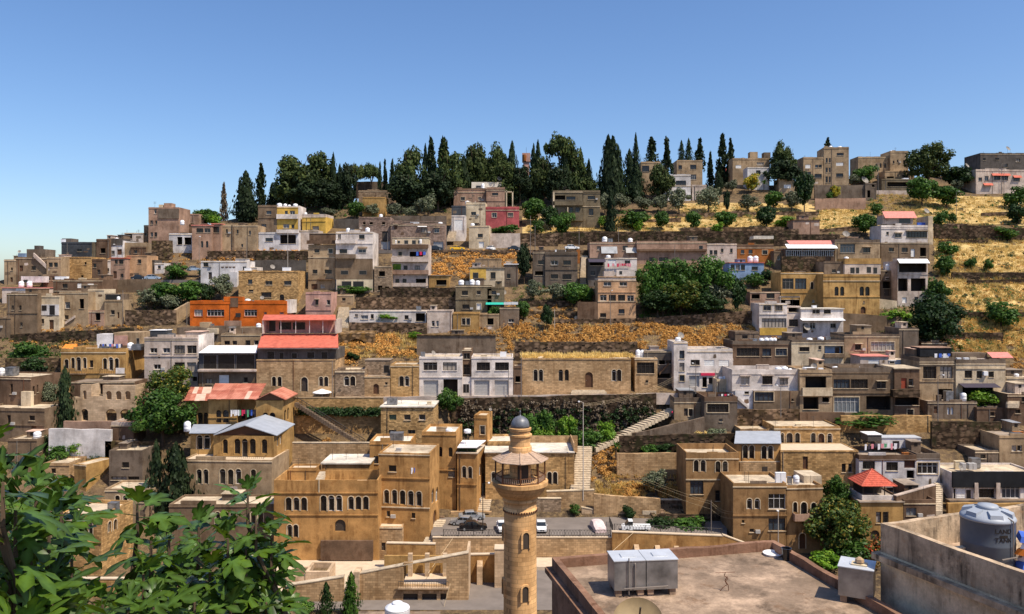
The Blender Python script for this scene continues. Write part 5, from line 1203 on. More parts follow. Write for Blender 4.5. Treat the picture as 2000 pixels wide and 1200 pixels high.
# ================================================================ roads, parking, stairs
def slabroad(name, label, x0, x1, D0, D1, z, mat, depth=6, z1=None, kind='structure'):
    """flat terrace: front edge between photo columns x0..x1 at D0, back edge at D1"""
    z1 = z if z1 is None else z1
    mb = MB(); a, b, c, d = (pX(x0, D0), D0, z), (pX(x1, D0), D0, z1), (pX(x1, D1), D1, z1), (pX(x0, D1), D1, z)
    mb.hexa([(p[0], p[1], p[2] - depth) for p in (a, b, c, d)] + [a, b, c, d])
    return mb.build(name, mat, label=label, kind=kind)
ZP = -39.3
slabroad('parking_road', 'grey asphalt parking terrace behind the minaret', 842, 1196, 127.0, 138.5, ZP, 'asphalt', 1.5)
slabroad('road', 'asphalt road climbing right above the pilaster wall', 1196, 1420, 127.0, 137, ZP + .004, 'asphalt', 1.5, ZP - .4)
slabroad('street', 'pale grey lower street', 560, 1480, 100, 126.4, -43.1, 'asphalt', 1)
slabroad('pavement', 'sunlit pale pavement strip below the parking wall', 860, 1200, 122.2, 126.4, -42.6, 'pave', .8)
slabroad('middle_road', 'pale middle road in front of the white twin house', 655, 1345, 165.5, 169.5, pZ(775, 166.5), 'pave', 1.2)
slabroad('upper_road', 'upper road where the yellow taxi is parked', 740, 1180, 239.6, 243.5, pZ(489, 240), 'asphalt', 1)
slabroad('left_road', 'narrow road with parked cars on the left slope', 200, 410, 218, 222, pZ(547, 219), 'asphalt', 1)
slabroad('ridge_road', 'pale lane below the grey ridge block', 1830, 2010, 330, 335, pZ(378, 331), 'pave', 1)
wall('stone retaining wall under the parking terrace', 845, 1196, 1051, 1092, 'ashlar2', D=126.5, found=3, cope='pave')
wall('rough overgrown stone wall under the middle road', 882, 1282, 780, 856, 'darkrub', D=164, y2=769, found=4, th=.8)
wall('pale coping parapet along the middle road', 640, 1345, 777, 781, 'offwhite', D=164.9, y2=768, th=.35, found=1, name='road_parapet')
wall('stone wall with plants beside the iron stair', 571, 748, 778, 866, 'ashlar', D=161, found=3, cope='sand')
wall('dark stone garden wall above the long stair', 1010, 1290, 846, 858, 'darkrub', D=156)
wall('upper garden terrace wall right of the long stair', 1210, 1460, 852, 880, 'darkrub', D=151, y2=846)
wall('streaked terrace wall beside the square sandstone house', 1205, 1335, 886, 940, 'ashlar2', D=146)
wall('cracked ochre retaining wall behind the parked truck', 1160, 1290, 965, 1018, 'ashlar2', D=137.6, y2=975)
wall('pale wall at the foot of the long stair', 1068, 1160, 961, 1000, 'ashlar2', D=139, y2=958, cope='cream')
wall('grey stone block wall behind the white car', 1046, 1096, 975, 1016, 'greystone', D=138, cope='cream')
wall('low path wall below the square sandstone house', 1278, 1345, 977, 1000, 'brown', D=140, y2=978, cope='cream')
wall('dark bank wall above the pilaster wall road', 1285, 1440, 1005, 1040, 'darkrub', D=136)
wall('narrow pale seat wall in the little garden', 1136, 1186, 992, 1004, 'palestone', D=137.8, y2=1001, cope='cream', th=.4)
wall('sunlit kerb wall along the parking terrace edge', 1100, 1220, 1012, 1018, 'ashlar2', D=138.3, y2=1019, cope='pave', th=.5)
def stair(label, x0, x1, y0, x0b, x1b, y1, D0, D1, n, mat='step', cat='stairs', side=None):
    """flight from its foot (y0 at D0) to its head (y1 at D1): every step an object"""
    o = empty('stairs', (pX(x0, D0), D0, pZ(y0, D0)), label=label, cat=cat, group='outdoor stairs')
    base = o.location.copy()
    for i in range(n):
        t, t2 = i / n, (i + 1) / n
        D, E = D0 + (D1 - D0) * t, D0 + (D1 - D0) * t2 + .25
        z = pZ(y0, D0) + (pZ(y1, D1) - pZ(y0, D0)) * t2
        a, b = pX(x0 + (x0b - x0) * t, D), pX(x1 + (x1b - x1) * t, D)
        mb = MB(); mb.box(a - base.x, b - base.x, D - base.y, E - base.y, z - base.z - .9, z - base.z)
        mb.build('step', mat, o)
    return o
stair('long straight stone stair right of the minaret', 1114, 1152, 960, 1128, 1157, 872, 139.6, 151.5, 20)
def zstair(label, x0, y0, x1, y1, D0, D1, n, wid=1.7, mat='step'):
    """flight climbing along the hillside"""
    P0 = Vector((pX(x0, D0), D0, pZ(y0, D0))); P1 = Vector((pX(x1, D1), D1, pZ(y1, D1))); d = (P1 - P0)
    o = empty('stairs', P0, atan2(d.y, d.x), label=label, cat='stairs', group='outdoor stairs'); L = sqrt(d.x ** 2 + d.y ** 2)
    for i in range(n):
        mb = MB(); mb.box(L * i / n, L * (i + 1) / n + .15, 0, wid, d.z * (i + 1) / n - .8, d.z * (i + 1) / n); mb.build('step', mat, o)
    return o, L, d.z
zstair('long diagonal stone stair below the small brown house', 1164, 878, 1322, 800, 151.5, 162, 24, 2.2)
o_, L_, h_ = zstair('iron-railed stair down the stone wall', 712, 868, 580, 786, 157.5, 160.2, 28, .8, 'concrete')
mb = MB(); mb.path([(0, -.05, 1.0), (L_, -.05, h_ + 1.0)], .07); mb.path([(0, -.05, .5), (L_, -.05, h_ + .5)], .05)
for i in range(15): mb.tube((L_ * i / 14, -.05, h_ * i / 14), (L_ * i / 14, -.05, h_ * i / 14 + 1), .035, n=4)
mb.build('railing', 'iron', o_)
stair('steep narrow stair beside the white house wing', 1826, 1841, 1000, 1829, 1842, 944, 133, 142, 14, 'step')
stair('pale steps between the pink cube house and the white low house', 655, 680, 640, 662, 681, 600, 196.5, 204, 14)
stair('stone steps left of the parked silver cars', 826, 848, 1062, 850, 872, 1016, 126.2, 134, 12)
stair('curved steps up to the golden corner house', 930, 955, 1006, 940, 962, 968, 137.5, 142, 10)
stair('pale steps in the roof terrace of the golden house', 613, 628, 944, 624, 634, 922, 126.5, 131, 7)
stair('small steps under the road beside the peach house', 1122, 1140, 622, 1126, 1142, 608, 200, 203, 6)
stair('narrow stair between grey cement and pinkish tan houses', 1132, 1146, 560, 1136, 1148, 500, 216, 236, 18)
stair('worn steps in front of the long stone hall', 1115, 1185, 768, 1120, 1178, 760, 167, 168.5, 5)
stair('outdoor steps at the right edge', 1968, 1990, 790, 1975, 1995, 772, 158, 161, 8)
stair('mossy steps below the square sandstone house', 1255, 1282, 1000, 1262, 1290, 972, 137.5, 141, 8)
stair('orange steps seen between the fig leaves', 190, 216, 1128, 202, 222, 1108, 121, 126, 6)
stair('pale steps beside the dry golden bank', 872, 888, 470, 884, 896, 430, 246, 262, 12)
# railings
def railing(label, x0, x1, y0, y1, D, h=1.15, D2=None, n=None, mat='iron'):
    D2 = D2 or D
    P0 = Vector((pX(x0, D), D, pZ(y0, D))); P1 = Vector((pX(x1, D2), D2, pZ(y1, D2))); d = P1 - P0; L = sqrt(d.x ** 2 + d.y ** 2)
    o = empty('railing', P0, atan2(d.y, d.x), label=label, cat='railing', group='iron railings')
    n = n or max(2, int(L / 2.2)); S = d.z
    for i in range(n + 1):
        x = L * i / n; mb = MB(); mb.box(x - .04, x + .04, -.04, .04, S * i / n, S * i / n + h + .08); mb.build('post', mat, o)
    mb = MB()
    for k in (.08, h): mb.path([(0, 0, k), (L, 0, S + k)], .035, 4)
    mb.build('rail', mat, o)
    mb = MB(); m = int(L / .45)
    for i in range(m):
        a, c = L * i / m, L * (i + 1) / m; za, zc = S * i / m, S * (i + 1) / m
        mb.path([(a, 0, za + .1), ((a + c) / 2, 0, (za + zc) / 2 + h * .55), (c, 0, zc + .1)], .02, 3)
        mb.path([(a, 0, za + h), ((a + c) / 2, 0, (za + zc) / 2 + h * .55), (c, 0, zc + h)], .02, 3)
    mb.build('lattice', mat, o, kind='stuff')
railing('ornamental iron railing along the parking terrace', 866, 1192, 1049, 1050, 126.8)
railing('ornamental iron railing along the rising road', 1200, 1410, 1038, 1047, 126.6)
railing('iron fence between parking and rising road', 1190, 1197, 1023, 1040, 134, D2=127)
# pilaster walls of the plaza
def pilwall(label, x0, x1, y0, y1, D, pil, mat='ashlar2', D2=None, yb=1120, pw=.75, pd=.9, name='pilaster_wall', drop=22):
    o = wall(label, x0, x1, y0, yb, mat, D=D, D2=D2, y2=y1, cope='pave', name=name, cat='wall', group='stone walls of the plaza', found=3)
    D2 = D2 or D; L = sqrt((pX(x1, D2) - pX(x0, D)) ** 2 + (D2 - D) ** 2); h0 = pZ(y0, D) - pZ(yb, D); h1 = pZ(y1, D2) - pZ(yb, D)
    for q in pil:
        t = (q - x0) / (x1 - x0); x = L * t; h = h0 + (h1 - h0) * t - drop * D / F
        mb = MB(); mb.hexa([(x, -pd, -3), (x + pw, -pd, -3), (x + pw, -.002, -3), (x, -.002, -3), (x, -pd, h - .6), (x + pw, -pd, h - .6), (x + pw, -.002, h), (x, -.002, h)]); mb.build('pilaster', 'palestone', o)  # paler than the wall: sunlight on the pilaster fronts put into their colour
    return o
pilwall('plain pilastered wall right of the parking terrace', 1196, 1412, 1040, 1048, 125.9, (1238, 1279, 1316, 1355, 1396), 'lime', yb=1110)
wall('sloping end of the pilastered wall', 1412, 1482, 1046, 1110, 'lime', D=125.9, y2=1072, cope='pave', group='stone walls of the plaza')
pilwall('pilastered wall left below the stone steps', 755, 850, 1062, 1064, 121.5, (756, 788, 824), 'lime', yb=1130)
pilwall('tall recessed wall with a single pilaster', 913, 966, 1085, 1084, 117, (932,), 'lime', yb=1180, pw=.8, drop=10)
o_ = wall('banded pale stone pier beside the minaret shaft', 966, 990, 1074, 1188, 'palestone', th=2.0, D=115, cope='pave', group='stone walls of the plaza')
# sloped building at the bottom with a loggia
def wedge(label, x0, x1, y0, y1, D, ops=(), th=.6, yb=1230, cat='building', name='sloped_wall'):
    o = empty(name, (pX(x0, D), D, pZ(yb, D)), label=label, cat=cat)
    X = lambda p: pX(p, D) - pX(x0, D); Z = lambda y: pZ(y, D) - pZ(yb, D)
    L = X(x1); L_ops = [(X(a), X(c), Z(e), Z(d)) for a, c, d, e in ops]
    top = lambda x: Z(y0) + (Z(y1) - Z(y0)) * x / L
    us = sorted({0, L} | {q[0] for q in L_ops} | {q[1] for q in L_ops}); mb = MB()
    for a, c in zip(us[:-1], us[1:]):
        m = (a + c) / 2
        cuts = sorted([(q[2], q[3]) for q in L_ops if q[0] < m < q[1]])
        z = 0
        for d, e in cuts + [(None, None)]:
            t0, t1 = (d, d) if d is not None else (top(a), top(c))
            for i in (0, th): mb.quad((a, i, z), (c, i, z), (c, i, t1), (a, i, t0))
            z = e
    for a, c, d, e in L_ops:
        for p, q in (((a, d), (c, d)), ((c, d), (c, e)), ((c, e), (a, e)), ((a, e), (a, d))): mb.quad((p[0], 0, p[1]), (q[0], 0, q[1]), (q[0], th, q[1]), (p[0], th, p[1]))
    mb.quad((0, 0, 0), (0, th, 0), (0, th, top(0)), (0, 0, top(0))); mb.quad((L, 0, 0), (L, th, 0), (L, th, top(L)), (L, 0, top(L)))
    mb.build('wall', 'ashlar2', o)
    cb = MB(); cb.hexa([(0, -.05, top(0) + .002), (L, -.05, top(L) + .002), (L, th + .35, top(L) + .002), (0, th + .35, top(0) + .002), (0, -.05, top(0) + .12), (L, -.05, top(L) + .12), (L, th + .35, top(L) + .12), (0, th + .35, top(0) + .12)]); cb.build('coping', 'roof', o)
    return o, X, Z
o_, X_, Z_ = wedge('sloping stone building with loggia and black doorways', 700, 915, 1122, 1081, 110.5, [(788, 872, 1100, 1144), (787, 816, 1160, 1225), (824, 853, 1160, 1225), (860, 872, 1160, 1225)])
mb = MB(); mb.box(X_(786), X_(874), .6, 4.5, Z_(1150), Z_(1143)); mb.build('loggia_floor', 'pave', o_)
for q in (788, 822, 858): mb = MB(); mb.box(X_(q) + .2, X_(q) + .8, 3.2, 3.9, Z_(1143), Z_(1098)); mb.build('column', 'palestone', o_)
mb = MB(); mb.box(X_(740), X_(914), 4.6, 5.0, 0, Z_(1108)); mb.build('loggia_back_wall', 'ochre', o_)
mb = MB(); mb.box(X_(778), X_(877), -.5, -.003, Z_(1149), Z_(1146)); mb.build('balcony_slab', 'palestone', o_)
mb = MB(); mb.path([(X_(779), -.45, Z_(1134)), (X_(876), -.45, Z_(1134))], .04, 4); 
for i in range(22): x = X_(779) + (X_(876) - X_(779)) * i / 21; mb.tube((x, -.45, Z_(1146)), (x, -.45, Z_(1134)), .02, n=4)
mb.build('balcony_railing', 'iron', o_)
for a, c in ((787, 816), (824, 853), (860, 872)): mb = MB(); mb.box(X_(a), X_(c), .5, .58, 0, Z_(1160)); mb.build('door', 'frame_d', o_)
mb = MB(); mb.box(X_(910), X_(914.8), .61, 6, 0, Z_(1084)); mb.build('end_wall', 'palestone', o_)  # sunlit end face, its brightness put into a paler stone
o_, X_, Z_ = wedge('sloping sunlit plaza wall behind two small trees', 552, 671, 1147, 1128, 110, yb=1225, cat='wall', name='plaza_wall')
slabroad('plaza', 'pale plaza floor above the sloping wall', 540, 760, 111.0, 125.4, -42.7, 'pave', 4)
wall('narrow stone pier between the two sloping walls', 690, 702, 1118, 1225, 'palestone', D=110.2, th=2, group='stone walls of the plaza')
def planter(label, x0, x1, yt, yb, D, dep):
    o = empty('planter', (pX(x0, D), D, pZ(yb, D)), label=label, cat='planter', group='stone planters on the plaza'); W = pX(x1, D) - pX(x0, D); h = pZ(yt, D) - pZ(yb, D); t = .42
    mb = MB(); mb.box(0, W, 0, t, -.5, h); mb.box(0, W, dep - t, dep, -.5, h); mb.box(0, t, t, dep - t, -.5, h); mb.box(W - t, W, t, dep - t, -.5, h); mb.build('wall', 'palestone', o)
    mb = MB(); mb.box(t, W - t, t, dep - t, -.5, h - .7); mb.build('soil', 'ground', o)
planter('taller open stone planter box on the plaza', 596, 643, 1117, 1150, 114.5, 4)
planter('lower open stone planter box on the plaza', 558, 597, 1126, 1152, 114.6, 4)
B('e9', 'base wall house', 'with shade painted into its brown plaster under the triple-window house', 626, 728, 1058, 1100, 'brown', 2, par=.1, roof='pave', D=125.6)  # brown stands for the shadow lying on this wall
# ================================================================ minaret
def minaret():
    D = 75.0; cx, cy = pX(1016, D), D; s = D / F
    Z = lambda y: pZ(y, D)
    o = empty('minaret', (cx, cy, -44), label='round golden stone minaret with wooden gallery and dark dome', cat='minaret')
    L = lambda prof: [(r * s, Z(y) + 44) for r, y in prof]
    mb = MB(); mb.lathe([(33.5 * s, 0)] + L([(32.5, 1204), (31.5, 1000), (31.5, 998)]), 40, cap=False); mb.build('shaft', 'minstone', o, True)
    mb = MB(); mb.lathe(L([(31.5, 998), (33, 997.5), (33, 992), (31.5, 991.5), (32, 978), (34.5, 976), (34.5, 973), (33, 971), (40, 966), (47, 957), (51, 948), (52, 946)]), 40, cap=False); mb.build('corbel', 'minstone', o, True)
    for k in range(40):
        t = 2 * pi * (k + .5) / 40; d = MB(); r = 32.9 * s; d.box(-.06, .06, -.10, .05, Z(996.8) + 44, Z(993) + 44)
        if k < 1: dm = d.mesh('dentil', 'shutbrown')
        ob('dentil', dm, o, (r * cos(t), r * sin(t), 0), (0, 0, t - pi / 2))
    mb = MB(); mb.lathe(L([(52, 946), (54.5, 945.5), (54.5, 938), (20, 937.5)]), 40, cap=False); mb.build('gallery_floor', 'minstone', o)
    mb = MB(); mb.lathe(L([(21, 940), (21, 884), (22.5, 883.5), (22.5, 871.5), (20, 871), (19.5, 862), (20.5, 853), (23, 851), (23, 848), (19.5, 846.5), (19.5, 840.5), (21.5, 840), (22, 836), (18.5, 834.5)]), 32, cap=False); mb.build('turret', 'minstone', o, False)
    mb = MB(); mb.lathe(L([(17.6, 835), (18, 831), (17.6, 827), (16, 822), (13, 818), (9, 815), (4, 812.8), (1.0, 811.5), (.9, 807), (1.6, 805.5), (1.0, 804), (.1, 801)]), 28); mb.build('dome', 'dome', o, True)
    # octagonal board roof, each board a piece
    R1, R0, z1, z0 = 55 * s, 23 * s, Z(897) + 44, Z(882) + 44
    roof = empty('gallery_roof', (0, 0, 0)); roof.parent = o
    for k in range(8):
        t0, t1 = -pi / 2 + k * pi / 4, -pi / 2 + (k + 1) * pi / 4
        for j in range(6):
            a, b = j / 6, (j + 1) / 6 + .012
            q = []
            for (f, dz) in ((a, .04), (b, .02)):
                r, z = R1 + (R0 - R1) * f, z1 + (z0 - z1) * f + dz
                q.append(((r * cos(t0), r * sin(t0), z), (r * cos(t1), r * sin(t1), z)))
            (p0, p1), (p3, p2) = q; up = .05
            m = MB(); m.hexa([(x, y, z - up) for x, y, z in (p0, p1, p2, p3)] + [p0, p1, p2, p3]); m.build('board', 'woodroof', roof)
        m = MB(); m.tube((R1 * cos(t0), R1 * sin(t0), z1 + .06), (R0 * cos(t0), R0 * sin(t0), z0 + .06), .06, n=5); m.build('hip_batten', 'woodroof', roof)
        # posts and balustrade
        rp = 48 * s
        zt = z1 + (z0 - z1) * (R1 - rp) / (R1 - R0) - .05
        m = MB(); m.tube((rp * cos(t0), rp * sin(t0), Z(938) + 44), (rp * cos(t0), rp * sin(t0), zt), .075, n=6); m.build('post', 'wood', o)
        A, Bq = Vector((rp * cos(t0), rp * sin(t0), 0)), Vector((rp * cos(t1), rp * sin(t1), 0))
        m = MB()
        for zz in (Z(936.5) + 44, Z(926) + 44): m.tube(A + Vector((0, 0, zz)), Bq + Vector((0, 0, zz)), .045, n=5)
        r_ = m.build('gallery_rail', 'wood', o)
        for i in range(1, 9):
            p = A.lerp(Bq, i / 9); m = MB(); m.tube(p + Vector((0, 0, Z(936.5) + 44)), p + Vector((0, 0, Z(926) + 44)), .03, n=4); m.build('baluster', 'woodroof', r_)
    # arched windows
    def awin(ang, yt, yb, wpx, r):
        W = wpx * s; P = lambda t, z, i=0.: (t, i, z); b0, b1 = Z(yb) + 44, Z(yt) + 44
        e = empty('window', (r * cos(ang), r * sin(ang), 0), ang + pi / 2); e.parent = o
        ar = [(-W / 2, b0)] + arc(-W / 2, W / 2, b1, 10) + [(W / 2, b0)]
        m = MB(); m.quad(*[(x, -.06, z) for x, z in ar]); m.build('pane', 'frame_d', e)
        m = MB(); k = 1 + .34 / W
        for (x, z), (x2, z2) in zip(ar[:-1], ar[1:]):
            cz = b1 - W / 2; f = lambda x, z: (x * k, cz + (z - cz) * k if z > cz else z)
            (u, v), (u2, v2) = f(x, z), f(x2, z2)
            m.hexa([(x, -.14, z), (x2, -.14, z2), (x2, .3, z2), (x, .3, z), (u, -.14, v), (u2, -.14, v2), (u2, .3, v2), (u, .3, v)])
        m.build('surround', 'minstone', e)
    awin(-pi / 2 + .33, 1031, 1062, 12.5, 31.8 * s - .02); awin(-pi / 2 + .29, 1134, 1164, 12.5, 32.2 * s - .02)
    awin(-pi / 2 - 1.35, 1025, 1056, 12, 31.8 * s); awin(-pi / 2 - 1.35, 1128, 1160, 12, 32.2 * s)
    e = MB(); e.box(-.5, .5, -.06, .05, Z(937) + 44, Z(905) + 44); q = e.build('door', 'frame_d', o); q.location = (21 * s * cos(-pi / 2 + .25), 21 * s * sin(-pi / 2 + .25), 0); q.rotation_euler = (0, 0, .25)
minaret()
slabroad('lower_yard', 'tiled yard at the foot of the minaret', 880, 1120, 68, 84, -43.4, 'pave', 1)
# ================================================================ gazebo with tiled pyramid roof
def gazebo():
    D = 131.6; o = empty('gazebo', (pX(1681, D), D, pZ(981, D)), label='red tiled gazebo on the terrace of the white house', cat='gazebo')
    X = lambda p, d=0: pX(p, D + d) - pX(1681, D); Z = lambda y, d=0: pZ(y, D + d) - pZ(981, D)
    x0, x1, dep = X(1686), X(1750), 5.0; ze, zt = Z(950), Z(950) + 2.2
    mb = MB(); mb.box(X(1684), X(1748), 0, .2, -.2, Z(968)); mb.box(X(1684), X(1684) + .2, .2, dep, -.2, Z(968)); mb.build('parapet', 'white', o)
    mb = MB(); mb.box(X(1684), X(1748), 0, dep, -.4, -.2); mb.build('floor', 'concrete', o)
    for px in (1687, 1708, 1729, 1746):
        mb = MB(); mb.box(X(px), X(px) + .12, .3, .42, -.2, ze); mb.build('post', 'frame_d', o)
    mb = MB(); mb.box(x0 + .3, x1 - .3, dep - .5, dep - .4, -.2, ze - .2); mb.build('back_screen', 'frame_d', o)
    r = empty('roof', (0, 0, 0)); r.parent = o
    c = ((x0 + x1) / 2 - .1, dep / 2, zt); E = [(x0 - .4, -.3, ze), (x1 + .1, -.3, ze), (x1 + .1, dep + .2, ze), (x0 - .4, dep + .2, ze)]
    for k in range(4):
        A, Bq, C = Vector(E[k]), Vector(E[(k + 1) % 4]), Vector(c)
        for j in range(9):
            f0, f1 = j / 9, (j + 1) / 9 + .015
            p0, p1, p2, p3 = A.lerp(C, f0), Bq.lerp(C, f0), Bq.lerp(C, min(1, f1)), A.lerp(C, min(1, f1))
            up = Vector((0, 0, .10)); u2 = Vector((0, 0, .04))
            m = MB(); m.hexa([tuple(p0), tuple(p1), tuple(p2), tuple(p3), tuple(p0 + up), tuple(p1 + up), tuple(p2 + u2), tuple(p3 + u2)]); m.build('tile_course', 'tileroof', r)
        m = MB(); m.tube(A + Vector((0, 0, .1)), C + Vector((0, 0, .1)), .09, n=5); m.build('hip_tile', 'redroof', r)
gazebo()
wall('sloping brown terrace wall right of the gazebo', 1751, 1828, 970, 990, 'brown', D=131, y2=948, cope='offwhite', D2=134)
# ================================================================ foreground roofs
def roofpoly(name, label, P, z, ph, mat_wall, mat_roof, mat_par, t=.22, found=12, cat='house'):
    """flat roof from its corner points (X, D), anticlockwise from above; parapet along listed edges"""
    c = P[0]; o = empty(name, (c[0], c[1], z - found), label=label, cat=cat)
    Q = [Vector((x - c[0], y - c[1])) for x, y in P]; n = len(Q); mb = MB(); k = MB(); lg = MB()
    for i in range(n):
        a, b = Q[i], Q[(i + 1) % n]
        mb.quad((a.x, a.y, 0), (b.x, b.y, 0), (b.x, b.y, found), (a.x, a.y, found))
        d = (b - a).normalized(); nn = Vector((-d.y, d.x)) * t
        a2, b2 = a + nn + d * t, b + nn - d * t
        m = max(1, int((b - a).length / .7)); rnd = random.Random(i)
        hz = [ph + (rnd.uniform(-.025, .025) if 0 < q < m else 0) for q in range(m + 1)]
        for q in range(m):
            f, g = q / m, (q + 1) / m
            p0, p1, p2, p3 = a.lerp(b, f), a.lerp(b, g), a2.lerp(b2, g), a2.lerp(b2, f)
            k.hexa([(p.x, p.y, found + .002) for p in (p0, p1, p2, p3)] + [(p0.x, p0.y, found + hz[q]), (p1.x, p1.y, found + hz[q + 1]), (p2.x, p2.y, found + hz[q + 1]), (p3.x, p3.y, found + hz[q])])
        ou = -Vector((-d.y, d.x)) * .22
        p0, p1, p2, p3 = a + ou - d * .16, b + ou + d * .16, b, a
        lg.hexa([(p.x, p.y, found - .24) for p in (p0, p1, p2, p3)] + [(p.x, p.y, found - .06) for p in (p0, p1, p2, p3)])
    mb.build('wall', mat_wall, o); k.build('parapet', mat_par, o); lg.build('ledge', mat_par, o)
    r = MB(); r.quad(*[(q.x, q.y, found) for q in Q]); r.build('roof', mat_roof, o)
    return o
def at(px, py, h):
    D = h * F / (py - HY); return (pX(px, D), D)
h = 10.0; zr = -h
p1, p2 = Vector(at(1078, 1107, h)), Vector(at(1512, 1072, h)); d = (p2 - p1).normalized(); nn = Vector((d.y, -d.x))
p3, p4 = p2 + nn * 10, p1 + nn * 10
R1 = roofpoly('brown_roof_house', 'brown house in front with a stained flat roof and low parapet', [tuple(p4), tuple(p3), tuple(p2), tuple(p1)], zr, .33, 'nearred', 'nearroof', 'nearred')
def onroof(px, py, h=10.0): x, y = at(px, py, h); return Vector((x, y, -h))
h2 = 7.5
c0, f0, n0 = Vector(at(1720, 1022, h2)), Vector(at(2000, 984, h2)), Vector(at(1960, 1096, h2))
d2 = (f0 - c0).normalized(); m2 = Vector((d2.y, -d2.x))
Ls = 12
R2 = roofpoly('near_corner_house', 'weathered plastered corner house at lower right with stained parapet', [tuple(c0), tuple(c0 + m2 * Ls), tuple(c0 + m2 * Ls + d2 * 12), tuple(c0 + d2 * 12)], -h2 - .9, .9, 'nearwall', 'nearroof', 'nearpar', .2, 14)
mb = MB(); q = Vector(R2.location.xy); a = c0 + d2 * 1.2 + m2 * 1.5 - q
for k in range(1):
    e = d2 * 7; f = m2 * .18; mb.hexa([(p.x, p.y, 14.002) for p in (a, a + f, a + f + e, a + e)] + [(p.x, p.y, 14.45) for p in (a, a + f, a + f + e, a + e)])
mb.build('inner_wall', 'nearwall', R2)
mb = MB(); a = c0 + m2 * 4.2 - q; e = m2 * 2.4; f = -d2 * .5; mb.hexa([(p.x, p.y, 11.6) for p in (a, a + e, a + e + f, a + f)] + [(p.x, p.y, 11.75) for p in (a, a + e, a + e + f, a + f)]); mb.build('window_hood', 'nearwall', R2)
mb = MB(); e = m2 * 2.0; a = a + m2 * .2 - d2 * .02; f = d2 * .0; mb.quad((a.x, a.y, 10.2), ((a + e).x, (a + e).y, 10.2), ((a + e).x, (a + e).y, 11.5), (a.x, a.y, 11.5)); mb.build('window', 'glass', R2)
# big grey tank with lettering
def bigtank():
    h_ = h2 + .9; p = Vector(at(1929, 1130, h_)); 
    D = 24.6; x = pX(1929, D); z = -h2 - .88
    o = empty('plastic_water_tank', (x, D, z), label='big grey plastic water tank with black print behind the stained parapet', cat='water tank')
    R = 47.5 * D / F; H = pZ(1012, D) - z
    mb = MB(); mb.lathe([(R * .97, 0), (R, .06), (R, H * .45), (R * 1.012, H * .47), (R, H * .49), (R, H - .02), (R * 1.015, H)], 40); mb.build('body', 'tankgrey', o, True)
    mb = MB(); mb.lathe([(R * 1.02, H), (R * 1.03, H + .05), (R * .98, H + .12), (R * .5, H + .30), (R * .42, H + .31)], 40); mb.build('shoulder', 'tankcap', o, True)
    mb = MB(); mb.lathe([(R * .40, H + .28), (R * .40, H + .36), (R * .37, H + .41), (R * .1, H + .43)], 28); mb.build('lid', 'tankcap', o, True)
    for k in range(6):
        t = k * pi / 3 + .35; mb = MB(); mb.hexa([(R * .5, -.17, H + .05), (R * .96, -.2, H + .02), (R * .96, .2, H + .02), (R * .5, .17, H + .05), (R * .52, -.15, H + .33), (R * .9, -.17, H + .25), (R * .9, .17, H + .25), (R * .52, .15, H + .33)])
        q = mb.build('rib', 'tankcap', o); q.rotation_euler = (0, 0, t)
    for k, (txt, zz, sz) in enumerate((('LAND', H * .80, .19), ('TANK', H * .60, .19))):
        cu = bpy.data.curves.new('lettering', 'FONT'); cu.body = txt; cu.size = sz; cu.align_x = 'CENTER'; cu.extrude = .003
        to = bpy.data.objects.new('t', cu); COL.objects.link(to); bpy.context.view_layer.update()
        me = bpy.data.meshes.new_from_object(to.evaluated_get(bpy.context.evaluated_depsgraph_get())); bpy.data.objects.remove(to)
        me.materials.clear(); me.materials.append(MATS['carblack'])
        for v in me.vertices:
            ang = -pi / 2 + .06 + v.co.x / R; rr = R + .008 + v.co.z; v.co = (rr * cos(ang), rr * sin(ang), zz + v.co.y)
        ob('lettering', me, o)
    mb = MB(); w_ = .12
    for i in range(6):
        a0, a1 = -pi / 2 + .06 + (-.12 + .04 * i) / R, -pi / 2 + .06 + (-.12 + .04 * (i + 1)) / R
        mb.quad(*[((R + .01) * cos(t), (R + .01) * sin(t), zz) for t, zz in ((a0, H * .70), (a1, H * .70), (a1, H * .76), (a0, H * .76))])
    mb.build('print_block', 'carblack', o)
    mb = MB(); t = -pi / 2 + .42; x_, y_ = (R + .06) * cos(t), (R + .06) * sin(t); mb.path([(x_ * .8, y_ * .8, H + .16), (x_, y_, H + .1), (x_, y_, H * .25), (x_ * 1.2, y_, H * .2)], .02); mb.path([(-.1, -R - .15, H * .24), (R + .5, -R * .6, H * .27)], .022); mb.build('pipe', 'pole', o)
bigtank()
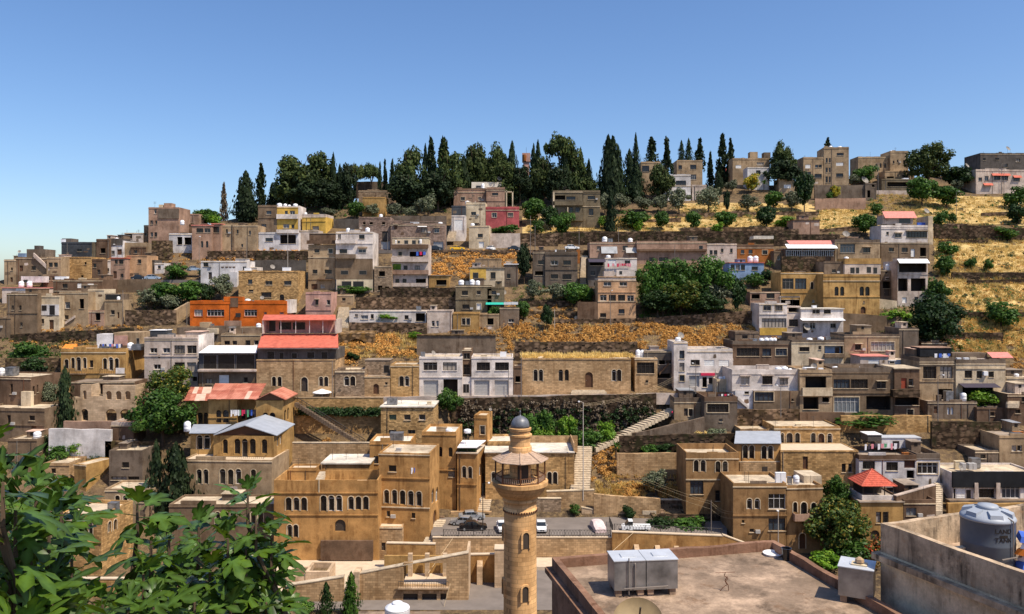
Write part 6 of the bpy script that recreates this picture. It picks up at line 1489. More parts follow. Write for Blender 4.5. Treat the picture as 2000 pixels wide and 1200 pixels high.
def cubetank(label, px, py, w_, d_, h_, rz, n=1, legs=.22, rock=False):
    p = onroof(px, py); o = empty('metal_water_tank', p, rz, label=label, cat='water tank', group='galvanised box tanks on the brown roof')
    for i in range(n):
        x0 = i * (w_ + .03); mb = MB(); mb.box(x0, x0 + w_, 0, d_, legs, legs + h_); mb.build('body', 'galv', o)
        mb = MB(); mb.box(x0 - .02, x0 + w_ + .02 - (.03 if i < n - 1 else 0), -.02, d_ + .02, legs + h_ + .002, legs + h_ + .03); t = mb.build('top', 'galvlit', o)
        mb = MB(); mb.box(x0 + w_ * .3, x0 + w_ * .75, d_ * .3, d_ * .65, legs + h_ + .03, legs + h_ + .06); mb.build('hatch', 'galvlit', t)
        for (a, b) in ((.05, .05), (w_ - .25, .05), (.05, d_ - .25), (w_ - .25, d_ - .25)):
            mb = MB(); mb.box(x0 + a, x0 + a + .2, b, b + .2, -.01, legs); mb.build('foot', 'nearroof', o)
    if n > 1:
        mb = MB(); mb.path([(w_ * .45, -.05, .1), (w_ * .45, -.05, legs + h_ + .12), ], .02); mb.path([(w_ * .65, -.05, .3), (w_ * .65, -.05, legs + h_ - .1), (w_ * .65, .02, legs + h_ - .05)], .025); mb.path([(.3, -.08, .3), (w_ * 1.7, -.08, .34)], .022); mb.build('pipe', 'pole', o)
    if rock:
        mb = MB(); mb.box(w_ * .35, w_ * .8, d_ * .25, d_ * .6, legs + h_ + .032, legs + h_ + .07); mb.build('board', 'box', o)
        mb = MB(); mb.lathe([(.05, 0), (.14, .04), (.13, .14), (.05, .2)], 6); q = mb.build('stone', 'palestone', o); q.location = (w_ * .58, d_ * .42, legs + h_ + .07)
cubetank('pair of joined galvanised box tanks on the brown roof', 1200, 1168, 1.03, 1.0, .93, atan2(d.y, d.x) * .45, 2)
cubetank('single galvanised box tank with a stone on its lid', 1637, 1176, 1.02, 1.02, .90, radians(-28), 1, rock=True)
def rooftop_bits():
    p = onroof(1250, 1205); o = empty('satellite_dish', p + Vector((-.15, -.6, .02)), label='big tan satellite dish at the bottom edge of the brown roof', cat='satellite dish')
    mb = MB(); mb.lathe([(.03, 0), (.3, .03), (.55, .1), (.72, .2), (.74, .22)], 24, cap=False); q = mb.build('dish', 'dishtan', o, True); q.rotation_euler = (radians(38), radians(-8), 0)
    mb = MB(); mb.tube((0, 0, -.5), (0, 0, 0), .04); mb.build('mast', 'iron', o)
    mb = MB(); mb.path([(0, -.1, .05), (.02, -.3, .62)], .03); mb.build('feed_arm', 'frame_d', o)
    p = onroof(1415, 1155); o = ob('bent_wire', None, None, p, label='rusty twisted reinforcing wire standing on the brown roof', cat='wire'); mb = MB()
    mb.path([(-.15, 0, 0), (-.05, 0, .12), (.1, .05, .2), (.02, 0, .32), (.12, 0, .42), (.0, .03, .5), (.03, 0, .62)], .012, 4); mb.path([(.15, .05, 0), (.12, 0, .2), (.02, .02, .35), (.1, 0, .48)], .012, 4); mb.path([(-.3, 0, .6), (.35, .02, .62)], .008, 4); mb.build('wire', 'ironrust', o)
    p = onroof(1509, 1084); mb = MB(); mb.lathe([(.32, 0), (.36, .08), (.33, .09), (.28, .02)], 20); mb.build('round_basin', 'carwhite', loc=p, label='blue-rimmed round basin in the far corner of the brown roof', cat='basin')
    p = onroof(1536, 1094); mb = MB(); mb.lathe([(.14, 0), (.18, .42), (.19, .44), (.16, .44), (.13, .05)], 14); mb.build('black_bucket', 'carblack', loc=p, label='black bucket beside the parapet of the brown roof', cat='bucket')
    p = Vector((pX(2012, 23.9), 23.9, -h2 - .86)); cols = ['bluecloth', 'whitecloth', 'tarpor', 'whitecloth', 'bluecloth']
    for i in range(5):
        mb = MB(); mb.hexa([(-.35, -.2, 0), (.35, -.22, 0), (.33, .2, 0), (-.36, .22, 0), (-.28, -.15, .2), (.3, -.13, .17), (.25, .14, .2), (-.3, .17, .16)]); mb.build('cement_bag', cols[i], loc=p + Vector((.1 * (i % 2), .05 * i, .19 * i)), rot=(0, 0, .3 * i), label=f'{["lowest blue", "second white", "orange", "fourth white", "topmost blue"][i]} sack in the pile behind the grey plastic tank', cat='sack', group='pile of sacks behind the grey tank')
rooftop_bits()
# white round tank on a roof below the frame
def nearwhite():
    D = 39.; z = pZ(1235, D); o = empty('white_plastic_tank', (pX(776, D), D, z), label='white round water tank with red label at the bottom edge', cat='water tank'); R = 24.5 * D / F; H = pZ(1190, D) - z
    mb = MB(); mb.lathe([(R, 0), (R, H), (R * 1.02, H + .03)], 28); mb.build('body', 'tankwhite', o, True)
    mb = MB(); mb.lathe([(R * 1.02, H + .03), (R * .95, H + .12), (R * .45, H + .26), (R * .42, H + .26)], 28); mb.build('shoulder', 'tankwhite', o, True)
    mb = MB(); mb.lathe([(R * .40, H + .24), (R * .42, H + .33), (R * .3, H + .36)], 20); mb.build('lid', 'tankwhite', o, True)
    mb = MB()
    for i in range(5):
        a0, a1 = -pi / 2 + .4 + i * .09, -pi / 2 + .4 + (i + 1) * .09; mb.quad(*[((R + .008) * cos(t), (R + .008) * sin(t), zz) for t, zz in ((a0, H * .72), (a1, H * .72), (a1, H * .88), (a0, H * .88))])
    mb.build('red_label', 'redcloth', o)
    slabroad('tank_roof', 'flat roof under the white round tank', 700, 860, 37.5, 41.5, z - .005, 'nearroof', 12)
nearwhite()
# ================================================================ trees
G1 = 'conifers along the ridge'; G2 = 'olive trees on the upper slope'; G3 = 'green trees on the terraces'
def rdir(r):
    z = r.uniform(-1, 1); t = r.uniform(0, 2 * pi); q = sqrt(1 - z * z); return Vector((q * cos(t), q * sin(t), z))

def crown_mesh(kind, seed):
    """unit crown: height 0..1, half width 0.5 (scaled per tree)"""
    r = random.Random(seed * 77 + hash_(kind)); v = []; f = []
    def leaf(c, n, s, asp=1.6, tri=False):
        up = rdir(r); a = n.cross(up)
        if a.length < .05: a = n.cross(Vector((1, 0, .3)))
        a.normalize(); b = n.cross(a); i = len(v)
        if tri:
            v.extend([tuple(c - a * s * .5), tuple(c + a * s * .5), tuple(c + b * s * asp)]); f.append((i, i + 1, i + 2))
        else:
            v.extend([tuple(c - b * s * asp * .5), tuple(c + a * s * .5), tuple(c + b * s * asp * .5), tuple(c - a * s * .5)]); f.append((i, i + 1, i + 2, i + 3))
    if kind == 'cyp':
        sub = [(0, 0, 1)] + ([(r.uniform(-.22, .22), r.uniform(-.2, .2), r.uniform(.6, .9)) for _ in range(seed % 3)])
        for (ox, oy, top) in sub:
            for _ in range(int(1500 * top)):
                z = r.random() ** 1.15; t = r.uniform(0, 2 * pi)
                R = (.58 if ox == 0 else .3) * (min(1, (z + .04) / .22) ** .6) * (1 - z) ** .7 * (1 + .28 * sin(3 * t + 9 * z + seed) + .16 * sin(31 * z + t)) * r.uniform(.5, 1.12)
                c = Vector((ox * (1 - z * .2) + R * cos(t), oy + R * sin(t), z * top)); n = Vector((cos(t), sin(t), r.uniform(-.3, .6))).normalized()
                leaf(c, (n + rdir(r) * .5).normalized(), r.uniform(.05, .10), .9)
                v2 = v[-4:]
    elif kind == 'fir':
        n_l = 15
        for k in range(n_l):
            z = .06 + .92 * k / n_l; R = .5 * (1 - z) ** .8 * r.uniform(.75, 1.1) + .02
            for j in range(7):
                t = r.uniform(0, 2 * pi); Rj = R * r.uniform(.55, 1.1)
                for _ in range(13):
                    q = r.random() ** .7; c = Vector((Rj * q * cos(t), Rj * q * sin(t), z - .05 * q + .03 * r.uniform(-1, 1))) + rdir(r) * .035
                    leaf(c, (Vector((0, 0, 1)) + rdir(r) * .9).normalized(), r.uniform(.05, .09), 1.4)
    else:
        P = {'pine': (52, 80, .15, (.10, 1), .05), 'umb': (16, 110, .15, (.55, 1), .05), 'broad': (38, 85, .17, (.16, 1), .06), 'olive': (30, 90, .17, (.2, 1), .048), 'bush': (24, 80, .2, (.02, 1), .07), 'big': (64, 95, .135, (.12, 1), .04)}[kind]
        nc, nl, cr, (z0, z1), ls = P
        for k in range(nc):
            for _ in range(30):
                p = rdir(r) * (r.random() ** .4)
                if kind == 'umb': p.z = abs(p.z) * .8 - .3
                break
            c0 = Vector((p.x * (.5 - cr * .55), p.y * (.5 - cr * .55), (z0 + z1) / 2 + p.z * ((z1 - z0) / 2 - cr * .5)))
            if kind == 'pine': k_ = 1.2 - .85 * max(0, c0.z - .25) + .1 * sin(c0.z * 14 + seed); c0.x *= k_; c0.y *= k_
            R = cr * r.uniform(.6, 1.25)
            for _ in range(nl):
                d = rdir(r); c = c0 + Vector((d.x, d.y, d.z * .8)) * R * r.uniform(.55, 1.05)
                leaf(c, (d + rdir(r) * .7 + Vector((0, 0, .3))).normalized(), ls * r.uniform(.6, 1.2), 1.5)
    me = bpy.data.meshes.new(kind + '_crown'); me.from_pydata(v, [], f)
    return me

def trunk_mesh(kind):
    mb = MB(); r = random.Random(hash_(kind))
    if kind in ('cyp', 'fir'):
        mb.tube((0, 0, -.06), (0, 0, .85), .028, .006, 6)
    else:
        h = {'umb': .62, 'pine': .6}.get(kind, .38); p = Vector((0, 0, -.05)); q = Vector((r.uniform(-.03, .03), r.uniform(-.03, .03), h * .5)); t = Vector((r.uniform(-.04, .04), 0, h))
        mb.tube(p, q, .035, .026, 7); mb.tube(q, t, .026, .016, 7)
        for k in range(6):
            a = k * 1.05 + r.uniform(-.3, .3); e = t + Vector((.26 * cos(a), .26 * sin(a), r.uniform(.12, .34))); s = q.lerp(t, r.uniform(.5, 1)); m = s.lerp(e, .5) + Vector((0, 0, -.03)); mb.tube(s, m, .013, .010, 5); mb.tube(m, e, .010, .004, 5)
    return mb.mesh(kind + '_trunk', 'bark')
CM = {}; TMS = {}
TREES = []

def tree(kind, px, yt, yb, w_, label, mat, name=None, D=None, group=None, seed=None, lean=0):
    D = D or Dof(yb); X = pX(px, D); z = pZ(yb, D)
    if D < 345: z = min(z, tz(X, D)) if D > 140 else z
    if group == G1: w_ *= {'cyp': 1.5, 'fir': 1.45, 'pine': 1.25}.get(kind, 1.1)
    H = pZ(yt, D) - z; W = w_ / F * D
    seed = seed if seed is not None else len(TREES) % 4
    key = (kind, seed, mat)
    if key not in CM:
        base = CM.get((kind, seed))
        if base is None: base = CM[(kind, seed)] = crown_mesh(kind, seed)
        me = base.copy(); me.materials.clear(); me.materials.append(MATS[mat]); CM[key] = me
    if kind not in TMS: TMS[kind] = trunk_mesh(kind)
    n = name or {'cyp': 'cypress_tree', 'fir': 'conifer_tree', 'pine': 'pine_tree', 'umb': 'pine_tree', 'broad': 'leafy_tree', 'olive': 'olive_tree', 'bush': 'shrub', 'big': 'leafy_tree'}[kind]
    rz = (len(TREES) * 2.399) % 6.28
    o = empty(n, (X, D, z), rz, label=label, cat='shrub' if kind == 'bush' else 'tree', group=group)
    ob('crown', CM[key], o, scale=(W * 1.06, W * 1.06, H))
    ts = (W if kind not in ('cyp', 'fir') else min(W * 2.2, H * .3))
    ob('trunk', TMS[kind], o, scale=(ts, ts, H))
    TREES.append(o)
T = tree
# ridge, left to right
T('fir', 437, 353, 428, 16, 'thin half-dead conifer, first on the left ridge', 'lf_dead', group=G1)
T('cyp', 480, 335, 432, 34, 'broad dark double-spired cypress on the left ridge', 'lf_cyp', group=G1, seed=2)
T('fir', 510, 315, 408, 28, 'ragged dark fir between the two left cypresses', 'lf_cyp', group=G1)
T('cyp', 530, 360, 406, 11, 'short slim cypress left of the first big pine', 'lf_cyp', group=G1, seed=0)
T('pine', 572, 299, 406, 78, 'big bushy pine, largest of the left ridge', 'lf_pine', group=G1)
T('pine', 618, 292, 406, 58, 'tall crooked pine behind the yellow house', 'lf_pine', group=G1)
T('pine', 596, 330, 412, 60, 'dark low pine above the yellow house', 'lf_cyp', group=G1)
T('cyp', 651, 300, 408, 15, 'slim cypress spire in the left pine grove', 'lf_cyp', group=G1, seed=0)
T('cyp', 664, 322, 408, 15, 'shorter cypress spire in the left pine grove', 'lf_cyp', group=G1, seed=1)
T('pine', 680, 314, 408, 30, 'dark ragged pine at the end of the left grove', 'lf_cyp', group=G1)
T('pine', 640, 345, 414, 56, 'dark shrubby pine at the foot of the left grove', 'lf_cyp', group=G1)
T('umb', 697, 309, 375, 38, 'open-crowned pine with bare trunks above the grey ridge wall', 'lf_pine', group=G1)
T('umb', 724, 311, 374, 34, 'second open-crowned pine above the grey ridge wall', 'lf_pine', group=G1)
T('fir', 742, 313, 376, 13, 'small pointed conifer right of the open pines', 'lf_cyp', group=G1)
T('fir', 752, 307, 376, 14, 'middle pointed conifer right of the open pines', 'lf_cyp', group=G1)
T('fir', 766, 308, 378, 18, 'third pointed conifer before the tall grove', 'lf_cyp', group=G1)
T('pine', 803, 280, 402, 50, 'tall pine opening the central grove', 'lf_pine', group=G1)
T('pine', 795, 335, 412, 62, 'dark spreading pine under the central grove', 'lf_cyp', group=G1)
T('cyp', 831, 283, 402, 14, 'slim cypress in front of the central firs', 'lf_cyp', group=G1, seed=0)
T('fir', 842, 264, 402, 32, 'tall fir, left of the central pair', 'lf_cyp', group=G1)
T('fir', 867, 264, 402, 42, 'tall fir, right of the central pair', 'lf_pine', group=G1)
T('pine', 880, 292, 404, 48, 'pine beside the central firs', 'lf_pine', group=G1)
T('pine', 855, 330, 412, 60, 'dark low pine below the central firs', 'lf_cyp', group=G1)
T('cyp', 906, 305, 400, 22, 'dark cypress left of the pinkish brown house', 'lf_cyp', group=G1, seed=1)
T('pine', 928, 274, 392, 48, 'tall pine behind the pinkish brown house', 'lf_pine', group=G1)
T('pine', 950, 300, 392, 40, 'lighter pine behind the white roof room', 'lf_pine', group=G1)
T('pine', 972, 276, 392, 42, 'round-topped pine right of the white roof room', 'lf_pine', group=G1)
T('cyp', 1000, 278, 398, 22, 'pointed cypress before the pink water tower', 'lf_cyp', group=G1, seed=0)
T('pine', 985, 310, 400, 46, 'bushy pine below the pointed cypress', 'lf_pine', group=G1)
T('pine', 1016, 320, 402, 40, 'low pine under the pink water tower', 'lf_cyp', group=G1)
T('cyp', 1042, 283, 398, 15, 'left spire of the twin cypresses', 'lf_cyp', group=G1, seed=0)
T('cyp', 1051, 276, 398, 17, 'right spire of the twin cypresses', 'lf_cyp', group=G1, seed=0)
T('pine', 1062, 300, 400, 40, 'bushy pine behind the twin cypresses', 'lf_pine', group=G1)
T('umb', 1092, 252, 398, 54, 'tallest umbrella pine of the ridge with a flat ragged crown', 'lf_pine', group=G1)
T('pine', 1086, 318, 404, 50, 'dark pine at the foot of the umbrella pine', 'lf_cyp', group=G1)
T('cyp', 1103, 285, 400, 24, 'dark cypress in front of the umbrella pine', 'lf_cyp', group=G1, seed=1)
T('pine', 1120, 281, 398, 40, 'dense pine right of the umbrella pine', 'lf_pine', group=G1)
T('cyp', 1134, 290, 396, 16, 'pointed cypress above the olive-grey house', 'lf_cyp', group=G1, seed=0)
T('cyp', 1150, 312, 396, 15, 'last cypress above the olive-grey house', 'lf_cyp', group=G1, seed=0)
T('pine', 1150, 345, 398, 34, 'small pine above the olive-grey house', 'lf_pine', group=G1)
T('cyp', 1188, 266, 396, 30, 'tall left cypress of the isolated clump', 'lf_cyp', group=G1, seed=1)
T('cyp', 1197, 268, 396, 34, 'tall right cypress of the isolated clump', 'lf_cyp', group=G1, seed=2)
T('cyp', 1207, 285, 394, 18, 'shorter cypress of the isolated clump', 'lf_cyp', group=G1, seed=0)
T('cyp', 1229, 293, 384, 22, 'bushy cypress left of the needle-thin one', 'lf_cyp', group=G1, seed=1)
T('cyp', 1242, 262, 384, 14, 'needle-thin tall cypress by the tan ridge house', 'lf_cyp', group=G1, seed=0)
T('cyp', 1243, 320, 392, 26, 'dark cypress at the corner of the tan ridge house', 'lf_cyp', group=G1, seed=2)
T('fir', 1273, 265, 336, 30, 'fir standing behind the tan ridge house', 'lf_cyp', group=G1, D=345)
T('fir', 1302, 264, 388, 30, 'tall fir in front of the tan ridge house', 'lf_cyp', group=G1)
T('pine', 1290, 315, 394, 40, 'dark pine below the tall fir', 'lf_pine', group=G1)
T('cyp', 1331, 275, 330, 11, 'small cypress behind the two-storey ridge house', 'lf_cyp', group=G1, D=350, seed=0)
T('cyp', 1345, 271, 330, 12, 'second small cypress behind the two-storey ridge house', 'lf_cyp', group=G1, D=350, seed=0)
T('fir', 1367, 268, 332, 24, 'sparse fir behind the two-storey ridge house', 'lf_cyp', group=G1, D=350)
T('fir', 1387, 293, 345, 18, 'short fir right of the two-storey ridge house', 'lf_cyp', group=G1)
T('fir', 1411, 256, 352, 30, 'tall jagged fir above the orange hip roof', 'lf_cyp', group=G1)
T('fir', 1427, 266, 352, 22, 'second jagged fir above the orange hip roof', 'lf_cyp', group=G1)
T('pine', 1523, 276, 366, 34, 'tall lumpy pine between the pale house and tan block', 'lf_pine', group=G1)
T('pine', 1541, 282, 366, 24, 'second lumpy pine beside the tan block', 'lf_pine', group=G1)
T('pine', 1526, 312, 372, 60, 'broad dark pine under the lumpy pair', 'lf_cyp', group=G1)
T('fir', 1617, 266, 330, 22, 'small fir peeping over the tall tan block', 'lf_cyp', group=G1, D=352)
T('big', 1815, 277, 368, 80, 'great round pine beside the right ridge', 'lf_pine', name='pine_tree', group=G1)
T('cyp', 1847, 298, 350, 12, 'small cypress behind the great round pine', 'lf_cyp', group=G1, seed=0)
T('broad', 1876, 322, 372, 60, 'dark tree between the round pine and the dark grey block', 'lf_dark', group=G1)
rq = random.Random(8)
for px in range(548, 1160, 24):
    if 690 < px < 775: continue
    T('pine', px + rq.uniform(-6, 6), rq.uniform(322, 352), 405, rq.uniform(40, 60), 'dark pine deep inside the ridge grove, behind the front row', rq.choice(['lf_cyp', 'lf_pine', 'lf_cyp']), group='back row of the ridge grove', D=312)
# upper slope
T('cyp', 1194, 368, 458, 28, 'lone dark cypress standing in the golden grass', 'lf_cyp', seed=1)
for i, (px, yt, yb, ww, lab) in enumerate([(1180, 376, 420, 34, 'olive beside the lone dark cypress'), (1213, 377, 416, 38, 'second olive right of the lone dark cypress'), (1253, 381, 416, 46, 'wide olive below the tan ridge house'), (1290, 378, 416, 34, 'olive below the tall fir'), (1327, 365, 420, 48, 'pale olive below the pale villa'), (1383, 361, 418, 54, 'large olive right of the pale villa'), (1430, 350, 378, 34, 'small olive below the orange hip roof'), (1462, 379, 416, 46, 'olive below the yellow tree'), (1545, 372, 415, 40, 'pale olive beside the dark vine-covered tree'),
      (1668, 340, 366, 24, 'small olive beside the tall tan block'), (640, 404, 426, 40, 'olive right of the cream and yellow wing'), (727, 396, 426, 34, 'olive below the orange-tan block house'), (773, 396, 428, 42, 'silvery olive above the pink-grey shop house'), (803, 402, 430, 34, 'small olive above the pink-grey shop house'), (836, 376, 430, 52, 'big silvery olive left of the pinkish brown house'), (1043, 544, 592, 40, 'olive at the foot of the dark garden cypress'), (1086, 552, 596, 54, 'olive below the grey cement house'), (295, 562, 612, 60, 'silvery olive at the left of the walled garden'), (328, 568, 614, 50, 'round olive on the walled garden edge'), (432, 532, 590, 54, 'pale willowy olive beside the long white house'),
      (1295, 562, 618, 60, 'grey olive at the edge of the dense trees'), (1398, 542, 612, 64, 'grey-green olive right in the dense trees'), (1281, 912, 966, 54, 'round olive on the dry bank below the terrace wall'), (98, 742, 800, 36, 'olive between cypress and brown corner house'), (1868, 350, 376, 26, 'pale olive below the dark grey block')]):
    T('olive', px, yt, yb, ww, lab, 'lf_olive', group=G2)
for i, (k, px, yt, yb, ww, m, lab) in enumerate([
    ('broad', 1405, 334, 392, 16, 'lf_cyp', 'narrow dark tree right of the pale villa'), ('broad', 1420, 370, 420, 14, 'lf_cyp', 'thin dark tree between two olives'), ('broad', 1510, 372, 410, 40, 'lf_green', 'round green tree right of the yellow tree'), ('broad', 1571, 332, 416, 40, 'lf_dark', 'dark vine-covered tree before the tan block'),
    ('broad', 1468, 337, 378, 34, 'lf_yellow', 'bright yellow tree below the white-walled house'), ('broad', 1631, 361, 392, 20, 'lf_yellow', 'small yellow tree in front of the grey garden wall'), ('broad', 1355, 411, 452, 34, 'lf_green', 'young green tree in the golden grass, left one'), ('broad', 1416, 412, 448, 44, 'lf_green', 'green double tree in the golden grass'), ('bush', 1403, 432, 456, 28, 'lf_lime', 'pale green bush below the double tree'), ('broad', 1497, 401, 450, 40, 'lf_dark', 'dark round tree above the rust-orange house'),
    ('bush', 1533, 421, 446, 40, 'lf_lime', 'light green bushes beside the ruined stone hut'), ('broad', 1691, 416, 462, 50, 'lf_green', 'round green tree above the ochre mansion'), ('broad', 1692, 321, 362, 52, 'lf_green', 'green tree beside the tall tan apartment block'), ('broad', 1800, 344, 404, 60, 'lf_green', 'green tree under the great round pine'), ('broad', 1850, 361, 408, 58, 'lf_green', 'broad green tree on the golden slope'), ('bush', 1710, 395, 420, 26, 'lf_green', 'green bush at the foot of the roofless hut'), ('bush', 1837, 407, 442, 32, 'lf_green', 'green bush above the long terrace walls'), ('bush', 1620, 375, 394, 16, 'lf_green', 'little bush beside the grey garden wall'),
    ('broad', 1040, 385, 440, 52, 'lf_green', 'feathery light tree right of the rose red house'), ('broad', 1075, 400, 450, 36, 'lf_dark', 'dark tree left of the olive-grey house'), ('broad', 1100, 412, 462, 54, 'lf_green', 'green tree before the olive-grey house'), ('bush', 1050, 428, 456, 30, 'lf_green', 'grey-green bush under the feathery tree'), ('bush', 1180, 420, 448, 26, 'lf_lime', 'pale shrub left of the lone dark cypress'), ('bush', 1236, 410, 446, 66, 'lf_green', 'long green hedge trees right of the lone cypress'), ('bush', 1246, 425, 452, 22, 'lf_lime', 'lime green shrub in the golden grass'), ('broad', 1293, 411, 450, 32, 'lf_green', 'round green tree on the golden grass terrace'),
    ('broad', 693, 392, 430, 40, 'lf_green', 'fresh green tree beside the orange-tan block house'), ('broad', 405, 407, 438, 52, 'lf_green', 'green tree on the left skyline behind the pinkish house'), ('broad', 386, 412, 438, 30, 'lf_green', 'smaller green tree on the left skyline'), ('bush', 418, 420, 442, 34, 'lf_lime', 'pale green bush on the left skyline'),
    ('broad', 325, 548, 606, 64, 'lf_green', 'green tree in the middle of the walled garden'), ('broad', 372, 546, 602, 60, 'lf_green', 'green tree right in the walled garden'), ('broad', 400, 552, 596, 40, 'lf_dark', 'dark tree beside the pale willowy olive'), ('bush', 345, 515, 548, 50, 'lf_green', 'leafy vine arbour beside the parked cars'), ('bush', 406, 518, 545, 34, 'lf_green', 'vine on the end of the long white house'),
    ('broad', 1024, 472, 556, 32, 'lf_cyp', 'dark columnar garden cypress by the grey cement house'), ('broad', 1118, 550, 598, 54, 'lf_green', 'green tree below the grey cement house'), ('broad', 1142, 555, 596, 36, 'lf_green', 'leafy tree left of the peach house'),
    ('big', 1272, 508, 612, 64, 'lf_green', 'bright green tree right of the peach house'), ('big', 1320, 494, 606, 92, 'lf_green', 'tallest tree of the dense green group'), ('big', 1388, 496, 606, 92, 'lf_green', 'broad tree right of the dense green group'), ('big', 1332, 545, 620, 100, 'lf_flower', 'yellowish tree low in the dense green group'), ('broad', 1440, 538, 618, 36, 'lf_dark', 'dark tree ending the dense green group'), ('big', 1285, 560, 622, 80, 'lf_dark', 'dark shady tree below the dense green group'), ('big', 1380, 565, 622, 80, 'lf_dark', 'dark shady tree at the sloping stone wall'),
    ('broad', 1068, 594, 646, 26, 'lf_dark', 'dark slim tree by the path kerb'), ('broad', 1023, 586, 628, 30, 'lf_green', 'small tree right of the grey cube house'), ('broad', 967, 597, 630, 36, 'lf_green', 'small round tree before the teal awning house'), ('bush', 1472, 528, 562, 36, 'lf_green', 'green bush below the pale blue house'), ('bush', 1496, 526, 556, 28, 'lf_dark', 'dark bush under the little palm'),
    ('big', 1824, 573, 690, 124, 'lf_dark', 'huge dark tree right of the ochre mansion'), ('bush', 1830, 540, 600, 50, 'lf_green', 'green scrub above the huge dark tree'), ('bush', 1752, 600, 640, 60, 'lf_lime', 'weedy yellow-green bush below the open-fronted house') , ('broad', 55, 667, 726, 80, 'lf_green', 'wide green tree left of the yellow stone house'), ('broad', 76, 692, 745, 62, 'lf_dark', 'dark green tree before the wide green tree'),
    ('cyp', 127, 718, 838, 40, 'lf_cyp', 'black cypress left of the roofless ruin'), ('big', 316, 758, 872, 124, 'lf_green', 'huge dark leafy tree left of the rusty roof'), ('big', 334, 712, 800, 94, 'lf_flower', 'tree with yellow-orange crown above the huge leafy tree'),
    ('cyp', 305, 862, 1010, 46, 'lf_cyp', 'left dark cypress behind the fig leaves'), ('cyp', 343, 868, 1020, 84, 'lf_cyp', 'broad dark cypress before the villa lower floor'),
    ('broad', 878, 757, 812, 46, 'lf_green', 'fresh green tree before the white twin house'), ('broad', 1065, 800, 848, 46, 'lf_green', 'round dark green tree right of the minaret dome'), ('broad', 1032, 803, 855, 40, 'lf_green', 'green tree behind the minaret dome'), ('broad', 1107, 810, 860, 42, 'lf_lime', 'bright green tree right of the minaret dome'), ('bush', 1058, 828, 862, 50, 'lf_lime', 'pale lime bushes beside the minaret dome'), ('bush', 1150, 838, 872, 50, 'lf_green', 'green thicket beside the long stair head'), ('bush', 1185, 820, 856, 40, 'lf_lime', 'yellow-green weeds above the long stair'), ('bush', 1130, 835, 872, 36, 'lf_green', 'dark shrub at the lamp post by the stair'),
    ('bush', 1300, 862, 884, 50, 'lf_dark', 'dark shrubs in the sunken terrace'), ('bush', 1272, 868, 892, 40, 'lf_green', 'bright plants in the sunken terrace'), ('bush', 1365, 838, 860, 30, 'lf_gold', 'dry shrub on the garden terrace'), ('bush', 1400, 836, 858, 40, 'lf_olive', 'row of grey shrubs on the garden terrace'), ('bush', 1330, 862, 890, 24, 'lf_lime', 'lime shrub beside the square sandstone house'),
    ('big', 1632, 970, 1090, 122, 'lf_flower', 'big round tree with orange blossom clusters'), ('big', 1634, 928, 1015, 62, 'lf_green', 'green tree behind the orange-blossom tree'), ('bush', 1665, 1045, 1105, 84, 'lf_green', 'green shrubs at the foot of the orange-blossom tree'), ('bush', 1705, 1040, 1110, 56, 'lf_red', 'red-flowering shrub beside the corner house'), ('bush', 1615, 1075, 1115, 70, 'lf_lime', 'light green shrub behind the brown roof'),
    ('cyp', 637, 1138, 1205, 32, 'lf_dark', 'small pointed tree in front of the sloping wall, left one'), ('cyp', 686, 1118, 1205, 36, 'lf_green', 'small pointed tree in front of the sloping wall, right one'), ('bush', 596, 1172, 1200, 40, 'lf_green', 'green shrub beside the fig tree at the street'),
    ('bush', 150, 858, 890, 36, 'lf_lime', 'yellow-green shrub under the whitewashed wall'), ('bush', 115, 868, 905, 44, 'lf_green', 'weedy shrub under the whitewashed wall'), ('bush', 98, 848, 880, 26, 'lf_dark', 'dark shrub beside the brown balcony house'), ('bush', 596, 880, 905, 40, 'lf_dark', 'dark bush in the yard below the iron stair'), ('bush', 640, 855, 872, 26, 'lf_dry', 'dry orange weeds at the foot of the iron stair'),
    ('bush', 1290, 1008, 1042, 60, 'lf_dark', 'dark shrubs above the parked truck'), ('bush', 1350, 1010, 1045, 70, 'lf_green', 'green weeds on the bank above the rising road'), ('bush', 1228, 985, 1015, 30, 'lf_dark', 'dark creeper on the cracked retaining wall'), ('bush', 1122, 985, 1006, 26, 'lf_green', 'shrub in the little garden by the parking'),
    ('bush', 1850, 470, 500, 40, 'lf_green', 'green scrub on the slope right of the white top house'), ('bush', 1842, 495, 540, 40, 'lf_green', 'tall scrub beside the open-fronted house'), ('bush', 1895, 500, 525, 24, 'lf_green', 'single bush in the golden field'), ('bush', 1930, 505, 530, 22, 'lf_green', 'second bush in the golden field'), ('bush', 1985, 360, 410, 44, 'lf_green', 'bush below the light grey house at the right edge'), ('bush', 1990, 395, 440, 40, 'lf_dark', 'dark bush at the right edge of the golden field'), ('bush', 1960, 440, 470, 50, 'lf_green', 'low scrub under the terrace walls at right'), ('bush', 1860, 415, 436, 20, 'lf_green', 'little bush between the field walls'), ('bush', 1955, 585, 640, 60, 'lf_green', 'scrubby green bush low in the golden field'),
    ('bush', 690, 558, 575, 70, 'lf_green', 'potted plants before the tall white and tan house'), ('bush', 986, 437, 458, 62, 'lf_green', 'clipped green hedge under the rose red house'), ('bush', 757, 612, 628, 56, 'lf_lime', 'green grape vine before the long low white house'), ('bush', 1690, 806, 834, 116, 'lf_green', 'green vines hanging over the orange-brown retaining wall'), ('bush', 1920, 758, 800, 66, 'lf_lime', 'bright vine thicket before the cream house'), ('bush', 690, 686, 706, 30, 'lf_dark', 'dark bush below the stone cave'), ('bush', 810, 648, 662, 30, 'lf_lime', 'yellowish bush under the stained grey wall')]):
    T(k, px, yt, yb, ww, lab, m, group=G3)
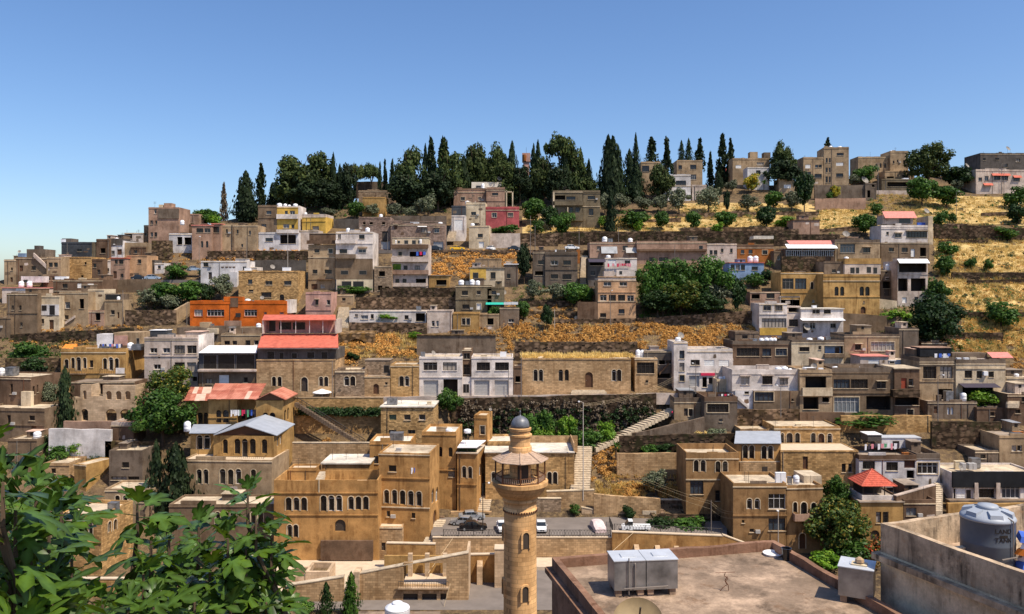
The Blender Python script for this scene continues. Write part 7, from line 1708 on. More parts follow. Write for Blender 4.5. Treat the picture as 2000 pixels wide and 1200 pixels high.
# palm and yucca
def palm(px, yt, yb, w_, label, n=22):
    D = Dof(yb); s = w_ / F * D / 2; h = pZ(yt, D) - pZ(yb, D); o = empty('palm', (pX(px, D), D, pZ(yb, D)), label=label, cat='palm'); r = random.Random(px)
    mb = MB(); mb.tube((0, 0, -.5), (0, 0, h * .6), .16, .12); mb.build('trunk', 'bark', o)
    mb = MB()
    for i in range(n):
        t = r.uniform(0, 6.28); el = r.uniform(-.3, 1.2); d = Vector((cos(t) * cos(el), sin(t) * cos(el), sin(el))); p = Vector((0, 0, h * .6)); sd = Vector((-sin(t), cos(t), 0)) * .16
        q = p + d * s * .6; e = p + d * s + Vector((0, 0, -.25 * s)); mb.quad(tuple(p - sd * .4), tuple(q - sd), tuple(q + sd), tuple(p + sd * .4)); mb.quad(tuple(q - sd), tuple(e), tuple(q + sd))
    mb.build('frond', 'lf_green', o, kind='stuff')
palm(1503, 503, 536, 30, 'little palm beside the pale blue house')
palm(1203, 848, 905, 30, 'spiky yucca beside the long stair'); palm(1492, 344, 378, 20, 'small palm below the white-walled ridge house')
# ================================================================ dry grass and scrub (uncountable)
def patch(name, label, rects, n, hgt, mat, seed=0, wide=.5, zfix=None, bl=7, clump=False):
    r = random.Random(seed + 5); v = []; f = []
    tot = sum((x1 - x0) * abs(y1 - y0) for x0, x1, y0, y1 in rects)
    for (x0, x1, y0, y1) in rects:
        m = int(n * (x1 - x0) * abs(y1 - y0) / tot)
        for _ in range(m):
            px, py = r.uniform(x0, x1), r.uniform(y0, y1)
            if zfix: D = r.uniform(*zfix[:2]); X = pX(px, D); z = r.uniform(zfix[2], zfix[-1])
            else: D = Dof(py); X = pX(px, D); z = tz(X, D)
            if noise.noise((X * .22, D * .22, seed)) < -.32: continue
            hh = hgt * r.uniform(.5, 1.3) * (1 + .5 * noise.noise((X * .4, D * .4, 3)))
            c = Vector((X, D, z - .08)); R_ = wide * r.uniform(.25, 1.5)
            for b in range(bl):
                t = r.uniform(0, 6.28); R = wide * r.uniform(.2, 1); a = c + Vector((cos(t), sin(t), 0)) * R * .5
                lean = Vector((cos(t), sin(t), 0)) * R * .6; w_ = Vector((-sin(t), cos(t), 0)) * r.uniform(.05, .12) * (2.2 if clump else 1)
                i = len(v)
                if clump:
                    d = rdir(r); d.z = abs(d.z); a = c + Vector((d.x * R_, d.y * R_, d.z * hh)) * r.uniform(.75, 1.05); n_ = (d + rdir(r) * .6).normalized(); q = n_.cross(rdir(r)); q.normalize(); s = n_.cross(q); z_ = r.uniform(.10, .22)
                    v.extend([tuple(a - q * z_), tuple(a + s * z_), tuple(a + q * z_), tuple(a - s * z_)]); f.append((i, i + 1, i + 2, i + 3))
                else:
                    e = a + lean + Vector((0, 0, hh * r.uniform(.6, 1))); v.extend([tuple(a - w_), tuple(a + w_), tuple(e)]); f.append((i, i + 1, i + 2))
    me = bpy.data.meshes.new(name); me.from_pydata(v, [], f); me.materials.append(MATS[mat])
    ob(name, me, label=label, cat='grass', kind='stuff')
def field(label, rects, seed):
    v = []; f = []
    for (x0, x1, y0, y1) in rects:
        nx, ny = int((x1 - x0) / 7), max(3, int((y1 - y0) / 3)); i0 = len(v)
        for j in range(ny + 1):
            for i in range(nx + 1):
                D = Dof(y0 + (y1 - y0) * j / ny); X = pX(x0 + (x1 - x0) * i / nx, D); v.append((X, D, tz(X, D) + .14))
        for j in range(ny):
            for i in range(nx):
                a = i0 + j * (nx + 1) + i; p = v[a]
                e = min(i, nx - 1 - i, 3) / 3 * .3 + min(j, ny - 1 - j, 3) / 3 * .3
                if noise.noise((p[0] * .12, p[1] * .12, seed)) + e > .22: f.append((a, a + 1, a + nx + 2, a + nx + 1))
    me = bpy.data.meshes.new('field'); me.from_pydata(v, [], f); me.materials.append(MATS['straw']); ob('field', me, label=label, kind='structure')
field('straw-covered golden field at the far right', [(1825, 2030, 474, 534), (1830, 2030, 552, 612), (1870, 2030, 628, 690), (1790, 2030, 385, 446)], 1)
field('straw-covered golden terraces of the upper slope', [(1020, 1560, 424, 458), (1590, 1720, 408, 456), (1320, 1600, 398, 424)], 4)
patch('dry_grass', 'golden dry grass on the terraces of the upper slope', [(1030, 1200, 443, 462), (1180, 1600, 425, 452), (1330, 1560, 400, 425), (1595, 1700, 410, 452), (1610, 1720, 400, 420)], 7000, .8, 'lf_gold', 1, .9)
patch('dry_grass', 'golden dry grass on the far right field', [(1825, 2020, 465, 540), (1835, 2020, 540, 625), (1880, 2020, 620, 700), (1700, 1800, 380, 415), (1780, 2020, 385, 440)], 10500, .9, 'lf_gold', 2, 1.0)
patch('scrub', 'low dark scrub dotted over the far right field', [(1825, 2020, 440, 475), (1830, 2020, 480, 700), (1700, 2010, 380, 440)], 420, .7, 'lf_dark', 16, .8, bl=34, clump=True)
patch('scrub', 'green scrub dotted over the upper slopes', [(1600, 1720, 380, 460), (1780, 2020, 385, 450), (1200, 1600, 398, 450), (1830, 2020, 560, 690), (600, 880, 405, 432)], 420, .9, 'lf_green', 18, 1.1, bl=44, clump=True)
patch('scrub', 'dry brown scrub dotted over the far right field', [(1825, 2020, 440, 480), (1830, 2020, 500, 700)], 230, .6, 'lf_dry', 17, .8, bl=34, clump=True)
patch('dry_scrub', 'orange-brown dry scrub on the bank below the peach house', [(985, 1480, 636, 682)], 900, .8, 'lf_dry', 3, 1.0, bl=40, clump=True)
patch('dry_grass', 'straw-gold grass on the bank below the peach house', [(985, 1480, 634, 684)], 500, .8, 'lf_gold', 21, .9)
patch('dry_scrub', 'orange dry scrub below the upper road', [(838, 1010, 492, 545), (500, 610, 492, 512), (430, 505, 490, 512)], 600, .9, 'lf_dry', 4, 1.0, bl=40, clump=True)
patch('dry_scrub', 'orange dry scrub around the stone cave', [(660, 815, 650, 700), (640, 700, 690, 715)], 260, .9, 'lf_dry', 5, 1.0, bl=40, clump=True)
patch('dry_grass', 'golden grass around the stone cave', [(665, 815, 652, 702)], 900, .9, 'lf_gold', 6, .9)
patch('dry_grass', 'dry grass growing on the roof of the long stone hall', [(1020, 1235, 690, 700)], 1300, .9, 'lf_gold', 7, .9, zfix=(Dof(770) + 1.5, Dof(770) + 9, pZ(700, Dof(770)) - .1))
patch('dry_scrub', 'dry brown scrub on the rubble bank beside the long stair', [(1150, 1330, 935, 975), (1160, 1210, 885, 940), (1190, 1340, 855, 880)], 320, .6, 'lf_dry', 8, .7, bl=34, clump=True)
patch('dry_grass', 'golden grass on the rubble bank beside the long stair', [(1165, 1330, 930, 972)], 900, .8, 'lf_gold', 9, .8)
patch('weeds', 'green weeds beside the long stair', [(1000, 1165, 848, 878), (1200, 1330, 858, 885)], 900, .7, 'lf_green', 10, .8)
patch('weeds', 'green weeds on the slopes of the middle town', [(0, 270, 660, 700), (1700, 1850, 590, 650), (20, 220, 875, 920), (280, 420, 560, 612), (1250, 1450, 590, 625), (1000, 1140, 560, 600), (1270, 1430, 1005, 1045)], 2200, .8, 'lf_green', 11, .9)
patch('dry_scrub', 'dry brown scrub on the slopes of the middle town', [(20, 280, 630, 680), (990, 1130, 590, 640), (1810, 2000, 640, 720), (1430, 1560, 640, 662), (120, 500, 470, 520), (850, 1000, 640, 690), (1640, 1760, 500, 530)], 800, .7, 'lf_dry', 12, .8, bl=34, clump=True)
patch('creeper', 'dark creepers hanging on the stone wall beside the iron stair', [(585, 745, 800, 812)], 220, .7, 'lf_dark', 13, .8, zfix=(160.5, 160.9, pZ(812, 160.7), pZ(800, 160.7)), bl=30, clump=True)
patch('creeper', 'brown creepers on the rough wall under the middle road', [(900, 1280, 785, 812)], 380, .8, 'lf_dead', 14, .6, zfix=(163.2, 163.9, pZ(848, 163.6), pZ(786, 163.6)), bl=30, clump=True)
patch('creeper', 'dark green creepers on the rough wall under the middle road', [(900, 1280, 800, 840)], 230, .8, 'lf_dark', 15, .6, zfix=(162.8, 163.8, pZ(855, 163.4), pZ(800, 163.4)), bl=30, clump=True)
# loose rubble stones
def stones(label, rects, n, seed):
    r = random.Random(seed); v = []; f = []
    for (x0, x1, y0, y1) in rects:
        for _ in range(n):
            px, py = r.uniform(x0, x1), r.uniform(y0, y1); D = Dof(py); X = pX(px, D); z = tz(X, D); s = r.uniform(.12, .45); i = len(v); c = Vector((X, D, z + s * .2))
            q = [c + Vector((a * r.uniform(.6, 1.1), b * r.uniform(.6, 1.1), d * r.uniform(.5, .9))) * s for d in (-1, 1) for a, b in ((-1, -1), (1, -1), (1, 1), (-1, 1))]
            v.extend(map(tuple, q)); f.extend([tuple(i + k for k in t) for t in ((0, 3, 2, 1), (4, 5, 6, 7), (0, 1, 5, 4), (1, 2, 6, 5), (2, 3, 7, 6), (3, 0, 4, 7))])
    me = bpy.data.meshes.new('rubble'); me.from_pydata(v, [], f); me.materials.append(MATS['retain']); ob('rubble', me, label=label, cat='rubble', kind='stuff')
stones('loose rubble stones scattered over the hillside banks', [(1150, 1320, 880, 975), (660, 815, 655, 715), (985, 1250, 640, 690), (0, 280, 630, 690), (840, 1000, 495, 540), (1840, 2000, 400, 660), (1430, 1600, 440, 470), (1270, 1430, 980, 1040), (780, 880, 1010, 1050)], 140, 3)
# ================================================================ tanks, dishes, poles, cars, laundry, people
tanks('w3', '680,8,10 688,8,8,box 718,9,11'); tanks('w1y', '546,10,9 557,7,8 565,6,6 577,9,8'); tanks('w5', '774,9,11 796,8,9,box 822,10,12'); tanks('v1', '943,7,13'); tanks('v2', '913,9,7')
tanks('w13', '901,11,12 913,8,10,box 922,10,13 933,9,11'); tanks('v7', '1089,10,7,wbox 1100,10,7,wbox'); tanks('v8', '1181,10,13 1192,8,9,box 1231,9,10'); tanks('u7', '1465,10,13 1476,10,13', v=3)
tanks('u1c', '1653,9,11'); tanks('u5', '1734,10,13'); tanks('q7', '1487,10,11 1497,9,12 1506,9,12 1513,8,12 1471,14,10,box'); tanks('q8', '1581,11,8 1603,12,10 1617,9,10,box')
tanks('w20b', '1246,9,15 1254,8,14', v=4); tanks('w20b', '1247.5,1,1', v=4) if False else None; tanks('q3', '1520,12,11 1532,13,12 1543,9,8 1555,9,8,box'); tanks('q4', '1580,20,7,wbox 1603,8,6,wbox'); tanks('q5', '1632,14,10 1645,16,10,box')
tanks('q11b', '1872,8,10,wbox 1887,9,10,wbox'); tanks('q11', '1845,11,11,wbox'); tanks('l2', '335,12,11,box 328,9,9,box'); tanks('l1', '207,20,8,box 255,12,15 270,18,12,box'); tanks('or', '484,11,8 493,6,5,box', v=4); tanks('w9', '508,9,11')
tanks('a21', '115,11,8,wbox 127,11,8,wbox'); tanks('a29', '42,10,12 58,10,12', v=5); tanks('a8', '228,8,6'); tanks('a6', '126,10,8,wbox'); tanks('a3', '356,8,10', v=2); tanks('w6', '484,11,7,wbox 560,14,8,wbox')
tanks('lc', '761,10,13,box 771,10,13,box'); tanks('l9b', '775,25,18,box'); tanks('ld', '877,13,9 913,14,8'); tanks('l5', '3,12,15 24,18,17,box', v=4); tanks('l5c', '73,14,14'); tanks('l7l', '366,13,20'); tanks('l5f', '222,17,17,box', v=4)
tanks('r2', '1519,9,22,wbox 1529,10,22,wbox 1542,8,14,box 1555,12,17'); tanks('r7', '1903,17,20,box', v=5); tanks('q1', '1403,9,7,box'); tanks('q1t', '1324,11,10'); tanks('q1s', '1408,9,6 1417,10,7'); tanks('v8w', '1188,9,7'); tanks('w18a', '826,8,10,box'); tanks('w18b', '983,12,10,wbox')
tanks('w1r', '597,6,10'); tanks('t1', '1622,7,6 1640,8,5'); tanks('t2b', '1742,8,5'); tanks('t5', '1473,8,6', v=2); tanks('t3', '1768,10,4,wbox'); tanks('r8', '1984,18,5,box'); tanks('u8b', '1590,8,5,wbox'); tanks('w4', '744,7,8'); tanks('w4b', '810,16,6,wbox 860,9,6'); tanks('q12', '1985,9,7'); tanks('w10', '818,9,9,box'); tanks('v4', '923,8,7')
tanks('a25', '232,7,8'); tanks('l3c', '413,9,9,box 505,10,10'); tanks('q13c', '1852,14,20,box 1881,12,17', v=2)
flush_tanks()
# single boxes
def dish_mesh():
    mb = MB(); mb.lathe([(.02, 0), (.25, .03), (.42, .1), (.5, .16)], 16, cap=False); return mb.mesh('dish', 'frame_g', True)
DM = dish_mesh()
def dish(key, px, py, r, label, az=0, v=1.5, mat=None, D=None):
    if key: b = ALL[key]; D = b.D + v; zb = b.z0 + b.wr
    else: zb = pZ(py + r * 1.4, D)
    s = r * D / F * 2; z = pZ(py, D)
    o = empty('satellite_dish', (pX(px, D), D, min(zb, z)), az, label=label, cat='satellite dish', group='satellite dishes')
    h = max(.2, z - min(zb, z)); q = ob('dish', DM, o, (0, 0, h), (radians(58), 0, 0), (s, s, s))
    mb = MB(); mb.tube((0, .05, -.2), (0, .05, h), .035, n=5); mb.build('mast', 'iron', o)
    mb = MB(); mb.tube((0, 0, h), (0, -s * .4, h + s * .22), .02, n=4); mb.build('feed_arm', 'iron', o)
for a in [('t4', 1968, 291, 5, 'dish on top of the dark grey apartment block', .4, 3), ('v1', 975, 350, 5, 'pale dish on the white roof room', .5, 4), (None, 1688, 353, 8, 'huge tan dish beside the lattice mast', .4, 0, None, 318), (None, 1722, 359, 8, 'big pale dish above the golden slope', -.8, 0, None, 318), ('u4', 1809, 413, 6, 'dish on the white top house', .3, 2), ('u2', 1652, 458, 7, 'grey dish on the tan upper house', 0, 3), ('t4b', 1888, 324, 5, 'dark dish between the round pine and the grey block', .6, 2), ('w18a', 846, 690, 5, 'tilted dish on the left half of the white twin house', .9, 2), ('q3', 1480, 718, 5, 'black dish on the long white house', .2, 3), ('q4', 1590, 716, 6, 'dish on the beige house', -.4, 3), ('q1t', 1329, 656, 7, 'dark dish on the white stair tower', .3, 3),
          ('w6', 532, 522, 5, 'tilted white dish on the long stone house', .7, 2), ('lf', 958, 800, 3, 'small dish above the square stair tower', .2, 2), ('w13b', 983, 573, 6, 'black dish on the khaki corner wing', .4, 2), ('or', 512, 582, 4, 'small dish on the long orange house', .3, 4), ('r7', 1876, 914, 6, 'white dish among the roof units of the black and white shop', .3, 1.4), ('u8b', 1575, 642, 7, 'dark dish on the shaded terrace of the bright white house', .3, -1), ('a11', 38, 492, 3, 'small dish on the far left skyline house', .2, 2), ('w3', 705, 446, 3, 'small dish between the tanks of the white and tan house', .3, 2)]:
    dish(*a)
# poles and lamps
def pole(px, yt, yb, label, D=None, lamp=None, mat='pole', r=.09, arms=0):
    D = D or Dof(yb); z = pZ(yb, D); h = pZ(yt, D) - z
    o = empty('street_lamp' if lamp else 'utility_pole', (pX(px, D), D, z), label=label, cat='street lamp' if lamp else 'pole', group='street lamps and poles')
    mb = MB(); mb.tube((0, 0, -1), (0, 0, h), r, r * .65, 8); mb.build('post', mat, o)
    if lamp:
        mb = MB(); mb.path([(0, 0, h - .05), (lamp * .5, -.3, h + .25), (lamp, -.6, h + .3)], .045, 5); mb.build('arm', mat, o)
        mb = MB(); mb.box(lamp - .14, lamp + .16, -1.0, -.55, h + .24, h + .40); mb.build('lamp_head', 'lampwhite', o)
    for k in range(arms):
        mb = MB(); mb.box(-.9, .9, -.05, .05, h - .35 - k * .6, h - .23 - k * .6); mb.build('cross_arm', mat, o)
for a in [(389, 465, 552, 'lamp post before the long white house on the left slope', None, .5), (482, 463, 512, 'thin pole below the long blank tan house'), (562, 450, 532, 'pale pole before the white porch of the yellow house', 226, None, 'concp'), (757, 455, 492, 'thin pole before the pinkish stone house'), (872, 445, 492, 'pole at the end of the pink-grey shop house'), (1036, 422, 500, 'pole behind the dark columnar garden cypress'), (1045, 440, 492, 'second pole beside the upper road'), (1131, 443, 486, 'thin pole in the golden grass below the olive-grey house'), (1208, 445, 480, 'pole above the pinkish tan house'), (1868, 376, 432, 'pole with lamp on the golden slope', None, .4), (1956, 322, 379, 'left of two dark poles before the light grey house'), (1961, 318, 379, 'right of two dark poles before the light grey house', None, None, 'pole', .1, 2),
          (1192, 570, 627, 'lamp post in front of the peach house', 197, .3), (1083, 605, 642, 'pale pole beside the path kerb', None, None, 'concp'), (1139, 787, 966, 'very tall lamp pole beside the long stair', 139, -.8, 'concp', .1), (1359, 712, 760, 'lamp post before the white stair tower', 163, -.8), (1397, 722, 770, 'thin pole in front of the roller shutter house', 163), (1525, 755, 805, 'pole with lamp before the peeling ground floor', 157, -1.0), (1832, 735, 815, 'dark pole before the grey-tan barred house', 156, .6), (943, 945, 1050, 'dark lamp pole at the parked silver cars', 128, 1.0, 'iron'), (1389, 977, 1040, 'wooden pole beside the broad sandstone house', 130), (1520, 999, 1075, 'lamp post at the broad sandstone house', 127.5, -.35, 'concp'), (240, 567, 636, 'pole left of the big grey retaining wall'), (229, 480, 550, 'lamp pole above the parked cars on the left slope', None, -.5), (649, 705, 782, 'dark pole at the corner of the red-roofed restaurant', 164), (365, 590, 636, 'pole at the end of the walled garden'), (993, 722, 778, 'lamp post before the right half of the white twin house', 164.5), (1018, 690, 778, 'thin pole between twin house and long stone hall', 164.6), (1715, 318, 392, 'tall mast beside the roofless hut', None, None, 'pole', .12, 3), (1318, 480, 512, 'vent pole on the long flat tan house', 228)]:
    pole(*a)
def wires(label, pts, sag=1.0, r=.011, mat='cablepale'):
    mb = MB()
    for (xa, ya, Da), (xb, yb, Db) in zip(pts[:-1], pts[1:]):
        A, C = Vector((pX(xa, Da), Da, pZ(ya, Da))), Vector((pX(xb, Db), Db, pZ(yb, Db)))
        q = [A.lerp(C, i / 10) - Vector((0, 0, sag * 4 * (i / 10) * (1 - i / 10))) for i in range(11)]
        mb.path(q, r, 4)
    mb.build('overhead_cable', mat, label=label, cat='cable', group='overhead cables')
for k in (0, 1, 3): wires('%s cable running down from the stair bank to the broad sandstone house' % ['topmost', 'second', 'third', 'lowest'][k], [(1205, 908 + k * 4, 146), (1389, 980 + k * 5, 130), (1432, 1000 + k * 4, 129)], .5)
for k in range(3): wires('%s cable from the tall lamp pole to the white stair tower' % ['upper', 'middle', 'lower'][k], [(1140, 789 + k * 2, 139), (1316, 736 + k * 4, 162)], 1.0)
wires('pale rope slanting over the wall left of the minaret', [(884, 1052, 126), (836, 1120, 109.5)], .0, .03); wires('pale rope slanting over the pilastered wall', [(1238, 1040, 126), (1195, 1078, 121)], .0, .03); wires('pale rope beside the black doorways', [(880, 1140, 109), (864, 1196, 108)], 0, .03)
# ------------------------------------------------ cars
def car(label, px, py, D, ang, mat, L=4.3, kind='sedan', name='car', z=None):
    z = pZ(py, D) if z is None else z
    o = empty(name, (pX(px, D), D, z), ang, label=label, cat='car' if kind != 'truck' else 'truck', group='parked vehicles')
    Wd = .84 if kind != 'truck' else .85
    def loft(secs, nm, m, par):
        mb = MB()
        for (x0, a0, b0, w0), (x1, a1, b1, w1) in zip(secs[:-1], secs[1:]):
            mb.hexa([(x0, -w0, a0), (x1, -w1, a1), (x1, w1, a1), (x0, w0, a0), (x0, -w0 * .94, b0), (x1, -w1 * .94, b1), (x1, w1 * .94, b1), (x0, w0 * .94, b0)])
        return mb.build(nm, m, par)
    h = L / 2
    if kind == 'truck':
        loft([(-h, .55, 1.0, Wd), (.5, .55, 1.0, Wd)], 'cargo_bed', mat, o); loft([(.55, .4, 1.15, Wd), (1.6, .4, 1.1, Wd), (h, .4, .9, Wd * .95)], 'body', mat, o)
        loft([(.55, 1.15, 1.75, Wd * .92), (1.25, 1.15, 1.75, Wd * .9), (1.75, 1.1, 1.12, Wd * .85)], 'cabin_glass', 'carglass', o); loft([(.55, 1.75, 1.82, Wd * .88), (1.25, 1.75, 1.82, Wd * .86)], 'cab_roof', mat, o)
    else:
        body = [(-h, .38, .78, Wd * .86), (-h + .12, .3, .92, Wd * .97), (-h + .75, .25, .96, Wd), (0, .25, .95, Wd), (h - 1.15, .25, .93, Wd), (h - .18, .3, .78, Wd * .95), (h, .38, .66, Wd * .84)]
        loft(body, 'body', mat, o)
        rear = -h + (.45 if kind == 'hatch' else .75)
        loft([(rear, .94, .96, Wd * .9), (rear + .45, .94, 1.36, Wd * .86), (.35, .94, 1.38, Wd * .86), (1.05, .93, .95, Wd * .88)], 'windows', 'carglass', o)
        loft([(rear + .38, 1.36, 1.41, Wd * .80), (-.1, 1.38, 1.46, Wd * .80), (.42, 1.375, 1.41, Wd * .78)], 'roof', mat, o)
        mb = MB()
        for x in (rear + .5, -.15): mb.box(x, x + .07, -Wd * .88, Wd * .88, .96, 1.37)
        mb.build('pillar', mat, o)
        for s in (-1, 1):
            mb = MB(); mb.box(h - .12, h + .005, s * Wd * .62 - .14, s * Wd * .62 + .14, .55, .68); mb.build('headlight', 'light', o)
            mb = MB(); mb.box(-h - .005, -h + .1, s * Wd * .65 - .13, s * Wd * .65 + .13, .62, .76); mb.build('tail_light', 'redcloth', o)
            mb = MB(); mb.box(.75, .9, s * (Wd + .06) - .07, s * (Wd + .06) + .07, .95, 1.07); mb.build('mirror', mat, o)
        mb = MB(); mb.box(h - .06, h + .012, -.35, .35, .5, .62); mb.build('grille', 'carblack', o)
    for x in (-h + .8, h - .85):
        for s in (-1, 1):
            mb = MB(); mb.tube((x, s * (Wd - .2), .31), (x, s * (Wd + .02), .31), .31, n=14); wq = mb.build('wheel', 'tyre', o)
            mb = MB(); mb.tube((x, s * (Wd + .02), .31), (x, s * (Wd + .035), .31), .17, n=10); mb.build('rim', 'carsilver', wq)
    return o
ZQ = ZP + .005
car('silver saloon, rear one of three parked left of the minaret', 921, 1015, 135.8, .12, 'carsilver', 4.5, z=ZQ)
car('dark-windowed silver saloon, middle of three parked left of the minaret', 905, 1028, 132.6, 2.95, 'carsilver', 4.4, z=ZQ)
car('black saloon, front one of three parked left of the minaret', 924, 1036, 130.0, .1, 'carblack', 4.5, z=ZQ)
car('white car half hidden behind the left of the minaret shaft', 981, 1034, 129.6, -1.45, 'carwhite', 4.2, z=ZQ)
car('white car facing the railing right of the minaret', 1057, 1034, 129.8, -1.56, 'carwhite', 4.2, z=ZQ)
car('small pickup truck with white cab on the rising road', 1242, 1030, 129.5, pi - .05, 'carwhite', 4.6, 'truck', 'pickup_truck', z=ZQ - .12)
car('yellow taxi on the upper road', 893, 488, 240.8, .05, 'caryellow', 4.5, z=pZ(489, 240) + .01)
car('dark car before the pink-grey shop house', 851, 488, 240.8, .05, 'carblack', 4.3, z=pZ(489, 240) + .01)
car('white car behind the yellow taxi', 959, 486, 241.6, 1.2, 'carwhite', 4.0, z=pZ(489, 240) + .01)
car('black car beside the golden bank on the upper road', 1005, 486, 241.5, .1, 'carblack', 4.2, z=pZ(489, 240) + .01)
car('white hatchback on the upper road above the grey cement house', 1117, 484, 241.6, .03, 'carwhite', 4.4, 'hatch', z=pZ(489, 240) + .25)
car('silver hatchback parked by the vine arbour', 299, 541, 219.5, .05, 'carsilver', 4.3, 'hatch', z=pZ(547, 219) + .01)
car('dark car parked behind the silver hatchback', 272, 542, 220.8, .05, 'carblack', 4.2, z=pZ(547, 219) + .01)
car('white car half hidden by the arbour lamp post', 379, 527, 222.5, .1, 'carsilver', 4.2, z=pZ(530, 222.5))
car('black car before the roller shutter house', 1351, 764, 164.6, .08, 'carblack', 4.6, z=pZ(775, 166.5) + .01)
car('red car half hidden by the huge leafy tree', 284, 773, 163, .1, 'carred', 4.2, z=tz(pX(284, 163), 163) + .3)
car('white car at the round pine on the ridge lane', 1872, 374, 332, .1, 'carwhite', 4.3, z=pZ(378, 331) + .01)
def coveredcar():
    D = 130.2; o = empty('covered_car', (pX(1168, D), D, ZQ), -1.45, label='car under a pinkish dust cover on the parking terrace', cat='car', group='parked vehicles')
    v = []; f = []; prof = [(-2.1, .05, .9), (-2.05, .75, .9), (-1.7, .95, .92), (-1.2, 1.35, .85), (.3, 1.42, .85), (1.0, .98, .92), (1.9, .85, .9), (2.1, .6, .85), (2.12, .05, .85)]
    r = random.Random(4); mb = MB(); rows = []
    for x, z, w_ in prof:
        row = [(x, -w_ - .04, .08)] + [(x + r.uniform(-.03, .03), w_ * t, z * (1 - .12 * abs(t) ** 3) + r.uniform(-.03, .03)) for t in (-1, -.6, -.2, .2, .6, 1)] + [(x, w_ + .04, .08)]
        rows.append(row)
    for a, b in zip(rows[:-1], rows[1:]):
        for i in range(len(a) - 1): mb.quad(a[i], a[i + 1], b[i + 1], b[i])
    mb.build('dust_cover', 'cover', o)
    for x in (-1.3, 1.3):
        for s in (-1, 1): mb = MB(); mb.tube((x, s * .62, .3), (x, s * .84, .3), .3, n=10); mb.build('wheel', 'tyre', o)
coveredcar()
# ------------------------------------------------ laundry
def laundry(label, x0, x1, y0, D, cols, n, hpx, seed=1, y1=None):
    r = random.Random(seed); y1 = y1 or y0
    A, C = Vector((pX(x0, D), D, pZ(y0, D))), Vector((pX(x1, D), D, pZ(y1, D)))
    o = empty('laundry_line', A, label=label, cat='laundry', group='laundry lines'); d = C - A; m = MB(); m.path([(0, 0, 0), tuple(d * .5 + Vector((0, 0, -.12))), tuple(d)], .015, 4); m.build('line', 'cable', o)
    for i in range(n):
        t = (i + .15) / n; w_ = d.length / n * r.uniform(.6, .95); p = d * t; h = hpx / F * D * r.uniform(.6, 1.1)
        mb = MB(); q = [p, p + Vector((w_, 0, 0))]; s = .08; mb.hexa([(p.x, -.02, p.z - h), (p.x + w_, s, p.z - h * .95), (p.x + w_, s + .03, p.z - h * .95), (p.x, .01, p.z - h), (p.x, -.015, p.z), (p.x + w_, -.015, p.z), (p.x + w_, .015, p.z), (p.x, .015, p.z)])
        mb.build('garment', r.choice(cols), o)
laundry('colourful laundry before the recessed yellow front', 450, 500, 801, 153.2, ['redcloth', 'whitecloth', 'bluecloth', 'darkcloth', 'whitecloth', 'greencloth', 'whitecloth'], 14, 13)
laundry('red and pink laundry on the white middle house', 1186, 1232, 515, ALL['v8w'].D - .5, ['redcloth', 'pinkcloth', 'redcloth', 'whitecloth'], 10, 7)
laundry('laundry line on the roof of the white house with brown shutter', 1688, 1758, 868, ALL['r5'].D + 1.5, ['whitecloth', 'pinkcloth', 'greencloth', 'darkcloth', 'whitecloth'], 11, 12, y1=866)
laundry('blue and purple laundry on the tall pinkish white house', 812, 832, 492, ALL['w5'].D - .8, ['bluecloth', 'redcloth', 'darkcloth'], 3, 8)
laundry('clothes on the roof of the grey-tan barred house', 1824, 1858, 691, ALL['q11'].D + .8, ['whitecloth', 'bluecloth', 'whitecloth'], 4, 9)
laundry('clothes on the roof parapet of the yellow stone house', 190, 240, 672, ALL['l1'].D + 1, ['whitecloth', 'bluecloth', 'pinkcloth', 'darkcloth', 'whitecloth'], 11, 8)
laundry('dark clothes on the small roof by the shop', 1402, 1432, 770, 160, ['darkcloth', 'redcloth', 'darkcloth', 'whitecloth'], 5, 5)
laundry('white clothes hung on the five-arch house balcony', 802, 826, 914, 128.4, ['whitecloth', 'whitecloth', 'greencloth', 'bluecloth'], 4, 12)
# orange tarp loungers on the yellow stone house, umbrella, loose crates
def tarp():
    b = ALL['l1']
    for i in range(4):
        u = b.px(123 + i * 6, 1.5); w_ = b.wr
        mb = MB(); mb.hexa([(u, 1.2, w_ + .02), (u + .5, 1.2, w_ + .02), (u + .5, 2.6, w_ + .02), (u, 2.6, w_ + .02), (u, 1.2, w_ + .5), (u + .5, 1.2, w_ + .3), (u + .5, 2.6, w_ + 1.2), (u, 2.6, w_ + 1.3)])
        o = mb.build('orange_tarp', 'tarpor', loc=(b.X0, b.D, b.z0), label='%s orange tarpaulin bundle on the roof of the yellow stone house' % ['first', 'second', 'third', 'last'][i], cat='tarpaulin', group='orange tarpaulin bundles')
tarp()
def umbrella():
    D = 165.3; o = empty('parasol', (pX(629, D), D, pZ(780, D)), label='white parasol in front of the red-roofed restaurant', cat='parasol'); h = pZ(765, D) - pZ(780, D)
    mb = MB(); mb.tube((0, 0, 0), (0, 0, h + .5), .05); mb.build('pole', 'frame_w', o); mb = MB(); mb.lathe([(1.95, h - .25), (1.9, h - .1), (.9, h + .25), (.05, h + .55)], 12, cap=False); mb.build('canopy', 'whitesheet', o)
umbrella()
# stone cave
def cave():
    D = 189; o = empty('stone_cave', (pX(662, D), D, pZ(700, D)), label='old vaulted stone cave opening in the golden scrub', cat='ruin'); s = D / F
    P = lambda t, w_, i=0.: (t, i, w_); W = 68 * s; H = 48 * s; mb = MB()
    wallface(mb, P, W, -2, H, [('O', 12 * s, 56 * s, 2 * s, 38 * s)]); mb.quad((0, 0, H), (W, 0, H), (W, 4, H + .5), (0, 4, H + .5)); mb.quad((W, 0, -2), (W, 4, -2), (W, 4, H + .5), (W, 0, H)); mb.quad((0, 0, -2), (0, 4, -2), (0, 4, H + .5), (0, 0, H)); mb.build('vault', 'dryrub', o)
cave()
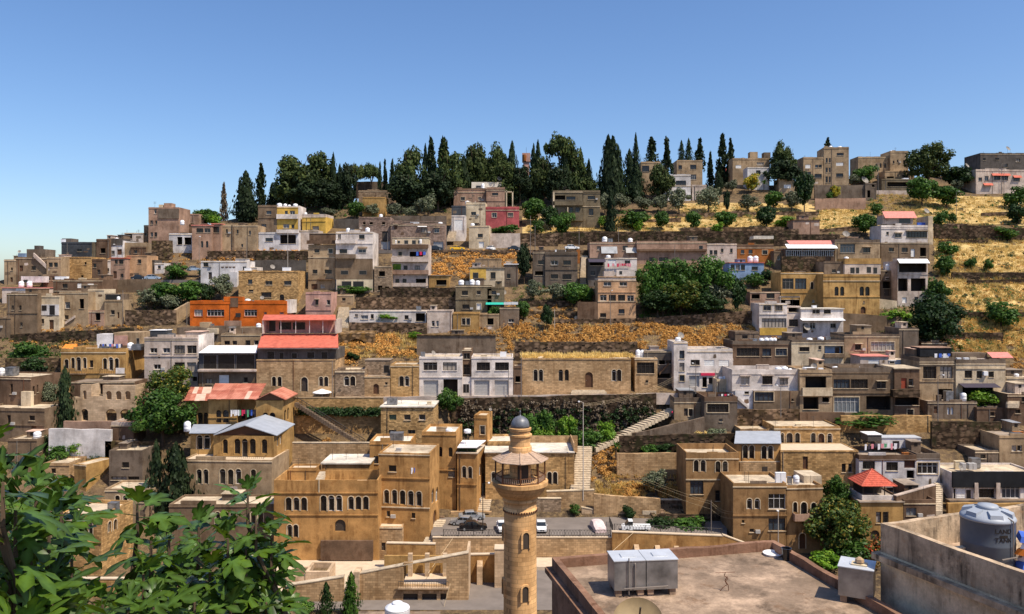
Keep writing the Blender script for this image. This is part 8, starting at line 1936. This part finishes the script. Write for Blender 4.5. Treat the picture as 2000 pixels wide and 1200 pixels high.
# pink water tower on the ridge
def wtower():
    D = 318; o = empty('water_tower', (pX(1020, D), D, pZ(392, D)), label='pink concrete water tower among the ridge pines', cat='tower'); W = 16 / F * D; h = pZ(299, D) - pZ(392, D)
    mb = MB(); mb.box(.4, W - .4, .4, W - .4, 0, h - 3.4); mb.build('shaft', 'pink', o); mb = MB(); mb.box(0, W, 0, W, h - 3.4, h); mb.build('cistern', 'pink', o); mb = MB(); mb.lathe([(.7, h - 3.2), (.8, h - .8)], 10, c=(.9, -.1)); mb.build('red_tank', 'rust', o); mb = MB(); mb.tube((W * .5, W * .5, h), (W * .5, W * .5, h + 2.5), .05); mb.build('mast', 'iron', o)
wtower()
# people on the stair
def person(label, px, py, D, hpx, top, bottom, hair='frame_d', ang=0):
    z = pZ(py, D); k = hpx / F * D / 1.72
    o = empty('person', (pX(px, D), D, z), ang, label=label, cat='person', group='people on the long stair')
    pts = [(0, 0, .92), (0, 0, 1.15), (0, 0, 1.40), (0, 0, 1.50), (0, -.01, 1.66), (-.19, 0, 1.40), (-.25, -.02, 1.13), (-.24, -.1, .88), (.19, 0, 1.40), (.25, -.02, 1.13), (.24, -.1, .88), (-.1, 0, .88), (-.11, -.04, .48), (-.11, 0, .06), (-.12, -.12, .03), (.1, 0, .88), (.11, .06, .48), (.12, .1, .06), (.12, -.02, .03)]
    ed = [(0, 1), (1, 2), (2, 3), (3, 4), (2, 5), (5, 6), (6, 7), (2, 8), (8, 9), (9, 10), (0, 11), (11, 12), (12, 13), (13, 14), (0, 15), (15, 16), (16, 17), (17, 18)]
    rad = [.15, .14, .15, .06, .10, .07, .05, .04, .07, .05, .04, .1, .07, .05, .045, .1, .07, .05, .045]
    me = bpy.data.meshes.new('person'); me.from_pydata([(a * k, b * k, c * k) for a, b, c in pts], ed, [])
    t = bpy.data.objects.new('t', me); COL.objects.link(t); m = t.modifiers.new('s', 'SKIN'); m.use_smooth_shade = True
    for v, r in zip(me.skin_vertices[0].data, rad): v.radius = (r * k, r * k)
    me.skin_vertices[0].data[0].use_root = True
    t.modifiers.new('d', 'SUBSURF').levels = 1
    bpy.context.view_layer.update(); e = bpy.data.meshes.new_from_object(t.evaluated_get(bpy.context.evaluated_depsgraph_get())); bpy.data.objects.remove(t)
    e.materials.clear()
    for q in (bottom, top, 'skin'): e.materials.append(MATS[q])
    for p in e.polygons:
        z_ = p.center.z / k; p.material_index = 2 if z_ > 1.47 or (z_ < .95 and abs(p.center.x) > .2 * k) else 1 if z_ > .9 else 0
    ob('body', e, o)
    mb = MB(); mb.lathe([(.09 * k, 1.66 * k), (.105 * k, 1.71 * k), (.08 * k, 1.77 * k), (.02 * k, 1.79 * k)], 10); mb.build('hair', hair, o)
person('person in a red top on the long diagonal stair', 1313, 812, 160.5, 10, 'redcloth', 'darkcloth', ang=.3); person('first person in black beside the one in red', 1318, 811, 161, 11, 'carblack', 'carblack', ang=-.3); person('second person in black by the orange house wall', 1323, 811, 161, 11, 'carblack', 'carblack', ang=.6)
person('person in grey walking on the steps near the silver cars', 938, 984, 139, 12, 'shut', 'darkcloth', ang=.2)
# boxes and junk on roofs, one thing each
def junk(key, px, w_, h_, mat, label, v=2., d=.6, cat='box', name='roof_box'):
    b = ALL[key]; s = (b.D + v) / F; u = b.px(px, v); c, sn = cos(b.a), sin(b.a); mb = MB(); W, H = w_ * s, h_ * s
    mb.box(-W / 2, W / 2, 0, d, 0, H * .9); mb.box(-W / 2 - .04, W / 2 + .04, -.04, d + .04, H * .9 + .002, H)
    mb.build(name, mat, loc=(b.X0 + c * u - sn * v, b.D + sn * u + c * v, b.z0 + (b.wr if b.H - b.wr > .05 else b.wr + .2) + .01), rot=(0, 0, b.a), label=label, cat=cat, group='boxes and crates left on roofs')
for a in [('q8', 1612, 10, 9, 'rust', 'red box beside the tanks on the tan house with blue balcony'), ('q3', 1490, 24, 15, 'offwhite', 'pale roof hut on the long white house'), ('q5', 1668, 22, 9, 'shut', 'grey crate on the brown grey-topped house'), ('l3c', 456, 20, 6, 'offwhite', 'white crate on the low flat roof house'), ('v1', 940, 14, 5, 'white', 'white crate behind the pinkish brown parapet'), ('w2', 627, 14, 5, 'shut_w', 'white board on the tall tan apartment house'), ('lc', 838, 8, 6, 'box', 'tan crate on the square brick-stone house'), ('ld', 862, 20, 10, 'sand', 'low stone hatch on the tall golden house'), ('l9', 778, 10, 6, 'shut', 'grey roof unit on the golden five-arch house'), ('r4', 1560, 10, 3, 'box', 'flat tan box on the golden stone hall'), ('q1', 1415, 14, 4, 'box', 'tan crate on the white roller shutter house'), ('r8', 1990, 20, 6, 'rust', 'rusty plank pile on the tan cottage roof'), ('u8a', 1500, 10, 6, 'shut', 'grey crate on the white glazed house'), ('q11b', 1915, 18, 8, 'offwhite', 'white box on the cream house roof'), ('w18b', 945, 12, 4, 'box', 'tan crate on the right half of the twin house'), ('or', 410, 30, 4, 'darkcloth', 'dark bundle on the long orange house', 3.), ('a21', 160, 14, 5, 'box', 'crate on the brown flat house'), ('v9', 1190, 12, 7, 'shut', 'grey box on the peach house'), ('u4', 1800, 16, 9, 'bluecloth', 'blue bundle on the white top house'), ('r7', 1875, 18, 16, 'box', 'tan sheet-covered box on the black and white shop', 4.), ('r5', 1775, 22, 8, 'rust', 'rusty crate on the white house with brown shutter', 2.), ('q13c', 1835, 8, 12, 'grey', 'grey box beside the round tank on the small terrace house')]:
    junk(*a)
# ================================================================ fig tree in front, lower left
def figleafmat():
    m, n, b = _new('figleaf')
    at_ = n.nodes.new('ShaderNodeAttribute'); at_.attribute_name = 'rib'
    oi = n.nodes.new('ShaderNodeObjectInfo')
    p = _pos(n)
    f = _ramp(n, _noise(n, p, 14, 3, .6), .3, .7)
    col = _mix(n, f, (.010, .028, .002), (.085, .145, .010))
    g = n.nodes.new('ShaderNodeHueSaturation'); mr = n.nodes.new('ShaderNodeMapRange'); mr.inputs['To Min'].default_value = .3; mr.inputs['To Max'].default_value = 1.5
    n.links.new(oi.outputs['Random'], mr.inputs['Value']); n.links.new(mr.outputs[0], g.inputs['Value']); n.links.new(col, g.inputs['Color'])
    col = _mix(n, at_.outputs['Fac'], g.outputs[0], (.10, .19, .04))
    n.links.new(col, b.inputs['Base Color']); b.inputs['Roughness'].default_value = .36; b.inputs['Specular IOR Level'].default_value = .3
    t = n.nodes.new('ShaderNodeBsdfTranslucent'); tc = _mix(n, 1.0, col, (1.8, 1.5, .4), 'MULTIPLY'); n.links.new(tc, t.inputs['Color'])
    ms = n.nodes.new('ShaderNodeMixShader'); ms.inputs[0].default_value = .28
    n.links.new(b.outputs[0], ms.inputs[1]); n.links.new(t.outputs[0], ms.inputs[2]); n.links.new(ms.outputs[0], n.nodes['Material Output'].inputs[0])
    MATS['figleaf'] = m
figleafmat()
def figleaf(seed):
    """lobed leaf, length 1 along +y, stalk from the origin, upper side +z"""
    r = random.Random(seed); lob = [(-1.45, .46), (-.72, .82), (0, 1.0), (.72, .82), (1.45, .46)]
    lob = [(a * r.uniform(.9, 1.1), l * r.uniform(.9, 1.08)) for a, l in lob]
    c = Vector((0, .20, 0)); v = []; f = []; rib = []; sag = r.uniform(.12, .34); cup = r.uniform(-.1, .22)
    def put(x, y, rv):
        d = sqrt(x * x + (y - .2) ** 2); z = -sag * d * d * 1.1 + cup * abs(x) + .018 * sin(9 * x + seed) ; v.append((x, y, z + (.0 if rv else .022))); rib.append(rv); return len(v) - 1
    ci = put(0, .2, 1); base = put(0, 0, 1)
    prev = base
    for k, (a, l) in enumerate(lob):
        ax = Vector((sin(a), cos(a))); pr = Vector((cos(a), -sin(a))); w_ = .15 * (1.15 if k == 2 else 1) * r.uniform(.9, 1.15)
        pt = lambda t, s: put(ax.x * l * .8 * t + pr.x * s, .2 + ax.y * l * .8 * t + pr.y * s, 0)
        rb = lambda t: put(ax.x * l * .8 * t, .2 + ax.y * l * .8 * t, .55)
        m1, m2, tip = rb(.45), rb(.78), put(ax.x * l * .8, .2 + ax.y * l * .8, .2)
        l1, l2 = pt(.48, -w_ * .72), pt(.74, -w_ * .9); r1, r2 = pt(.48, w_ * .72), pt(.74, w_ * .9)
        # notch between this lobe and the previous one
        if k == 0: nl = put(-.14, .06, 0)
        else:
            am = (lob[k - 1][0] + a) / 2; nl = put(sin(am) * .33, .2 + cos(am) * .33, 0)
        f.append((ci, m1, l1, nl)); f.append((m1, m2, l2, l1)); f.append((m2, tip, l2))
        if k == 4: nr = put(.14, .06, 0)
        else:
            am = (lob[k + 1][0] + a) / 2; nr = put(sin(am) * .33, .2 + cos(am) * .33, 0)
        f.append((ci, nr, r1, m1)); f.append((m1, r1, r2, m2)); f.append((m2, r2, tip))
        if k == 0: f.append((base, ci, nl))
        if k == 4: f.append((base, nr, ci))
    i = len(v); s = .012
    for (y, z) in ((0, 0), (-.32, -.03)):
        for x, q in ((-s, 0), (s, 0), (0, -s * 1.6)): v.append((x, y, z + q)); rib.append(1)
    for k in range(3): f.append((i + k, i + (k + 1) % 3, i + 3 + (k + 1) % 3, i + 3 + k))
    me = bpy.data.meshes.new('fig_leaf'); me.from_pydata(v, [], f); me.materials.append(MATS['figleaf'])
    at_ = me.attributes.new('rib', 'FLOAT', 'POINT'); at_.data.foreach_set('value', rib)
    me.polygons.foreach_set('use_smooth', [True] * len(me.polygons))
    return me
FIG = [figleaf(k) for k in range(7)]
def figtree():
    r = random.Random(21)
    root = empty('fig_tree', (-2.2, 4.6, -6.5), label='big-leaved green fig tree filling the lower left corner', cat='tree')
    base = Vector(root.location)
    tips = []
    # (px, py, distance, leaf size): shoot tips that show in the photograph
    for t in [(-25, 800, 2.9, .16), (5, 870, 2.9, .19), (70, 880, 3.3, .19), (120, 905, 3.6, .18), (30, 925, 3.1, .2), (95, 945, 3.3, .2), (268, 972, 4.0, .2), (388, 1018, 4.2, .2), (484, 955, 4.3, .2), (500, 1005, 4.2, .19), (530, 1040, 4.3, .18), (445, 1040, 4.1, .2), (330, 1040, 4.0, .19), (295, 1045, 3.9, .18), (60, 1010, 3.2, .21), (140, 1020, 3.5, .2), (15, 985, 3.0, .21), (100, 1075, 3.2, .21), (30, 1080, 3.0, .22), (60, 1150, 2.9, .23), (150, 1110, 3.4, .19), (20, 1180, 2.8, .24), (120, 1170, 3.1, .22), (200, 1170, 3.5, .2), (280, 1110, 3.8, .2), (350, 1100, 4.0, .19), (410, 1090, 4.1, .2), (300, 1175, 3.7, .22), (380, 1165, 3.9, .21), (460, 1110, 4.2, .19), (515, 1100, 4.3, .19), (450, 1175, 4.0, .21), (520, 1165, 4.2, .2), (250, 1180, 3.6, .2), (555, 1175, 4.3, .17), (480, 1060, 4.2, .18), (85, 1115, 3.3, .2), (5, 1130, 2.9, .22)]:
        tips.append((Vector((pX(t[0], t[2]), t[2], pZ(t[1] + (72 if t[0] < 200 else 12), t[2]))), t[3] * .9))
    inner = []
    for px in range(0, 560, 34):
        for py in (1045, 1080, 1115, 1150, 1180, 1210):
            if px < 130 or (px > 285 and 1060 < py) or py > 1150:
                D = 4.2 + r.uniform(.1, 1.3); inner.append((Vector((pX(px + r.uniform(-15, 15), D), D, pZ(py + r.uniform(-12, 12), D))), .18))
    for px in range(0, 180, 36):
        for py in (960, 1000, 1040): D = r.uniform(3.9, 4.6); inner.append((Vector((pX(px, D), D, pZ(py, D))), .18))
    leaves = []
    mb = MB()
    forks = [Vector((-1.9, 3.6, -3.2)), Vector((-1.0, 4.3, -3.4)), Vector((-2.6, 4.0, -3.3)), Vector((-.9, 4.8, -3.2))]
    for fk in forks: mb.tube(base + Vector((0, 0, -.5)), fk, .13, .05, 8)
    for i, (p, s) in enumerate(tips):
        fk = min(forks, key=lambda q: (q - p).length); m = fk.lerp(p, .5) + Vector((r.uniform(-.1, .1), r.uniform(0, .2), -.25)); mb.tube(fk, m, .02, .014, 6); mb.tube(m, p - Vector((0, 0, .16)), .014, .009, 6); mb.tube(p - Vector((0, 0, .16)), p, .009, .006, 5)
    b = ob('branch', None)
    bpy.data.objects.remove(b)
    br = mb.build('branches', 'bark', root); br.location = -base
    def rosette_(p, s, n, out):
        t0 = r.uniform(0, 6.28)
        for k in range(n):
            q = k / max(1, n - 1)                   # 0 = youngest, upright; 1 = oldest, hanging
            az = t0 + k * 2.4 + r.uniform(-.3, .3); el = radians(70 - 105 * q + r.uniform(-14, 14)); L = s * (.62 + .42 * min(1, q * 1.6)) * r.uniform(.85, 1.12)
            d = Vector((cos(az) * cos(el), sin(az) * cos(el), sin(el))); up = Vector((-cos(az) * sin(el), -sin(az) * sin(el), cos(el)))
            c = p + Vector((0, 0, -.10 * q * s / .2)) + d * L * .32
            x = d.cross(up); M = Matrix((x, d, up)).transposed().to_4x4(); M = Matrix.Translation(c - base) @ M @ Matrix.Rotation(r.uniform(-.4, .4), 4, 'Y') @ Matrix.Diagonal((L * r.uniform(.85, 1.05), L, L, 1))
            out.append((M, r.randrange(7)))
    for p, s in tips: rosette_(p, s, 8, leaves)
    rest = []
    for p, s in inner: rosette_(p, s * .88, 6, rest)
    for M, k in leaves[:300]:
        o = ob('leaf', FIG[k], root); o.matrix_local = M
    rest += leaves[300:]
    v = []; f = []; rib = []
    for M, k in rest:
        me = FIG[k]; i = len(v); v.extend([tuple(M @ q.co) for q in me.vertices]); f.extend([tuple(i + a for a in p.vertices) for p in me.polygons]); rib.extend([d.value for d in me.attributes['rib'].data])
    me = bpy.data.meshes.new('inner_leaves'); me.from_pydata(v, [], f); me.materials.append(MATS['figleaf']); me.attributes.new('rib', 'FLOAT', 'POINT').data.foreach_set('value', rib)
    ob('inner_leaves', me, root, kind='stuff')
figtree()
